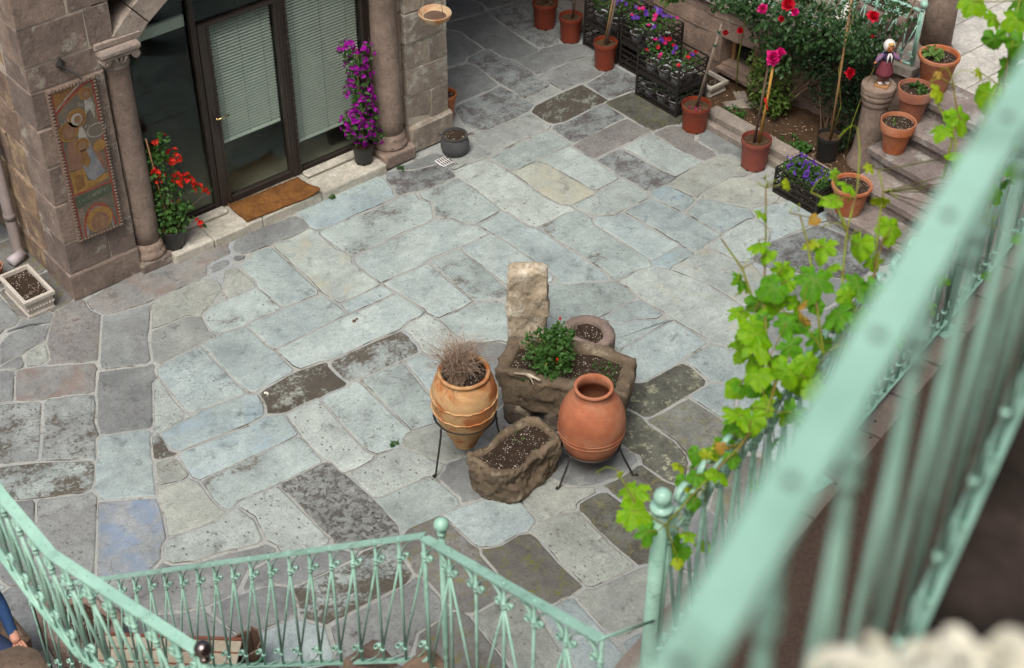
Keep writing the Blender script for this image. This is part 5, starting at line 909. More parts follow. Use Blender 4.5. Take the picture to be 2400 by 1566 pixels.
def ccw(poly):
    a = sum(poly[i][0]*poly[(i+1) % len(poly)][1]-poly[(i+1) % len(poly)][0]*poly[i][1] for i in range(len(poly)))
    return list(poly) if a > 0 else list(poly)[::-1]
def rough(p, amp, sc, seed):
    p = V(p); q = p*sc+V((seed*7.3, seed*3.1, seed)); q2 = q*3.1; q3 = q*8.3
    return p + V((mnoise.noise(q3), mnoise.noise(q3+V((9, 2, 4))), mnoise.noise(q3+V((3, 8, 5)))))*amp*.34 + (V((mnoise.noise(q), mnoise.noise(q+V((9, 2, 4))), mnoise.noise(q+V((3, 8, 5)))))+V((mnoise.noise(q2), mnoise.noise(q2+V((9, 2, 4))), mnoise.noise(q2+V((3, 8, 5)))))*.45)*amp
def trough(name, label, poly, z0, z1, wall, mat, seed, amp=.02, depth=.10, bot=.9, rad=.08, n=150, soil='soil', rows=16, cat='planter', sub=0):
    poly = ccw(poly); base = resample(poly, n, rad); c = sum((V(p) for p in base), V((0, 0)))/n
    t = thing(name, label, cat, (c.x, c.y, z0)); R = []
    for i in range(rows+1):
        u = i/rows; s_ = bot+(1-bot)*math.sin(u*math.pi/2); R.append([rough((c.x+(p.x-c.x)*s_, c.y+(p.y-c.y)*s_, z0+(z1-z0-.015)*u), amp*(1 if i else .4), 7, seed) for p in base])
    R.append([rough((p.x, p.y, z1), amp*.7, 7, seed) for p in inset(base, .018)])
    R.append([rough((p.x, p.y, z1+.002), amp*.7, 7, seed) for p in inset(base, wall*.6)])
    R.append([rough((p.x, p.y, z1-.006), amp*.6, 7, seed) for p in inset(base, wall)])
    R.append([rough((p.x, p.y, z1-.03), amp*.5, 7, seed) for p in inset(base, wall+.01)])
    R.append([rough((p.x, p.y, z1-depth-.03), amp*.3, 7, seed) for p in inset(base, wall+.015)])
    o = MB().rings(R, True, True).build('stone_body', mat, t, True)
    ins = inset(base, wall+.004); m = MB(); rr = []
    for k in range(8):
        f = 1-k/8; rr.append([V((c.x+(p.x-c.x)*f, c.y+(p.y-c.y)*f, z1-depth*.55+.012*mnoise.noise((p.x*9*f, p.y*9*f, seed+k))+.010*math.sin(k))) for p in ins])
    m.rings(rr, False, True).build('soil', soil, t, True)
    return t, c
BT = [(1.84, -3.54), (2.21, -3.27), (2.73, -3.83), (2.80, -4.14), (2.42, -4.42)]
bt, btc = trough('stone_trough', 'large weathered stone trough planted with a green rose bush', BT, .16, .52, .095, 'rock_moss', 1, .030, .09, .90, .07)
st_, stc = trough('stone_trough', 'small rough mossy stone trough filled with soil in front of the jars', [(1.20, -3.97), (1.80, -3.90), (1.92, -4.03), (1.90, -4.29), (1.36, -4.36), (1.22, -4.22)], 0, .33, .062, 'rock_moss', 2, .042, .06, .95, .06)
t2, t2c = trough('stone_mortar', 'round hollowed stone mortar with soil behind the large trough', [(2.56, -3.50), (2.76, -3.32), (2.96, -3.40), (3.02, -3.62), (2.88, -3.80), (2.68, -3.80)], 0, .45, .085, 'rock_pink', 3, .018, .06,   .9, .12, 110)
for k, (x, y, a, b, r_) in enumerate(((2.05, -3.62, .17, .10, .4), (2.52, -4.10, .16, .12, 1.1), (2.22, -3.88, .14, .10, .8))):
    pol = [(x+a*math.cos(t*math.pi/4+r_), y+b*math.sin(t*math.pi/4+r_)) for t in range(8)]; R = []
    for zz, s_ in ((0, 1.), (.05, 1.02), (.12, 1), (.18, .97), (.19, .5)): R.append([rough((x+(px-x)*s_, y+(py-y)*s_, zz), .02, 8, 20+k) for px, py in resample(ccw(pol), 28, .03)]) if False else R.append([rough((x+(p.x-x)*s_, y+(p.y-y)*s_, zz), .02, 8, 20+k) for p in resample(ccw(pol), 28, .03)])
    tag(MB().rings(R, True, True).build('prop_stone', 'rock', None, True), ('dark stone propping the left end of the large trough', 'dark stone propping the right end of the large trough', 'dark stone propping the middle of the large trough')[k], 'stone', 'stones under the large trough')
# upright pale stone
def upright():
    c0 = V((2.66, -2.97)); ax = V((.74, -.67)).normalized(); ay = V((.67, .74)).normalized(); hw, hd2 = .165, .085
    poly = ccw([tuple(c0+ax*sx*hw+ay*sy*hd2) for sx, sy in ((-1, -1), (1, -1), (1, 1), (-1, 1))]); base = resample(poly, 110, .018); R = []
    N = 40
    for i in range(N+1):
        u = i/N; z = .77*u; bul = 1-.05*math.sin(u*9)+(.03 if u > .72 else 0)
        R.append([rough((c0.x+(p.x-c0.x)*bul, c0.y+(p.y-c0.y)*bul, z + (.03*max(0, (u-.9)/.1)*(1-((p-c0).dot(ax)/hw)**2))),   .017, 9, 5) for p in base])
    for f, dz in ((.85, .022), (.5, .034), (.2, .036)): R.append([rough((c0.x+(p.x-c0.x)*f, c0.y+(p.y-c0.y)*f, .77+dz+.022*(1-((p-c0).dot(ax)/hw)**2)), .014, 9, 5) for p in base])
    tag(MB().rings(R, True, True).build('standing_stone', 'rock_pale', None, True), 'tall upright block of pale rough limestone behind the troughs', 'stone')
upright()

# ------------------------------------------------------------------ jars on iron stands
def stand(par, c, r, zr, feet, rr=.009):
    ring = [(c[0]+r*math.cos(a*math.pi/16), c[1]+r*math.sin(a*math.pi/16), zr) for a in range(33)]
    MB().tube(ring, rr, 6, False).build('ring', 'iron', par, True)
    for (fx, fy) in feet:
        d = V((fx-c[0], fy-c[1], 0)); L = d.length; d.normalize(); a = V((c[0], c[1], 0))+d*r
        P = [V((a.x, a.y, zr+.01)), V((a.x, a.y, zr-.02))+d*.01]
        for k in range(1, 7): t = k/6; P.append(V((a.x, a.y, 0))+d*((L-r)*(t**1.15))*.86+V((0, 0, zr*(1-t)+.012)))
        e = V((c[0], c[1], 0))+d*L; P += [V((e.x, e.y, .012)), V((e.x, e.y, .03))+d*.012, V((e.x, e.y, .036))-d*.004]
        MB().tube(P, rr*.95, 6).build('leg', 'iron', par, True)
jc = (2.08, -4.40)
js = thing('jar_stand', 'black wrought iron tripod ring holding the smooth terracotta jar', 'stand', (jc[0], jc[1], 0))
stand(js, jc, .226, .255, [(jc[0]+.37*math.cos(a), jc[1]+.37*math.sin(a)) for a in (math.radians(186), math.radians(301), math.radians(64))])
jr = thing('clay_jar', 'smooth orange terracotta jar with open mouth on iron tripod', 'jar', (jc[0], jc[1], .06))
prof = [(.10, .07), (.13, .072), (.165, .10), (.205, .17), (.235, .27), (.253, .39), (.257, .50), (.245, .61), (.215, .71), (.175, .78), (.145, .812), (.135, .83), (.131, .88), (.133, .895), (.146, .905), (.150, .92), (.146, .934), (.134, .937), (.124, .930), (.119, .90), (.119, .84), (.14, .79), (.21, .66), (.225, .5)]
prof = [(r, .165+(z-.07)*.765) for r, z in prof]
MB().lathe(prof, (jc[0], jc[1], 0), 56, wob=.012).build('body', 'jar', jr, True)
b_ = MB()
for z, r in ((.165+.29*.765, .251), (.165+.34*.765, .255)): b_.tube([(jc[0]+(r+.001)*math.cos(a*math.pi/24), jc[1]+(r+.001)*math.sin(a*math.pi/24), z+.004*math.sin(a*.26)) for a in range(49)], .0035, 5, False)
b_.build('incised_band', 'jar', jr, True, 'stuff')
ac = (1.40, -3.715)
as_ = thing('amphora_stand', 'black wrought iron tripod ring holding the pale stained amphora', 'stand', (ac[0], ac[1], 0))
stand(as_, (ac[0]+.0, ac[1]), .236, .47, [(ac[0]+.33*math.cos(a), ac[1]+.33*math.sin(a)) for a in (math.radians(184), math.radians(310), math.radians(60))])
am = thing('amphora', 'orange amphora with lime stains and dry grass on iron tripod', 'jar', (ac[0], ac[1], .06))
tl = Matrix.Rotation(math.radians(3), 3, V((.76, -.64, 0)))
prof = [(.06, .155), (.092, .16), (.095, .175), (.106, .21), (.140, .29), (.186, .39), (.222, .48), (.243, .57), (.251, .65), (.247, .73), (.228, .81), (.198, .865), (.182, .88), (.180, .893), (.192, .902), (.198, .915), (.190, .928), (.175, .926), (.165, .91), (.168, .885), (.22, .80), (.235, .68)]
MB().lathe(prof, (ac[0], ac[1], 0.02), 56, tilt=tl, wob=.03).build('body', 'amphora', am, True)
b_ = MB()
for z, r in ((.72, .2505), (.60, .248)): b_.tube([V((ac[0], ac[1], 0))+tl @ V((r*math.cos(a*math.pi/30), r*math.sin(a*math.pi/30), z+.005*math.sin(a*1.7))) for a in range(61)], [.006+.002*math.sin(a*2.1) for a in range(61)], 6, False)
b_.build('rope_band', 'amphora', am, True, 'stuff')
MB().lathe([(.16, .86), (.08, .87), (.002, .872)], (ac[0], ac[1], 0), 24, cap0=False).build('soil', 'soil', am, True)
dg = thing('dry_grass', 'tuft of dead straw coloured grass in the amphora mouth', 'plant', (ac[0]-.03, ac[1]+.02, .86))
m = MB()
for k in range(430):
    a = rnd(0, 6.283); r = rnd(0, .095); x, y = ac[0]-.035+r*math.cos(a), ac[1]+.02+r*math.sin(a); h = rnd(.12, .34); out = rnd(.02, .14); p0 = V((x, y, .86)); d = V((math.cos(a), math.sin(a), 0)); w = V((rnd(-.09, .09), rnd(-.09, .09), 0))
    P = [p0, p0+d*out*.3+V((0, 0, h*.55)), p0+d*out*.8+w+V((0, 0, h*.9)), p0+d*out*1.2+w*1.6+V((0, 0, h*rnd(.7, 1.05)))]; m.tube(P, [.0022, .0018, .0014, .0006], 3, False)
m.build('blades', 'L_dry', dg, False, 'stuff')
m = MB()
for k in range(60):
    a = rnd(0, 6.283); r = .15; p0 = V((ac[0]-.10+rnd(-.05, .05), ac[1]-.05+rnd(-.06, .06), .92)); m.tube([p0, p0+V((rnd(-.07, -.02), rnd(-.06, .0), rnd(-.02, .03))), p0+V((rnd(-.13, -.05), rnd(-.10, 0), rnd(-.18, -.04)))], [.0018, .0014, .0006], 3, False)
m.build('drooping_blades', 'L_dry', dg, False, 'stuff')

# ------------------------------------------------------------------ foliage helpers
def foliage(m, c, rad, n, ls, up=.3, shell=.35, flat=1.0, wd=.6):
    c = V(c)
    for k in range(n):
        d = rv(); rr = shell+(1-shell)*random.random()**.5; p = c+V((d.x*rad[0], d.y*rad[1], d.z*rad[2]))*rr
        if mnoise.noise(p*9) < -.28: continue
        dd = (d*.5+rv()*.8+V((0, 0, up))).normalized(); l = ls*rnd(.65, 1.25); m.leaf(p, dd, d*.8+V((0, 0, .7))+rv()*.3, l, l*wd, .2, .2)
def blossom(m, p, r, n=12, nrm=V((0, 0, 1)), layers=3):
    p = V(p); nrm = V(nrm).normalized(); ta = nrm.orthogonal().normalized(); tb = nrm.cross(ta)
    for L in range(layers):
        for k in range(n//layers+L):
            a = 6.283*k/(n//layers+L)+L*.7+rnd(-.2, .2); d = ta*math.cos(a)+tb*math.sin(a); el = .95-.75*L/(max(1, layers-1)); dd = (d*(1-el*.7)+nrm*el).normalized()
            m.leaf(p+d*r*.10, dd, nrm-d*.3, r*rnd(.8, 1.1), r*1.0, .3, -.1 if L < layers-1 else .25)
def flower5(m, p, r, nrm):
    p = V(p); nrm = V(nrm).normalized(); ta = nrm.orthogonal().normalized(); tb = nrm.cross(ta); vs = [p-nrm*r*.25]
    for k in range(10):
        a = 6.283*k/10; rr = r*(1 if k % 2 == 0 else .82); vs.append(p+(ta*math.cos(a)+tb*math.sin(a))*rr+nrm*r*.1)
    m.add(vs, [(0, 1+k, 1+(k+1) % 10) for k in range(10)])
# rose in the large trough
rp = thing('rose_bush', 'small bushy green rose with red buds in the large trough', 'plant', (2.28, -3.72, .47))
m = MB(); RC = V((2.27, -3.70, .60))
for k in range(26):
    d = rv(); d.z = abs(d.z); b0 = V((2.29+rnd(-.04, .04), -3.73+rnd(-.04, .04), .46)); e = RC+V((d.x*.20, d.y*.20, d.z*.16+.02)); m.tube([b0, (b0+e)/2+V((0, 0, .03)), e], [.004, .003, .002], 4, False)
m.build('stems', 'vinestem', rp, True, 'stuff')
m = MB(); foliage(m, RC, (.215, .215, .175), 900, .042, .35, .25); foliage(m, RC+V((.10, -.02, .14)), (.10, .10, .08), 160, .04, .4); foliage(m, RC+V((-.06, -.12, -.04)), (.12, .12, .09), 180, .04, .3)
m.build('foliage', 'L_mid', rp, False, 'stuff')
for p in ((2.40, -3.66, .84), (2.20, -3.86, .66), (2.14, -3.80, .60)): 
    b = MB(); b.ball(p, .012, 8, 6, (.8, .8, 1.3)); b.tube([V(p)-V((0, 0, .07)), p], .002, 4); b.build('bud', 'P_red' if p[2] > .6 else 'L_rust', rp, True)
tg = tag(MB().tube([(1.93, -3.66, .535), (2.00, -3.75, .545), (2.03, -3.86, .54)], [.008, .012, .009], 6).build('driftwood', 'rock_pale', None, True), 'bleached driftwood twig lying on the large trough rim', 'twig')
MB().tube([(1.98, -3.72, .545), (1.985, -3.80, .55), (1.96, -3.86, .54)], [.008, .006, .004], 6).build('twig_fork', 'rock_pale', tg, True)
def sprouts(name, label, c, rad, n, z, mat='L_mid', ls=.018, grp=None, cat='seedlings'):
    m = MB()
    for k in range(n):
        a = rnd(0, 6.28); r = rad*math.sqrt(random.random()); p = V((c[0]+r*math.cos(a), c[1]+r*math.sin(a), z))
        for q in range(4): m.leaf(p+V((0, 0, rnd(.004, .02))), rv()*.8+V((0, 0, .3)), V((0, 0, 1)), ls*rnd(.6, 1.2), ls*.7)
    o = m.build(name, mat); o['kind'] = 'stuff'; o['label'] = label; o['category'] = cat
    return o
sprouts('seedlings', 'tiny green seedlings at the right end of the large trough', (2.55, -4.08), .17, 70, .475)
sprouts('seedlings', 'a few tiny green seedlings at the left front of the large trough', (2.03, -3.72), .07, 26, .475)
sprouts('seedlings', 'sparse green seedlings in the small mossy trough', (1.58, -4.08), .18, 8, .30)

# ------------------------------------------------------------------ pots
def plastic_pot(name, label, c, r, h, mat, grp=None, soil='bed', cat='pot'):
    c = V(c); t = thing(name, label, cat, c, grp)
    prof = [(r*.74, .0), (r*.80, .004), (r*.82, .03), (r*.93, h*.83), (r*.94, h*.84), (r*.985, h*.845), (r*1.0, h*.86), (r*1.0, h*.97), (r*.99, h), (r*.955, h), (r*.94, h*.95), (r*.90, h*.80)]
    m = MB().lathe(prof, c, 40); smooth_edges(m.build('body', mat, t), 30)
    nt = MB()
    for k in range(8): a = k*math.pi/4+.2; p = c+V((r*.805*math.cos(a), r*.805*math.sin(a), 0)); nt.box(p.x-.003, p.x+.003, p.y-.011, p.y+.011, c.z+.001, c.z+.014, rot=a)
    nt.build('drain_notch', 'hole', t, False, 'stuff')
    MB().lathe([(r*.93, h*.86), (r*.5, h*.875), (.003, h*.88)], c, 28, cap0=False).build('soil', soil, t, True)
    return t
def clay_pot(name, label, c, r, h, mat='terracotta', collar=True, grp=None):
    c = V(c); t = thing(name, label, 'pot', c, grp)
    if collar: prof = [(r*.58, 0), (r*.62, .004), (r*.84, h*.70), (r*.85, h*.71), (r*.96, h*.715), (r*1.0, h*.985), (r*.985, h), (r*.93, h), (r*.915, h*.97), (r*.85, h*.7)]
    else: prof = [(r*.60, 0), (r*.64, .005), (r*.88, h*.80), (r*.91, h*.82), (r*.93, h*.88), (r*.99, h*.90), (r*1.0, h*.95), (r*.985, h*.99), (r*.94, h), (r*.87, h*.985), (r*.84, h*.93), (r*.80, h*.8)]
    smooth_edges(MB().lathe(prof, c, 44).build('body', mat, t), 32)
    MB().lathe([(r*.88, h*.885), (r*.5, h*.90), (.003, h*.895)], c, 28, cap0=False).build('soil', 'soil', t, True)
    return t
clay_pot('clay_pot', 'terracotta pot of bare soil on the lowest stone step', (6.05, -3.57, .172), .19, .30, 'terracotta', False)
clay_pot('clay_pot', 'terracotta pot with orange collar on the third step beside the stub column', (6.73, -3.48, .512), .165, .32)
clay_pot('clay_pot', 'flaking aged terracotta pot with seedlings on the fourth step', (7.04, -3.39, .682), .165, .35, 'terracotta_old')
clay_pot('clay_pot', 'largest terracotta pot with a green shoot at the terrace edge', (7.40, -3.34, .856), .195, .37, 'terracotta', False)
sprouts('seedlings', 'small seedlings in the aged terracotta pot', (7.05, -3.41), .08, 12, .682+.32, 'L_mid', .045)
sprouts('seedlings', 'leafy green shoot in the largest terracotta pot', (7.37, -3.30), .07, 9, .856+.35, 'L_pale', .075)
sprouts('seedlings', 'lone tiny sprout in the orange collared pot', (6.70, -3.46), .02, 2, .512+.30, 'L_pale', .025)
RG = 'red plastic pots with standard roses'
def stem(par, pts, r, mat, name='trunk'): return MB().tube(pts, r, 8).build(name, mat, par, True)
p = plastic_pot('plastic_pot', 'red brown plastic pot farthest back beside the wooden post', (6.40, 1.12, 0), .145, .31, 'redplastic', RG)
r_ = thing('standard_rose', 'slim rose trunk in the farthest back red pot', 'plant', (6.40, 1.12, .27)); stem(r_, [(6.41, 1.12, .27), (6.45, 1.08, .8), (6.5, 1.0, 1.5)], [.014, .012, .010], 'stake'); m = MB(); foliage(m, (6.5, 1.0, 1.6), (.25, .25, .2), 260, .05); m.build('foliage', 'L_rose', r_, False, 'stuff')
p = plastic_pot('plastic_pot', 'red brown plastic pot second from the back with a whitish trunk', (6.41, .70, 0), .132, .30, 'redplastic', RG)
r_ = thing('standard_rose', 'whitish slim rose trunk in the second pot from the back', 'plant', (6.41, .70, .26)); stem(r_, [(6.42, .69, .26), (6.46, .64, .8), (6.52, .56, 1.5)], [.012, .011, .009], 'greybark'); m = MB(); foliage(m, (6.52, .56, 1.6), (.25, .25, .2), 240, .05); m.build('foliage', 'L_rose', r_, False, 'stuff')
p = plastic_pot('plastic_pot', 'red brown plastic pot with grey trunk in front of the crate stacks', (6.30, .02, 0), .130, .31, 'redplastic', RG)
r_ = thing('standard_rose', 'grey forked rose trunk rising in front of the black crates', 'plant', (6.30, .02, .26)); stem(r_, [(6.30, .01, .26), (6.36, -.03, .75), (6.42, -.07, 1.5)], [.016, .014, .010], 'greybark'); stem(r_, [(6.29, .03, .26), (6.34, .0, .7), (6.40, -.05, 1.4)], [.010, .010, .008], 'stake', 'support_cane'); m = MB(); foliage(m, (6.45, -.1, 1.65), (.3, .3, .22), 260, .05); m.build('foliage', 'L_rose', r_, False, 'stuff')
p = plastic_pot('plastic_pot', 'red brown plastic pot with fallen petals beside the front crate stack', (6.17, -1.47, 0), .150, .29, 'redplastic', RG)
pt = MB()
for k in range(8): pt.leaf((6.14+rnd(-.06, .06), -1.50+rnd(-.06, .06), .262), rv(), V((0, 0, 1)), .025, .02)
pt.build('fallen_petal', 'P_pink', p, False, 'stuff')
r_ = thing('standard_rose', 'leaning rose trunk tied with green bands beside the front crate stack', 'plant', (6.17, -1.47, .25))
stem(r_, [(6.17, -1.47, .25), (6.225, -1.535, .75), (6.28, -1.60, 1.20)], [.011, .009, .008], 'greybark'); stem(r_, [(6.185, -1.48, .25), (6.285, -1.60, 1.18)], [.005, .005], 'greybark', 'support_cane')
for t in (.62, .95, 1.10): q = V((6.18, -1.47, .25)).lerp(V((6.28, -1.60, 1.20)), (t-.25)/.95); MB().tube([q, q+V((.002, -.002, .022))], .016, 8).build('tie_band', 'tie', r_)
m = MB()
for c_, rr in (((6.48, -1.45, 1.36), .19), ((6.32, -1.15, 1.40), .16), ((6.62, -1.60, 1.28), .15), ((6.20, -1.00, 1.32), .11)): foliage(m, c_, (rr, rr, rr*.75), int(1500*rr), .050, .2, .2)
m.build('foliage', 'L_rose', r_, False, 'stuff')
m = MB(); foliage(m, (6.22, -.92, 1.30), (.17, .15, .12), 150, .062, .2, .2); m.build('pale_foliage', 'L_pale', r_, False, 'stuff')
p = plastic_pot('plastic_pot', 'dusty red plastic pot with bamboo cane by the kerb', (6.13, -2.33, 0), .150, .32, 'redplastic2', RG)
r_ = thing('standard_rose', 'rose trunk tied to a yellow bamboo cane with a pink bloom', 'plant', (6.13, -2.33, .28))
stem(r_, [(6.10, -2.33, .28), (6.11, -2.35, .75), (6.12, -2.37, 1.20)], [.013, .012, .009], 'bark'); cn = stem(r_, [(6.13, -2.36, .28), (6.135, -2.39, .75), (6.14, -2.41, 1.18)], [.014, .0135, .013], 'bamboo', 'bamboo_cane')
for z in (.42, .62, .86): MB().tube([(6.132, -2.36-.05*(z-.28), z), (6.132, -2.36-.05*(z-.28), z+.008)], .0165, 10).build('cane_node', 'bark', cn)
MB().tube([(6.115, -2.38, .80), (6.11, -2.40, .76), (6.13, -2.42, .68)], [.016, .009, .006], 6).build('red_ribbon', 'ribbon', r_)
m = MB(); blossom(m, (6.13, -2.40, 1.235), .072, 18, V((-.5, -.6, .5))); blossom(m, (6.18, -2.44, 1.29), .05, 12, V((-.2, -.5, .7))); m.build('pink_bloom', 'P_pink', r_)
# black pots
p = plastic_pot('plastic_pot', 'black plastic pot with a tall cane standing in the bed', (6.70, -2.76, .07), .120, .27, 'blackplastic')
r_ = thing('standard_rose', 'thin climbing rose tied to a tall cane in the black bed pot', 'plant', (6.70, -2.76, .3))
cn = stem(r_, [(6.66, -2.80, .3), (6.63, -2.82, 1.0), (6.60, -2.83, 1.95)], [.011, .011, .009], 'stake', 'support_cane')
stem(r_, [(6.70, -2.78, .3), (6.69, -2.84, .7), (6.62, -2.80, 1.1), (6.63, -2.86, 1.7)], [.006, .005, .005, .004], 'vinestem')
m = MB(); blossom(m, (6.66, -2.90, 1.10), .055, 16, V((-.3, -.7, .4))); m.build('red_bloom', 'P_rose', r_)
m = MB()
for c_, rr, nn in (((6.62, -2.90, 1.50), .13, 90), ((6.60, -2.78, 1.75), .14, 110), ((6.66, -2.95, 1.32), .10, 60)): foliage(m, c_, (rr, rr, rr), nn, .045, .2, .1)
m.build('foliage', 'L_rose', r_, False, 'stuff')
def bougain(name, label, c, h, mat, seed_pts, leafn, brn, stakes, leafr):
    c = V(c); t = thing(name, label, 'plant', c)
    for a, b in stakes: MB().tube([c+V(a), c+V(b)], .0055, 6).build('cane', 'stake', t, True)
    m = MB()
    for k in range(7):
        P = [c+V((rnd(-.03, .03), rnd(-.03, .03), 0))]
        q = random.choice(seed_pts)[0]
        P += [c+V(q)*.5+V((rnd(-.03, .03), rnd(-.03, .03), .02)), c+V(q)]; m.tube(P, [.005, .004, .002], 5, False)
    m.build('stems', 'bark', t, True, 'stuff')
    m = MB()
    for q, r, ln, bn in seed_pts: foliage(m, c+V(q), (r, r, r*1.15), ln, leafr, .15, .2)
    m.build('foliage', 'L_mid', t, False, 'stuff')
    for q, r, ln, bn in seed_pts:
        if not bn: continue
        m = MB()
        for k in range(bn):
            d = rv(); p = c+V(q)+V((d.x*r, d.y*r, d.z*r*1.15))*rnd(.75, 1.12)
            for s_ in range(3):
                a = s_*2.1+rnd(-.3, .3); e = d.orthogonal().normalized(); e = (e*math.cos(a)+d.cross(e)*math.sin(a)); m.leaf(p, (e+d*.75).normalized(), d-e*.3, .034, .030, .3, .15)
        m.build('bracts', mat, t, False, 'stuff')
    return t
plastic_pot('plastic_pot', 'black plastic pot of the magenta bougainvillea on the threshold', (3.14, .05, .103), .105, .19, 'blackplastic')
cc = (3.14, .05, .27)
bougain('bougainvillea', 'tall magenta bougainvillea trained on canes beside the right column', cc, 1.1, 'P_purple',
 [((0, 0, .16), .11, 130, 20), ((-.06, -.02, .30), .15, 150, 44), ((.05, -.02, .40), .13, 130, 36), ((.0, 0, .58), .14, 140, 44), ((.02, 0, .76), .12, 120, 34), ((-.02, 0, .92), .10, 90, 24), ((.10, -.02, 1.0), .07, 50, 16), ((-.10, .0, 1.10), .07, 40, 20), ((.14, -.05, .10), .07, 40, 13), ((-.13, -.06, .36), .08, 40, 20)],
 0, 0, [((0, -.02, -.03), (-.01, .0, 1.12)), ((.03, .02, -.03), (.0, .02, 1.1)), ((-.03, .01, -.03), (.02, .01, 1.0))], .042)
plastic_pot('plastic_pot', 'black plastic pot of the red bougainvillea against the left column', (1.02, .03, .103), .118, .20, 'blackplastic')
cc = (1.02, .03, .28)
bougain('bougainvillea', 'dark leafed bougainvillea with scarlet flowers against the left column', cc, 1., 'P_red',
 [((.0, 0, .10), .15, 190, 0), ((.03, .0, .26), .16, 190, 0), ((.12, -.03, .16), .10, 80, 2), ((.0, .0, .44), .11, 100, 0), ((-.05, .02, .62), .09, 70, 0), ((-.02, .02, .78), .10, 80, 0), ((.03, .0, .92), .06, 40, 3), ((.11, -.04, .74), .055, 14, 18), ((.19, -.06, .46), .06, 18, 18), ((-.06, -.03, .62), .05, 6, 9), ((.27, -.10, .36), .03, 12, 5), ((.36, -.14, .34), .025, 6, 3), ((.24, -.10, .02), .03, 6, 4), ((.10, -.05, .54), .04, 6, 8)],
 0, 0, [((-.03, -.02, -.03), (-.09, .02, .98)), ((.0, .02, -.03), (-.08, .03, .95))], .048)
# iron pot, clay pot behind pier
ip = thing('iron_pot', 'rounded grey metal pot with soil beside the right pier', 'pot', (4.02, -.27, 0))
smooth_edges(MB().lathe([(.10, 0), (.125, .02), (.142, .07), (.143, .12), (.128, .175), (.122, .19), (.130, .20), (.130, .212), (.118, .212), (.112, .19)], (4.02, -.27, 0), 36, wob=.03).build('body', 'irongrey', ip), 50)
MB().lathe([(.118, .19), (.06, .195), (.002, .195)], (4.02, -.27, 0), 24, cap0=False).build('soil', 'soil', ip, True)
for s_ in (-1, 1): MB().tube([(4.02+s_*.10, -.27-s_*.085, .20), (4.02+s_*.125, -.27-s_*.10, .225), (4.02+s_*.12, -.27-s_*.07, .20)], .006, 6).build('handle', 'irongrey', ip, True)
clay_pot('clay_pot', 'slim terracotta pot half hidden behind the right pier', (4.30, .24, 0), .12, .34, 'terracotta', False)
# drain grating
gt = thing('drain_grating', 'white square drain grating set in the paving by the iron pot', 'drain', (3.83, -.33, 0))
MB().box(3.76, 3.90, -.405, -.265, -.02, .008, b=.003).build('plate', 'grating', gt)
sm_ = MB()
for i in range(2):
    for k in range(5): x = 3.775+k*.0265; y = -.395+i*.065; sm_.box(x, x+.012, y, y+.052, .0065, .0095)
sm_.build('slot', 'hole', gt, False, 'stuff')
# hanging bowl
hb = thing('hanging_bowl', 'shallow rust stained clay bowl hanging on wires before the right pier', 'bowl', (3.80, -.30, 1.55))
smooth_edges(MB().lathe([(.02, 0), (.09, .012), (.135, .045), (.152, .085), (.156, .098), (.150, .104), (.14, .098), (.122, .07), (.10, .058)], (3.80, -.30, 1.53), 40, wob=.05).build('dish', 'hangclay', hb), 50)
MB().lathe([(.125, .062), (.05, .058), (.002, .058)], (3.80, -.30, 1.53), 24, cap0=False).build('rust_water', 'bark', hb)
for a in (.4, 2.5, 4.6): MB().tube([(3.80+.15*math.cos(a), -.30+.15*math.sin(a), 1.63), (3.80, -.30, 2.25), (3.80, -.02, 2.30)], .0022, 4).build('wire', 'iron', hb)

# ------------------------------------------------------------------ crates and flowers
def crate(name, label, x0, x1, y0, y1, z0, h, grp=None):
    t = thing(name, label, 'crate', ((x0+x1)/2, (y0+y1)/2, z0), grp)
    p = .022
    for x in (x0, x1-p):
        for y in (y0, y1-p): MB().box(x, x+p, y, y+p, z0, z0+h, b=.003).build('corner_post', 'crate', t)
    w = .010
    for nm, ax in (('side_panel', 0), ('side_panel', 1), ('end_panel', 2), ('end_panel', 3)):
        m = MB(); L0, L1 = (y0+p, y1-p) if ax < 2 else (x0+p, x1-p)
        def bar(a0, a1, q0, q1):
            if ax == 0: m.box(x0+.004, x0+.004+w, a0, a1, q0, q1)
            elif ax == 1: m.box(x1-.004-w, x1-.004, a0, a1, q0, q1)
            elif ax == 2: m.box(a0, a1, y0+.004, y0+.004+w, q0, q1)
            else: m.box(a0, a1, y1-.004-w, y1-.004, q0, q1)
        for q in (0, .24, .48, .72, .955): bar(L0, L1, z0+h*q, z0+h*q+(.014 if q < .9 else h*.045))
        def P(a, q, o=.0): return {0: (x0+.009+o, a, q), 1: (x1-.009-o, a, q), 2: (a, y0+.009+o, q), 3: (a, y1-.009-o, q)}[ax]
        n = max(6, int((L1-L0)/.050)); H = h*.72
        for k in range(-8, n+8):
            for sg in (-1, 1):
                a0 = L0+(L1-L0)*k/n; a1 = a0+sg*H*.62; q0, q1 = z0+.014, z0+H
                # clip to panel
                ts = [0., 1.]
                da = a1-a0
                lo, hi = sorted(((L0-a0)/da, (L1-a0)/da)); lo = max(lo, 0); hi = min(hi, 1)
                if hi-lo > .03: m.tube([P(a0+da*lo, q0+(q1-q0)*lo), P(a0+da*hi, q0+(q1-q0)*hi)], .0017, 4, False)
        m.build(nm, 'crate', t, False, 'stuff')
    b = MB().box(x0+.01, x1-.01, y0+.01, y1-.01, z0+.002, z0+.012); b.build('floor_panel', 'crate', t)
    return t
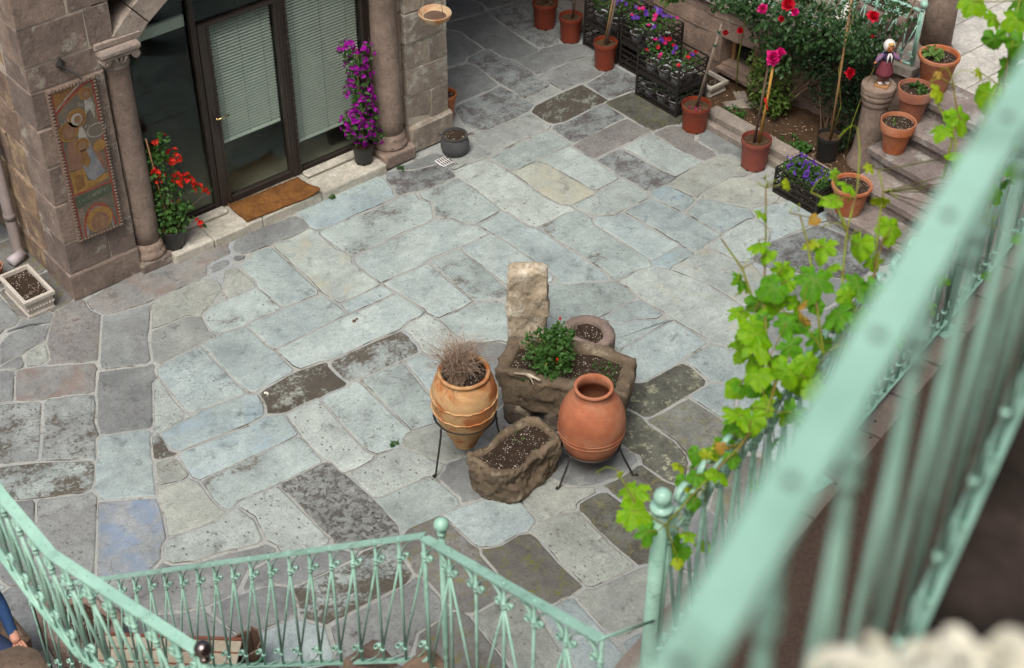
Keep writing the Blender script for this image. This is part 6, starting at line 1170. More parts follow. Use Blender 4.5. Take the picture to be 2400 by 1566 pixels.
def cups(x0, x1, y0, y1, z0, nx, ny, lab, grp):
    for i in range(nx):
        for j in range(ny):
            c = (x0+(x1-x0)*(i+.5)/nx, y0+(y1-y0)*(j+.5)/ny, z0)
            t = thing('flower_cup', 'white cup at the '+(('right', 'middle', 'left') if ny == 3 else ('right', 'left'))[j]+' of the '+('front' if i == 0 else 'back')+' row, '+lab, 'pot', c, grp)
            MB().lathe([(.045, 0), (.068, .115), (.072, .12), (.066, .122), (.06, .10)], c, 18).build('cup', 'whitepot', t, True); MB().lathe([(.062, .105), (.002, .11)], c, 14, cap0=False).build('soil', 'soil', t)
def petunias(name, label, c, rad, n, fl, z, ls=.034):
    t = thing(name, label, 'flowers', (c[0], c[1], z)); m = MB()
    for k in range(n):
        x, y = c[0]+rnd(-1, 1)*rad[0], c[1]+rnd(-1, 1)*rad[1]; zz = z+rad[2]*(.3+.7*random.random())*(1.0-.35*((x-c[0])/rad[0])**2)*(1+.35*mnoise.noise((x*9, y*9, z)))
        m.leaf((x, y, zz), rv()+V((0, 0, .5)), V((0, 0, 1))+rv()*.5, ls*rnd(.7, 1.3), ls*.7)
    m.build('foliage', 'L_mid', t, False, 'stuff')
    for mat, nn, r in fl:
        m = MB()
        for k in range(nn):
            x, y = c[0]+rnd(-.95, .95)*rad[0], c[1]+rnd(-.95, .95)*rad[1]; zz = z+rad[2]*(.95-.25*((x-c[0])/rad[0])**2)*(1+.25*mnoise.noise((x*9, y*9, z)))+rnd(.0, .03); flower5(m, (x, y, zz), r*rnd(.8, 1.2), V((-.3, -.4, .8))+rv()*.5)
        m.build('blossoms', mat, t, False, 'stuff')
    return t
CG = 'black plastic crates of potted flowers'
crate('plastic_crate', 'lower black crate of the front petunia stack', 6.15, 6.58, -1.22, -.61, .0, .285, CG)
crate('plastic_crate', 'upper black crate of the front petunia stack', 6.15, 6.58, -1.22, -.61, .29, .285, CG)
cups(6.17, 6.50, -1.19, -.64, .015, 2, 3, 'lower front crate', 'white cups in the lower front crate'); cups(6.17, 6.50, -1.19, -.64, .305, 2, 3, 'upper front crate', 'white cups in the upper front crate')
petunias('petunias', 'purple and crimson petunias in the upper front crate', (6.36, -.92), (.20, .29), 0, (), 0) if False else None
t = petunias('petunias', 'crimson and violet petunias filling the upper crate of the front stack', (6.36, -.92), (.20, .29, .17), 420, (('P_rose', 11, .025), ('P_pink', 6, .025), ('P_violet', 6, .028)), .42)
m = MB()
petunias('petunias', 'dim green petunias inside the lower crate of the front stack', (6.36, -.92), (.18, .27, .10), 220, (('P_pink', 6, .022),), .13)
crate('plastic_crate', 'black crate at the base of the middle petunia stack', 6.44, 6.88, -.56, -.05, .0, .285, CG)
crate('plastic_crate', 'black crate on top of the middle petunia stack', 6.44, 6.88, -.56, -.05, .29, .285, CG)
cups(6.46, 6.84, -.54, -.07, .305, 2, 2, 'middle crate stack', 'white cups in the middle crate stack')
petunias('petunias', 'lilac and magenta petunias filling the middle crate stack', (6.66, -.30), (.20, .24, .21), 420, (('P_violet', 14, .028), ('P_pink', 8, .024), ('P_lilac', 4, .028)), .42)
crate('plastic_crate', 'black crate at the base of the rear flower stack', 6.44, 6.88, -.02, .53, .0, .285, CG)
crate('plastic_crate', 'black crate on top of the rear flower stack', 6.44, 6.88, -.02, .53, .29, .285, CG)
cups(6.46, 6.84, 0, .5, .305, 2, 2, 'rear crate stack', 'white cups in the rear crate stack')
petunias('petunias', 'pale lilac petunias in the rear crate stack', (6.66, .25), (.20, .25, .24), 420, (('P_lilac', 12, .028), ('P_violet', 10, .026)), .42)
crate('plastic_crate', 'single black crate of violets standing on the paving by the steps', 5.94, 6.30, -3.30, -2.75, .0, .285, CG)
petunias('violets', 'dark green clump of tiny purple violets in the single crate', (6.12, -3.02), (.165, .26, .12), 1100, (('P_violet', 75, .014),), .20, .028)
m = MB().box(6.0, 6.26, -3.26, -2.79, .015, .20); tag(m.build('soil_block', 'soil'), 'dark potting soil packed inside the single violet crate', 'soil')
# white planter boxes
def planter(name, label, c, sx, sy, h, rot, mat='grating'):
    t = thing(name, label, 'planter', c); R = Matrix.Rotation(rot, 3, 'Z'); base = [V(p) for p in ((-sx, -sy), (sx, -sy), (sx, sy), (-sx, sy))]
    def ring(k, z): return [V(c)+R @ V((p.x*k, p.y*k if True else 0, z)) for p in base]
    def ringd(d, z): return [V(c)+R @ V((math.copysign(sx-d, p.x), math.copysign(sy-d, p.y), z)) for p in base]
    MB().rings([ringd(.02, 0), ringd(.02, .02), ringd(.028, .03), ringd(.022, h*.75), ringd(.002, h*.80), ringd(0, h*.97), ringd(.004, h), ringd(.03, h), ringd(.036, h*.7)], True, False).build('box', mat, t)
    MB().rings([ringd(.03, h*.82)], False, True).build('soil', 'soil', t)
    m = MB()
    for k in range(9): p = V(c)+R @ V((-sx+.03+(2*sx-.06)*k/8, -sy+.016, h*.45)); m.ball(p, .010, 6, 4)
    for k in range(5): p = V(c)+R @ V((sx-.016, -sy+.03+(2*sy-.06)*k/4, h*.45)); m.ball(p, .010, 6, 4)
    m.build('moulding', mat, t, False, 'stuff')
    return t
MT['stonewhite'] = M_plain('offwhite_cast_stone', (.52, .49, .44), (.44, .41, .36), rough=.8, sc=5, bst=.2)
planter('planter_box', 'cream rectangular planter with soil by the left corner pier', (-.31, .25, 0), .145, .255, .19, 0, 'stonewhite')
m = MB()
for k in range(6): m.tube([(-.27, .10, .165), (-.27+rnd(-.05, .05), .10+rnd(-.05, .05), .23)], [.003, .001], 4, False)
m.build('dead_stalk', 'L_dry', bpy.data.objects['planter_box'], False, 'stuff')
clay_pot('clay_pot', 'small terracotta pot half out of view behind the cream planter', (-.42, .70, 0), .10, .17, 'terracotta_old', False)
planter('planter_box', 'cream planter box tucked behind the front crate stack', (6.74, -1.10, 0), .13, .16, .20, .0, 'stonewhite')

# ------------------------------------------------------------------ garden shrubs
def shrub(name, label, blobs, mat, ls, base, up=.3, wd=.6):
    t = thing(name, label, 'shrub', base); m = MB()
    for c, r, n in blobs: foliage(m, c, r, n, ls, up, .3, wd=wd)
    m.build('foliage', mat, t, False, 'stuff')
    m = MB()
    for c, r, n in blobs:
        for k in range(2): m.tube([V(base)+V((rnd(-.05, .05), rnd(-.05, .05), 0)), (V(base)+V(c))/2+V((rnd(-.05, .05), rnd(-.05, .05), .05)), V(c)+V((rnd(-1, 1)*r[0]*.6, rnd(-1, 1)*r[1]*.6, rnd(-.3, .6)*r[2]))], [.009, .007, .003], 5, False)
    m.build('branches', 'bark', t, True, 'stuff')
    return t
shrub('euonymus', 'rounded light green glossy shrub beside the bamboo cane', [((6.90, -1.80, .36), (.24, .28, .30), 950), ((6.88, -1.70, .60), (.18, .2, .16), 260), ((6.84, -1.92, .24), (.14, .16, .14), 240)], 'L_euo', .046, (6.9, -1.80, .06))
shrub('evergreen_shrub', 'dense dark green shrub filling the back of the bed', [((7.12, -2.45, .68), (.28, .44, .40), 1500), ((7.05, -2.15, .88), (.26, .30, .28), 900), ((7.14, -2.75, .52), (.22, .24, .26), 600), ((7.02, -2.55, 1.0), (.26, .34, .20), 800)], 'L_dark', .048, (7.05, -2.45, .06), .4, .45)
shrub('evergreen_shrub', 'low dark leafy clump at the foot of the stub column', [((6.90, -2.72, .20), (.16, .14, .14), 320)], 'L_dark', .04, (6.92, -2.72, .06))
rs = shrub('rose_shrub', 'spreading climbing rose with crimson blooms above the dark shrub', [((6.90, -1.78, 1.06), (.30, .32, .24), 480), ((6.92, -2.10, 1.22), (.32, .34, .26), 520), ((6.80, -1.45, 1.24), (.26, .28, .18), 230), ((7.0, -2.55, 1.22), (.30, .30, .20), 520), ((6.85, -1.95, .80), (.20, .22, .18), 200), ((6.98, -2.90, 1.30), (.22, .16, .18), 240), ((7.05, -3.05, 1.62), (.16, .18, .2), 90)], 'L_rose', .062, (6.95, -1.85, .06))
for (p, r, mat) in (((6.62, -1.80, 1.33), .065, 'P_pink'), ((6.66, -2.07, 1.47), .085, 'P_rose'), ((6.70, -2.13, 1.40), .06, 'P_pink'), ((6.60, -1.57, 1.00), .045, 'P_rose'), ((6.56, -1.42, .93), .04, 'P_rose'), ((6.70, -3.02, 1.72), .075, 'P_rose'), ((6.72, -3.04, 1.52), .02, 'P_rose'), ((6.68, -2.0, 1.28), .04, 'P_rose')):
    m = MB(); blossom(m, p, r*.8, 16, V((-.4, -.6, .6))+rv()*.3); m.build('rose_bloom', mat, rs)
MB().tube([(7.02, -3.06, .9), (7.03, -3.10, 1.3), (7.12, -3.16, 1.85)], [.012, .011, .008], 7).build('thorny_cane', 'bark', rs, True)
MB().tube([(6.85, -2.88, .1), (6.80, -2.92, .5), (6.86, -2.96, .9), (6.92, -2.98, 1.1)], [.006, .006, .005, .004], 6).build('green_shoot', 'vinestem', rs, True)
MB().tube([(6.9, -1.35, .1), (6.86, -1.36, .5), (6.84, -1.42, 1.0)], [.010, .009, .007], 6).build('green_shoot', 'vinestem', rs, True)
for nm, lab, c, rad, n, ls in (('weeds', 'patch of small green weeds by the bed corner behind the red pot', (6.56, -1.62), .13, 34, .035), ('weeds', 'small weeds along the inside of the kerb', (6.58, -2.35), .14, 22, .035), ('weeds', 'leafy weed tuft between kerb and black pot', (6.62, -2.55), .06, 16, .05), ('weeds', 'leafy weeds behind the violet crate', (6.45, -3.10), .09, 26, .05), ('weeds', 'tiny weed in the paving joint near the doormat', (2.62, -.17), .03, 5, .03), ('weeds', 'tiny weed in the paving joint by the central slabs', (1.05, -3.25), .035, 8, .022), ('weeds', 'small weed at the right end of the marble threshold', (3.40, -.19), .04, 6, .03)):
    sprouts(nm, lab, c, rad, n, .09 if c[0] > 6.4 else .005, 'L_mid', ls, None, 'weeds')
m = MB()
for k in range(150):
    y = rnd(-3.2, -1.3); x = rnd(6.52, 6.98); l = rnd(.015, .04); m.leaf((x, y, .085+.03*mnoise.noise((x*4, y*4, 0))), rv()*V((1, 1, .2)), V((0, 0, 1)), l, l*.5, .4, .2)
o = m.build('leaf_litter', 'L_dry'); o['kind'] = 'stuff'; o['label'] = 'scattered dry leaves lying on the garden bed earth'; o['category'] = 'leaf litter'
# terrace stones
def rockpot(label, poly, z0, z1, mat, seed): return trough('stone_planter', label, poly, z0, z1, .075, mat, seed, .02, .06, .85, .08, 56)
rockpot('broken reddish stone planter on the terrace behind the railing', [(7.62, -2.05), (8.05, -2.05), (8.12, -2.62), (7.72, -2.72), (7.58, -2.5)], TZ, TZ+.36, 'rock_pink', 9)
m = MB(); foliage(m, (7.85, -2.38, TZ+.37), (.16, .2, .10), 120, .05); tag(m.build('succulent', 'L_mid'), 'sprawling green plant growing in the broken terrace planter', 'plant')['kind'] = 'stuff'
m = MB(); base = resample([(7.52, -1.15), (7.95, -1.2), (8.0, -1.75), (7.58, -1.75)], 40, .15); R = []
for zz, s_ in ((0, .8), (.1, 1), (.22, 1.02), (.30, .85), (.34, .4)): R.append([rough((7.76+(p.x-7.76)*s_, -1.46+(p.y+1.46)*s_, TZ+zz), .03, 5, 31) for p in base])
tag(m.rings(R, True, True).build('round_boulder', 'rock_pale', None, True), 'rounded tan boulder on the terrace behind the railing', 'boulder')
# wooden post and stone post behind the rear pots
tag(MB().box(6.62, 6.78, .72, .92, 0, .9, b=.01, j=.006).build('wooden_post', 'wood'), 'weathered grey timber post standing behind the two rear pots', 'post')
# ------------------------------------------------------------------ painted iron railings
def ribbon(pts, nrm, w, th):
    nrm = V(nrm).normalized(); P = [V(p) for p in pts]; vs = []; fs = []
    for i, p in enumerate(P):
        t = (P[min(i+1, len(P)-1)]-P[max(i-1, 0)]).normalized(); b = nrm.cross(t).normalized()
        vs += [p-nrm*w/2-b*th/2, p+nrm*w/2-b*th/2, p+nrm*w/2+b*th/2, p-nrm*w/2+b*th/2]
    for i in range(len(P)-1):
        for k in range(4): fs.append((i*4+k, i*4+(k+1) % 4, i*4+4+(k+1) % 4, i*4+4+k))
    fs += [(3, 2, 1, 0), tuple(len(P)*4-4+k for k in range(4))]; return vs, fs
def scroll_curve(s, a=.10, r=.023):
    pts = []
    for k in range(9): t = k/8*math.pi/2; pts.append((-.92*s+.84*s*math.sin(t), -.006-a+a*math.cos(t)))
    cx, cz = pts[-1][0]-r, pts[-1][1]
    for k in range(1, 16): t = k/15*math.pi*2.3; rr = r*(1-.62*k/15); pts.append((cx+rr*math.cos(-t)+0*(r-rr), cz+rr*math.sin(-t)))
    return pts
def railing(par, path, h, n, bw=.042, bt=.009, rod=.0068, pattern='N', bot=True, scroll=True, both=False, cap=True, flip=False, top=True, rivmat='paint'):
    P = [V(p) for p in path]; L = [0]
    for i in range(len(P)-1): L.append(L[-1]+(V((P[i+1].x-P[i].x, P[i+1].y-P[i].y, 0))).length)
    def at(d):
        i = 0
        while i < len(P)-2 and d > L[i+1]: i += 1
        return P[i].lerp(P[i+1], (d-L[i])/(L[i+1]-L[i])), (P[i+1]-P[i])
    d0 = P[-1]-P[0]; hz = V((d0.x, d0.y, 0)).normalized(); nrm = V((-hz.y, hz.x, 0))
    def bar(pts, w, th, name):
        m = MB(); vs = []; 
        for i, p in enumerate(pts):
            a = pts[max(i-1, 0)]; b = pts[min(i+1, len(pts)-1)]; t = V((b.x-a.x, b.y-a.y, 0)).normalized(); q = V((-t.y, t.x, 0))*w/2; u = V((0, 0, th/2))
            vs += [p-q-u, p+q-u, p+q+u, p-q+u]
        fs = []
        for i in range(len(pts)-1):
            for k in range(4): fs.append((i*4+k, i*4+(k+1) % 4, i*4+4+(k+1) % 4, i*4+4+k))
        fs += [(3, 2, 1, 0), tuple(len(pts)*4-4+k for k in range(4))]; m.add(vs, fs); return m.build(name, 'paint', par)
    hr = None
    if cap: hr = bar(P, bw, bt, 'handrail')
    else: hr = MB().tube(P, .008, 8).build('handrail', 'paint', par, True)
    if bot: bar([p-V((0, 0, h)) for p in P], bw*.8, bt, 'bottom_rail')
    s = L[-1]/n; rm = MB()
    sc = scroll_curve(s)
    for k in range(n+1):
        p, dr_ = at(min(L[-1]-.002, max(.002, s*k))); sl = dr_.z/max(1e-6, V((dr_.x, dr_.y, 0)).length); th = V((dr_.x, dr_.y, 0)).normalized(); nr = V((-th.y, th.x, 0))
        m = MB(); m.tube([p-V((0, 0, bt/2)), p-V((0, 0, h))], rod, 7)
        for z in (.105, .125): m.tube([p-V((0, 0, z)), p-V((0, 0, z+.012))], rod*1.75, 8)
        m.tube([p-V((0, 0, h-.075)), p-V((0, 0, h-.09))], rod*1.7, 8)
        m.build('baluster', 'paint', par, True)
        rm.ball(p+V((0, 0, bt/2)),   .006 if rivmat == 'paint' else .0055, 8, 4, (1, 1, .6))
        if k < n:
            q, _ = at(min(L[-1]-.001, s*(k+1)))
            if pattern == 'N': MB().tube([p-V((0, 0, .13)), q-V((0, 0, h-.085))], rod*.85, 6).build('diagonal_rod', 'paint', par, True)
            elif pattern == 'V':
                a, b = (p, q) if k % 2 else (q, p); MB().tube([a-V((0, 0, .13)), b-V((0, 0, h-.085))], rod*.85, 6).build('diagonal_rod', 'paint', par, True)
        if scroll and top and k > 0:
            vs, fs = ribbon([p+th*u+V((0, 0, v+sl*u)) for u, v in sc], nr, .015, .0042); MB().add(vs, fs).build('scroll', 'paint', par, True)
        if both and k < n:
            vs, fs = ribbon([p-th*u+V((0, 0, v-sl*u)) for u, v in sc], nr, .015, .0042); MB().add(vs, fs).build('scroll', 'paint', par, True)
        if scroll and bot and k < n:
            vs, fs = ribbon([p-th*u+V((0, 0, -h-v-sl*u)) for u, v in sc], nr, .015, .0042); MB().add(vs, fs).build('scroll', 'paint', par, True)
    rm.build('rivet', rivmat, hr, True, 'stuff')
    return at
def post(par, x, y, z0, z1, r=.012, ball=.032, mat='paint', bmat='paint'):
    po = MB().tube([(x, y, z0), (x, y, z1)], r, 12).build('post', mat, par, True)
    m = MB(); m.tube([(x, y, z1-.012), (x, y, z1+.004)], r*1.5, 12); m.tube([(x, y, z1), (x, y, z1+.02)], r*.7, 10); m.ball((x, y, z1+.018+ball*.9), ball, 18, 12); m.build('finial', bmat, po, True)
RGp = 'mint green painted iron railings'
# B: flight down to the ground (left), C: short flight up to the boarded walk
B0, BC, CE = V((-2.15, -3.96, 1.30)), V((-1.36, -6.98, 3.74)), V((-1.52, -8.20, 4.36))
rB = thing('stair_railing', 'long mint green scrolled railing of the stair down to the courtyard', 'railing', (B0.x, B0.y, 0), RGp)
railing(rB, [BC, B0], .80, 23)
post(rB, -2.12, -3.86, 0, 1.26, .012, .032, 'iron', 'steel'); post(rB, -1.325, -7.06, 2.4, 3.80, .013, .032)
rC = thing('stair_railing', 'short mint green railing rising from the bend with ball finial', 'railing', (BC.x, BC.y, 2.4), RGp)
railing(rC, [BC+V((-.01, -.02, .01)), CE], .95, 6, pattern='V', both=True)
tag(MB().tube([CE+V((0, 0, .01)), (-1.12, -8.06, 4.02)], .006, 6).build('iron_rod', 'paint', None, True), 'thin green iron rod joining the short railing to the thick post', 'rod')
# A: landing guard on the other side
rA = thing('landing_railing', 'mint green landing railing with steel ball post at lower left', 'railing', (-2.5, -7.1, 3.2), RGp)
A0, A1, A2 = V((-2.70, -6.11, 4.17)), V((-2.68, -6.46, 4.12)), V((-2.49, -7.18, 4.10))
railing(rA, [A0+V((-.02, .7, .15)), A0, A1, A2], .58, 16, bw=.046, both=False, rod=.0080)
post(rA, -2.475, -7.19, 3.2, 4.06, .013, .033, 'paint', 'steel')
# D: railing of the boarded walk, carrying the vine
rD = thing('walkway_railing', 'mint green scrolled railing with thick posts carrying the grapevine', 'railing', (-1.1, -8.03, 3.65), RGp)
Da, Db = V((-1.06, -8.04, 4.52)), V((2.9, -7.12, 4.52))
railing(rD, [Da, Db], .80, 34, cap=False, both=True, rod=.009)
hzD = (Db-Da).normalized()
m = MB().tube([Da-V((0, 0, .10)), Db-V((0, 0, .10))], .007, 6).build('mid_rail', 'paint', rD, True)
for k in range(26):
    p = Da+hzD*(.06+k*.15); vs, fs = ribbon([p+hzD*(.05*math.cos(t)*(1-.045*i))+V((0, 0, .05+.05*math.sin(t)*(1-.045*i))) for i, t in enumerate([j*.42 for j in range(16)])], V((-hzD.y, hzD.x, 0)), .022, .005); MB().add(vs, fs).build('top_scroll', 'paint', rD, True)
post(rD, -1.10, -8.03, 3.0, 4.58, .028, .033)
for x in (.18, 1.45): 
    y = -8.04+.2323*(x+1.06); MB().tube([(x, y, 3.655), (x, y, 4.52)], .022, 10).build('post', 'paint', rD, True); MB().box(x-.06, x+.06, y-.05, y+.05, 3.652, 3.66, b=.002).build('foot_plate', 'paint', rD)
# boarded walk
wk = thing('boarded_walk', 'raised walkway of weathered boards below the near railing', 'walkway', (.5, -8.4, 3.6))
for k in range(15):
    t0 = -1.5+k*.30; x = t0; y = -8.04+.2323*(x+1.06)
    d = V((.974, .226, 0)); q = V((-.226, .974, 0)); a = V((x, y, 0))+q*.14; b = a+d*.292; c_ = b-q*1.75; e = a-q*1.75
    MB().add([(v.x, v.y, z) for z in (3.60, 3.648+rnd(0, .004)) for v in (a, b, c_, e)], [(0, 1, 2, 3), (7, 6, 5, 4), (0, 4, 5, 1), (1, 5, 6, 2), (2, 6, 7, 3), (3, 7, 4, 0)]).build('plank', 'wood', wk)
nl = MB()
for k in range(40):
    x = -1.4+rnd(0, 4.2); y = -8.04+.2323*(x+1.06)+rnd(-.1, .1); nl.ball((x, y, 3.653), .008, 8, 4, (1, 1, .4))
nl.build('bolt', 'iron', wk, False, 'stuff')
d = V((.974, .226, 0)); q = V((-.226, .974, 0)); m = MB(); o_ = V((-.95, -8.02, 0)); nx, ny = 60, 22; vs = []
for j in range(ny+1):
    for i in range(nx+1): p = o_+d*(i/nx*3.9)-q*(.10+j/ny*1.1); vs.append((p.x, p.y, 3.664+.004*mnoise.noise((p.x*30, p.y*30, 0))))
m.add(vs, [(j*(nx+1)+i, j*(nx+1)+nx+1+i, j*(nx+1)+nx+2+i, j*(nx+1)+i+1) for j in range(ny) for i in range(nx)])
rg = tag(m.build('bristle_mat', 'rug'), 'long brown bristle runner mat on the boarded walk', 'mat')
m = MB()
for k in range(26000):
    p = o_+d*rnd(0, 3.9)-q*rnd(.10, 1.2); e = V((rnd(-.006, .006), rnd(-.006, .006), rnd(.008, .016))); w_ = V((rnd(-1, 1), rnd(-1, 1), 0)).normalized()*.0022; b = V((p.x, p.y, 3.663)); m.add([b-w_, b+w_, b+e], [(0, 1, 2)])
m.build('bristle', 'rug', rg, False, 'stuff')
# stair body under B and C, landing, stone pier
sb = thing('courtyard_stair', 'stone staircase under the green railings, mostly below the frame', 'stairs', (-2.2, -5.5, 0))
nst = 15
for k in range(nst):
    t0, t1 = k/nst, (k+1)/nst; a = B0.lerp(BC, t0); b = B0.lerp(BC, t1); z = .42+2.40*(t1)-.1
    p0, p1 = V((a.x+.03, a.y, 0)), V((b.x+.03, b.y, 0)); lx = -1.05
    MB().add([(v.x, v.y, zz) for zz in (0, z) for v in (p0, p1, p1+V((lx, 0, 0)), p0+V((lx, 0, 0)))], [(0, 1, 2, 3), (7, 6, 5, 4), (0, 4, 5, 1), (1, 5, 6, 2), (2, 6, 7, 3), (3, 7, 4, 0)]).build('step', 'step', sb)
MB().box(-2.5, -1.30, -8.3, -6.98, 2.5, 2.80, b=.01).build('landing', 'step', sb)
for k in range(16): 
    t = rnd(.25, .98); p = BC.lerp(B0, 1-t); x, y = p.x+rnd(-.02, .06), p.y; a = rnd(.05, .10); MB().box(x-a, x+a, y-a, y+a, p.z-1.08, p.z-.93+rnd(-.02, .02), b=.018, j=.012, rot=rnd(0, 3)).build('rubble_stone', 'rock_pink', sb)
for (x, y, z) in ((-1.40, -7.02, 2.95), (-1.42, -6.6, 2.62)): MB().box(x-.10, x+.10, y-.12, y+.12, z-.2, z-.03, b=.02, j=.01).build('coping_stone', 'tufa_left', sb)
m = MB(); base = resample([(-3.56, -7.23), (-2.83, -7.23), (-2.81, -6.33), (-3.51, -6.16)], 40, .06); R = []
for zz, s_ in ((2.0, .95), (3.35, .95), (3.42, .97), (3.46, 1.0), (3.58, 1.0), (3.615, .98), (3.62, .6)): R.append([rough((-3.16+(p.x--3.16)*s_, -6.78+(p.y--6.78)*s_, zz), .012, 6, 41) for p in base])
tag(m.rings(R, True, True).build('stone_pier', 'tufa_left', None, True), 'brown stone pier cap at the lower left edge by the landing', 'pier')
# bench, trough and tub below the stair
bn = thing('plank_bench', 'pale plank bench with brown edges on the ground behind the stair railing', 'bench', (-1.4, -4.25, 0))
bd_ = V((.735, -.678, 0)); bq = V((-.678, -.735, 0)); bo = V((-1.74, -3.84, 0))
def slat(o0, l, w_, z0, z1, mat, nm):
    a = o0; b = a+bd_*l; c_ = b+bq*w_; e = a+bq*w_; MB().add([(v.x, v.y, z) for z in (z0, z1) for v in (a, b, c_, e)], [(3, 2, 1, 0), (4, 5, 6, 7), (0, 1, 5, 4), (1, 2, 6, 5), (2, 3, 7, 6), (3, 0, 4, 7)]).build(nm, mat, bn)
for k in range(4): slat(bo+bq*(.105*k), .92, .088, .40, .43, 'benchwood', 'seat_plank'); slat(bo+bq*(.105*k+.088), .92, .017, .395, .424, 'benchpaint', 'plank_edge')
slat(bo-bq*.022, .92, .02, .36, .44, 'benchpaint', 'apron')
for l in (.06, .82):
    for w_ in (.02, .34): slat(bo+bd_*l+bq*w_, .05, .05, 0, .395, 'benchpaint', 'leg')
trough('stone_trough', 'rough brown stone trough with dark soil behind the stair railing', [(-1.96, -3.20), (-1.60, -3.36), (-1.50, -3.72), (-1.80, -3.92), (-2.02, -3.62)], 0, .36, .07, 'rock_pink', 12, .025, .07, .9, .12, 60)
tb = thing('wooden_tub', 'small splintered brown tub with green strap beside the bench', 'tub', (-1.03, -4.40, 0))
for k in range(10):
    a0, a1 = k*.628+.03, (k+1)*.628-.03; r = .11; h = .30+rnd(0, .1); c_ = V((-1.02, -4.42, 0)); vs = []
    for z in (0, h):
        for a, rr in ((a0, r), (a1, r), (a1, r-.015), (a0, r-.015)): vs.append(c_+V((rr*math.cos(a), rr*math.sin(a), z)))
    MB().add(vs, [(3, 2, 1, 0), (4, 5, 6, 7), (0, 1, 5, 4), (1, 2, 6, 5), (2, 3, 7, 6), (3, 0, 4, 7)]).build('stave', 'bark', tb)
MT['strap'] = M_plain('green_strap', (.01, .28, .10), (.01, .22, .08), rough=.4)
MB().tube([(-1.02+.114*math.cos(a*.3), -4.42+.114*math.sin(a*.3), .24+.02*math.sin(a*.6)) for a in range(22)], .008, 6).build('strap', 'strap', tb, True)

# ------------------------------------------------------------------ near balcony: rail, floor, flowers
bl = thing('balcony_railing', 'very close blurred mint green balcony handrail with scrolled balusters', 'railing', (-3.4, -10.1, 6.8), RGp)
d = V((0.4724, 0.1781, 0)).normalized(); c0 = V((-3.4236, -10.1522, 7.745)); N0, N1 = c0-d*.35, c0+d*2.3
railing(bl, [N0, N1], .90, 17, bw=.033, bt=.008, rod=.0047, both=False, top=False, rivmat='irongrey')
q = V((-d.y, d.x, 0)); a = N0-d*1.2; b = N1+d*1; 
m = MB(); pa = [a-q*.00, b-q*.00, b-q*3, a-q*3]
m.add([(v.x, v.y, z) for z in (6.60, 6.82) for v in pa], [(0, 1, 2, 3), (7, 6, 5, 4), (0, 4, 5, 1), (1, 5, 6, 2), (2, 6, 7, 3), (3, 7, 4, 0)])
struct(m.build('balcony_floor', 'balcony'))
rb_ = thing('rear_sky_blocker', 'unseen upper storey and eaves of the balcony house, added to block sky light', 'building', (-3, -13.5, 0))  # unseen wall and eaves added to hold skylight off the facade
def slab4(nm, a_, b_, d0, d1, z0, z1, mat):
    pa = [a_-q*d0, b_-q*d0, b_-q*d1, a_-q*d1]
    MB().add([(v.x, v.y, z) for z in (z0, z1) for v in pa], [(0, 1, 2, 3), (7, 6, 5, 4), (0, 4, 5, 1), (1, 5, 6, 2), (2, 6, 7, 3), (3, 7, 4, 0)]).build(nm, mat, rb_)
slab4('wall', a-d*6, b+d*9, 2.6, 2.9, 0, 12.5, 'tufa'); slab4('eaves', a-d*6, b+d*9, 1.5, 2.6, 11.2, 11.4, 'wood'); slab4('lower_wall', a-d*3, b+d*9, .25, .45, 0, 6.6, 'tufa')
fp_ = thing('white_flowers', 'blurred cream white flower clusters close to the camera at lower right', 'flowers', (-2.9, -10.3, 6.82))
tc_ = V((-2.88, -10.2, 7.06))
MB().lathe([(.13, 0), (.17, .26), (.18, .28), (.165, .28), (.15, .2)], (-2.93, -10.30, 6.82), 24).build('pot', 'terracotta', fp_, True)
MB().lathe([(.16, .25), (.002, .26)], (-2.93, -10.30, 6.82), 18, cap0=False).build('soil', 'soil', fp_, True)
m = MB(); fl = MB()
HEADS = [(-3.233, -10.12, 7.511), (-3.187, -10.115, 7.481), (-3.179, -10.137, 7.478), (-3.193, -10.162, 7.522), (-3.144, -10.158, 7.496), (-3.169, -10.194, 7.529), (-3.121, -10.188, 7.504), (-3.147, -10.218, 7.539), (-3.248, -10.164, 7.546), (-3.223, -10.193, 7.554), (-3.199, -10.222, 7.563)]
for h in HEADS:
    m.tube([(-2.93+rnd(-.05, .05), -10.30+rnd(-.05, .05), 7.05), V(h)-V((0, 0, .03))], .003, 5); foliage(m, V(h)-V((0, 0, .07)), (.05, .05, .03), 12, .03)
    hb_ = MB()
    for k in range(26): dv = rv(); flower5(hb_, V(h)+V((dv.x*.017, dv.y*.017, abs(dv.z)*.014)), .008, dv+V((0, 0, .6)))
    hb_.build('flower_head', 'P_white', fp_)
m.build('foliage', 'L_mid', fp_, False, 'stuff')

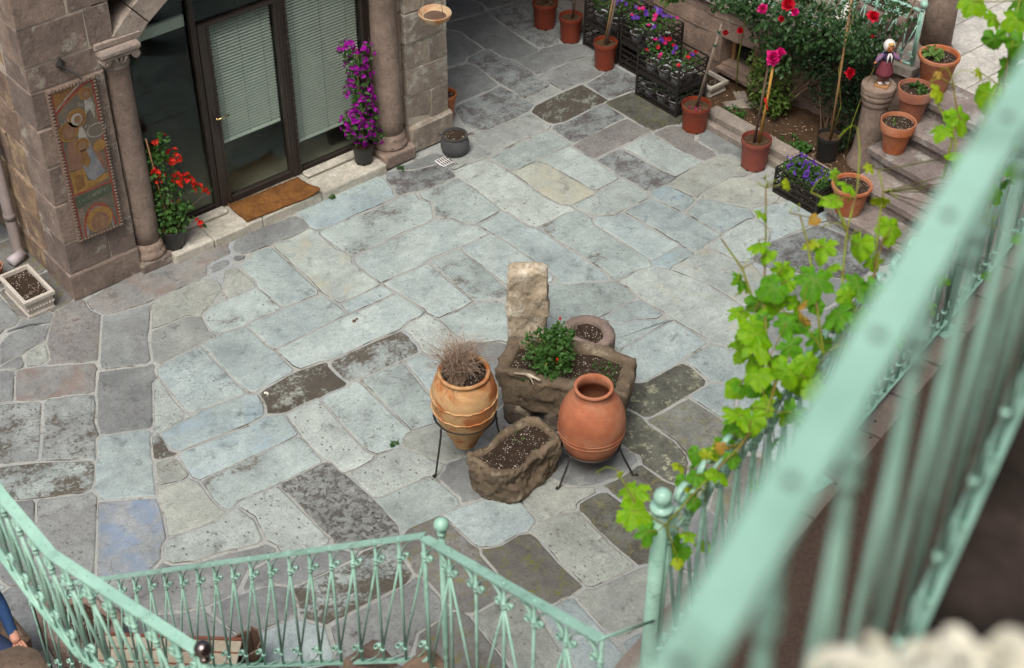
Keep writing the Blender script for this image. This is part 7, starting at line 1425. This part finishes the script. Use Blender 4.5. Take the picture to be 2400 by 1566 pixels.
# ------------------------------------------------------------------ grapevines
def grape_mesh(var=0):
    rads = [(0, .20), (12, .55), (20, .68), (30, .58), (38, .66), (47, .84), (54, .80), (62, .90), (70, .66), (78, .58), (86, .74), (94, .90), (101, .86), (108, 1.04), (116, .90), (125, .78), (134, .62), (143, .74), (151, .95), (158, .92), (165, 1.10), (172, 1.06), (180, 1.24)] if var else [(0, .22), (12, .60), (20, .72), (27, .66), (34, .78), (42, .74), (50, .90), (57, .86), (63, .94), (70, .84), (77, .80), (84, .92), (91, .86), (98, 1.0), (105, .95), (112, 1.02), (119, .92), (126, .93), (134, .84), (142, .88), (149, .96), (156, .94), (163, 1.08), (170, 1.05), (180, 1.18)]
    pts = []
    for a, r in rads: pts.append((a, r))
    full = [(a, r) for a, r in pts] + [(360-a, r) for a, r in pts[-2:0:-1]]
    vs = [(0, 0, 0)]; fs = []
    for a, r in full:
        t = math.radians(a); x, y = r*.52*math.sin(t), -r*.52*math.cos(t); rr = math.hypot(x, y); vs.append((x*.55, y*.55, .035*math.sin(a*.105)+.02-.10*(rr*.55)**2)) 
    n = len(full)
    for a, r in full:
        t = math.radians(a); x, y = r*.52*math.sin(t), -r*.52*math.cos(t); rr = math.hypot(x, y); vs.append((x, y, (.035*math.sin(a*.42)+.05*math.sin(a*.105))*rr*2-.55*rr*rr))
    for k in range(n):
        k2 = (k+1) % n; fs += [(0, 1+k, 1+k2), (1+k, 1+n+k, 1+n+k2, 1+k2)]
    me = []
    for mat in ('L_vine', 'L_vine2', 'L_viney', 'L_rust', 'L_vine2'):
        q = bpy.data.meshes.new('leaf'); q.from_pydata(vs, [], fs); q.update(); q.polygons.foreach_set('use_smooth', [True]*len(q.polygons)); q.materials.append(MT[mat]); me.append(q)
    return dict(v=me[0], m=me[1], y=me[2], r=me[3], d=me[1], w=me[0])
GM = grape_mesh(); GM2 = grape_mesh(1)
def vine(name, label, leaves, stems, loc, extra=0):
    t = thing(name, label, 'vine', loc)
    for k, P in enumerate(stems):
        MB().tube([V(p) for p in P], [.0055*(1-.6*i/len(P)) for i in range(len(P))], 6).build('stem', 'vinestem', t, True)
    tm = MB()
    for P in stems:
        for j in range(3):
            p = V(random.choice(P)); e = V((rnd(-1, 1), rnd(-1, 1), rnd(-.2, .8)))*.07; tm.tube([p, p+e*.5+V((0, 0, .02)), p+e, p+e+V((rnd(-.02, .02), rnd(-.02, .02), -.02)), p+e*1.05+V((.01, .0, .005))], [.0016]*5, 4, False)
    tm.build('tendril', 'L_viney', t, True, 'stuff')
    pts = [V(p) for P in stems for p in P]
    for (x, y, z, s_, k) in leaves:
        p = V((x, y, z)); o = bpy.data.objects.new('leaf', random.choice((GM, GM2))[k]); COL.objects.link(o); o.parent = t
        tc = (CAM-p).normalized(); nr = (tc*rnd(.35, .9)+V((0, 0, rnd(.25, .9)))+rv()*.75).normalized(); 
        dn = V((rnd(-.6, .6), rnd(-.6, .6), -1)); dn = (dn-nr*dn.dot(nr)).normalized(); xx = dn.cross(nr)*-1
        M3 = Matrix((( -xx.x, dn.x, nr.x), (-xx.y, dn.y, nr.y), (-xx.z, dn.z, nr.z)))
        mw = M3.to_4x4(); mw = Matrix.Translation(p-dn*s_*.3) @ mw @ Matrix.Diagonal((s_*.80, s_*.80, s_*.80, 1))
        o.matrix_parent_inverse = Matrix.Translation(-V(loc)); o.matrix_basis = mw
        q = min(pts, key=lambda a: (a-p).length)
        if (q-p).length > .02: MB().tube([q, (p+q)/2+V((0, 0, .01)), p-dn*s_*.3], .0022, 4, False).build('petiole', 'vinestem', t)
    return t
L1 = list(VINE1)
for k in range(34):   # leaves hugging the railing further along
    u = rnd(0, 2.9); p = Da+hzD*u+V((rnd(-.08, .08), rnd(-.08, .08), rnd(-.75, .1))); L1.append((p.x, p.y, p.z, rnd(.07, .14), random.choice('vvmmd')))
vine('grapevine', 'grapevine with bright green lobed leaves and upright shoots on the walkway railing', L1, VST1, (-.2, -7.8, 3.66))
vine('grapevine', 'second grapevine with backlit leaves at the right edge above the steps', VINE2, VST2, (1.6, -7.4, 3.66))

# ------------------------------------------------------------------ seated person at the stair foot
def person():
    t = thing('person', 'person in blue jacket sitting at the stair foot, hand resting on knee', 'person', (-2.47, -3.40, 0))
    J = [((0, 0, .52), .15), ((0, .01, .66), .145), ((0, .0, .84), .15), ((0, .02, 1.02), .15), ((0, .02, 1.10), .07), ((0, .01, 1.17), .055),     # 0-5 spine, neck
         ((0, -.015, 1.24), .085), ((0, -.02, 1.33), .092), ((0, -.01, 1.40), .06)]                                                                  # 6-8 head
    E = [(i, i+1) for i in range(8)]
    def add(p, r, par): J.append((p, r)); E.append((par, len(J)-1)); return len(J)-1
    for s_ in (-1, 1):
        a = add((s_*.16, .02, 1.03), .068, 3); b = add((s_*.235, -.02, .90), .056, a); c = add((s_*.255, -.10, .76), .048, b); dd = add((s_*.205, -.28, .665), .036, c); e = add((s_*.185, -.36, .645), .034, dd)
        hp = add((s_*.10, -.06, .50), .10, 0); kn = add((s_*.15, -.42, .52), .075, hp); an = add((s_*.14, -.44, .12), .046, kn); ft = add((s_*.15, -.58, .05), .042, an)
    R = Matrix.Rotation(math.radians(8), 3, 'Z'); base = V((-2.47, -3.40, 0))
    me = bpy.data.meshes.new('body'); me.from_pydata([tuple(base+R @ V(p)) for p, r in J], E, []); me.update()
    o = bpy.data.objects.new('body', me); COL.objects.link(o)
    md = o.modifiers.new('skin', 'SKIN'); 
    for i, (p, r) in enumerate(J): me.skin_vertices[0].data[i].radius = (r, r*(.72 if 1 <= i <= 3 else 1)); me.skin_vertices[0].data[i].use_root = (i == 0)
    o.modifiers.new('sub', 'SUBSURF').levels = 2; o.modifiers['sub'].render_levels = 2
    dg_ = bpy.context.evaluated_depsgraph_get(); nm = bpy.data.meshes.new_from_object(o.evaluated_get(dg_)); bpy.data.objects.remove(o)
    nm.materials.clear()
    for k in ('jacket', 'jeans', 'skin', 'blackplastic'): nm.materials.append(MT[k])
    Ri = R.inverted()
    for p in nm.polygons:
        c = Ri @ (p.center-base); p.use_smooth = True
        hand = c.y < -.305 and c.z > .60
        p.material_index = 2 if (c.z > 1.12 or hand) else 3 if c.z < .11 else 1 if c.z < .60 else 0
    b = bpy.data.objects.new('body', nm); COL.objects.link(b); attach(b, t)
    def W(p): return base+R @ V(p)
    for s_ in (-1, 1):                                   # palm and fingers over the knee
        for f in range(4):
            x = s_*(.158+f*.017); MB().tube([W((x, -.365, .648)), W((x, -.405+.004*abs(f-1.5), .640)), W((x, -.432+.004*abs(f-1.5), .615)), W((x, -.440, .590))], [.0095, .009, .008, .007], 7).build('finger', 'skin', b, True)
        MB().tube([W((s_*.165, -.35, .640)), W((s_*.140, -.385, .628)), W((s_*.132, -.41, .612))], [.011, .0095, .008], 7).build('thumb', 'skin', b, True)
    hr = MB().ball(W((0, .012, 1.335)), .108, 16, 12, (.95, 1.02, 1.12)); hr.f = [f for f in hr.f if not all((Ri @ (V(hr.v[i])-base)).y < -.045 and (Ri @ (V(hr.v[i])-base)).z < 1.40 for i in f)]; hr.build('hair', 'hair', t, True)
    for s_ in (-1, 1): MB().ball(W((s_*.034, -.098, 1.325)), .011, 8, 6).build('eye', 'hair', b, True); MB().ball(W((s_*.094, -.01, 1.315)), .022, 8, 6, (.5, 1, 1.4)).build('ear', 'skin', b, True)
    MB().tube([W((0, -.100, 1.335)), W((0, -.122, 1.295)), W((0, -.104, 1.287))], [.010, .015, .010], 7).build('nose', 'skin', b, True); MB().tube([W((-.024, -.092, 1.255)), W((0, -.104, 1.253)), W((.024, -.092, 1.255))], [.004, .008, .004], 6).build('mouth', 'P_rose', b, True)
    MB().lathe([(.075, 1.07), (.085, 1.11), (.082, 1.14), (.070, 1.14)], W((0, .02, 0)), 18, cap0=False).build('collar', 'jacket', t, True)
person()
tag(MB().box(-2.62, -2.10, -3.52, -3.16, 0, .40, b=.02, j=.01).build('sitting_stone', 'tufa_left'), 'low stone block under the seated person at the stair foot', 'stone')

# ------------------------------------------------------------------ terrace railing
rt_ = thing('terrace_railing', 'light green scrolled iron railing on the wall top by the terrace column', 'railing', (7.42, -2.2, .95), RGp)
railing(rt_, [(7.44, -3.02, 1.53), (7.40, -2.62, 1.53), (7.36, -2.2, 1.53), (7.30, -1.2, 1.53), (7.22, -.2, 1.53)], .57, 24, pattern='N', both=True, rod=.008)
post(rt_, 7.445, -3.04, .946, 1.55, .014, .038)
# fallen bits on the paving
for lab, (x, y), sz, mat in (('dark dead leaf lying on the pale central paving', (1.72, -1.80), .045, 'bark'), ('yellow fallen leaf on the paving near the stair', (.05, -5.0), .04, 'L_viney'), ('pale fallen petal by the dark paving slab', (.62, -2.10), .03, 'P_white')):
    m = MB()
    for k in range(3): m.leaf((x+rnd(-.01, .01), y+rnd(-.01, .01), .012), rv()*V((1, 1, .1)), V((0, 0, 1)), sz, sz*.6, .5, .3)
    tag(m.build('fallen_leaf', mat), lab, 'leaf')
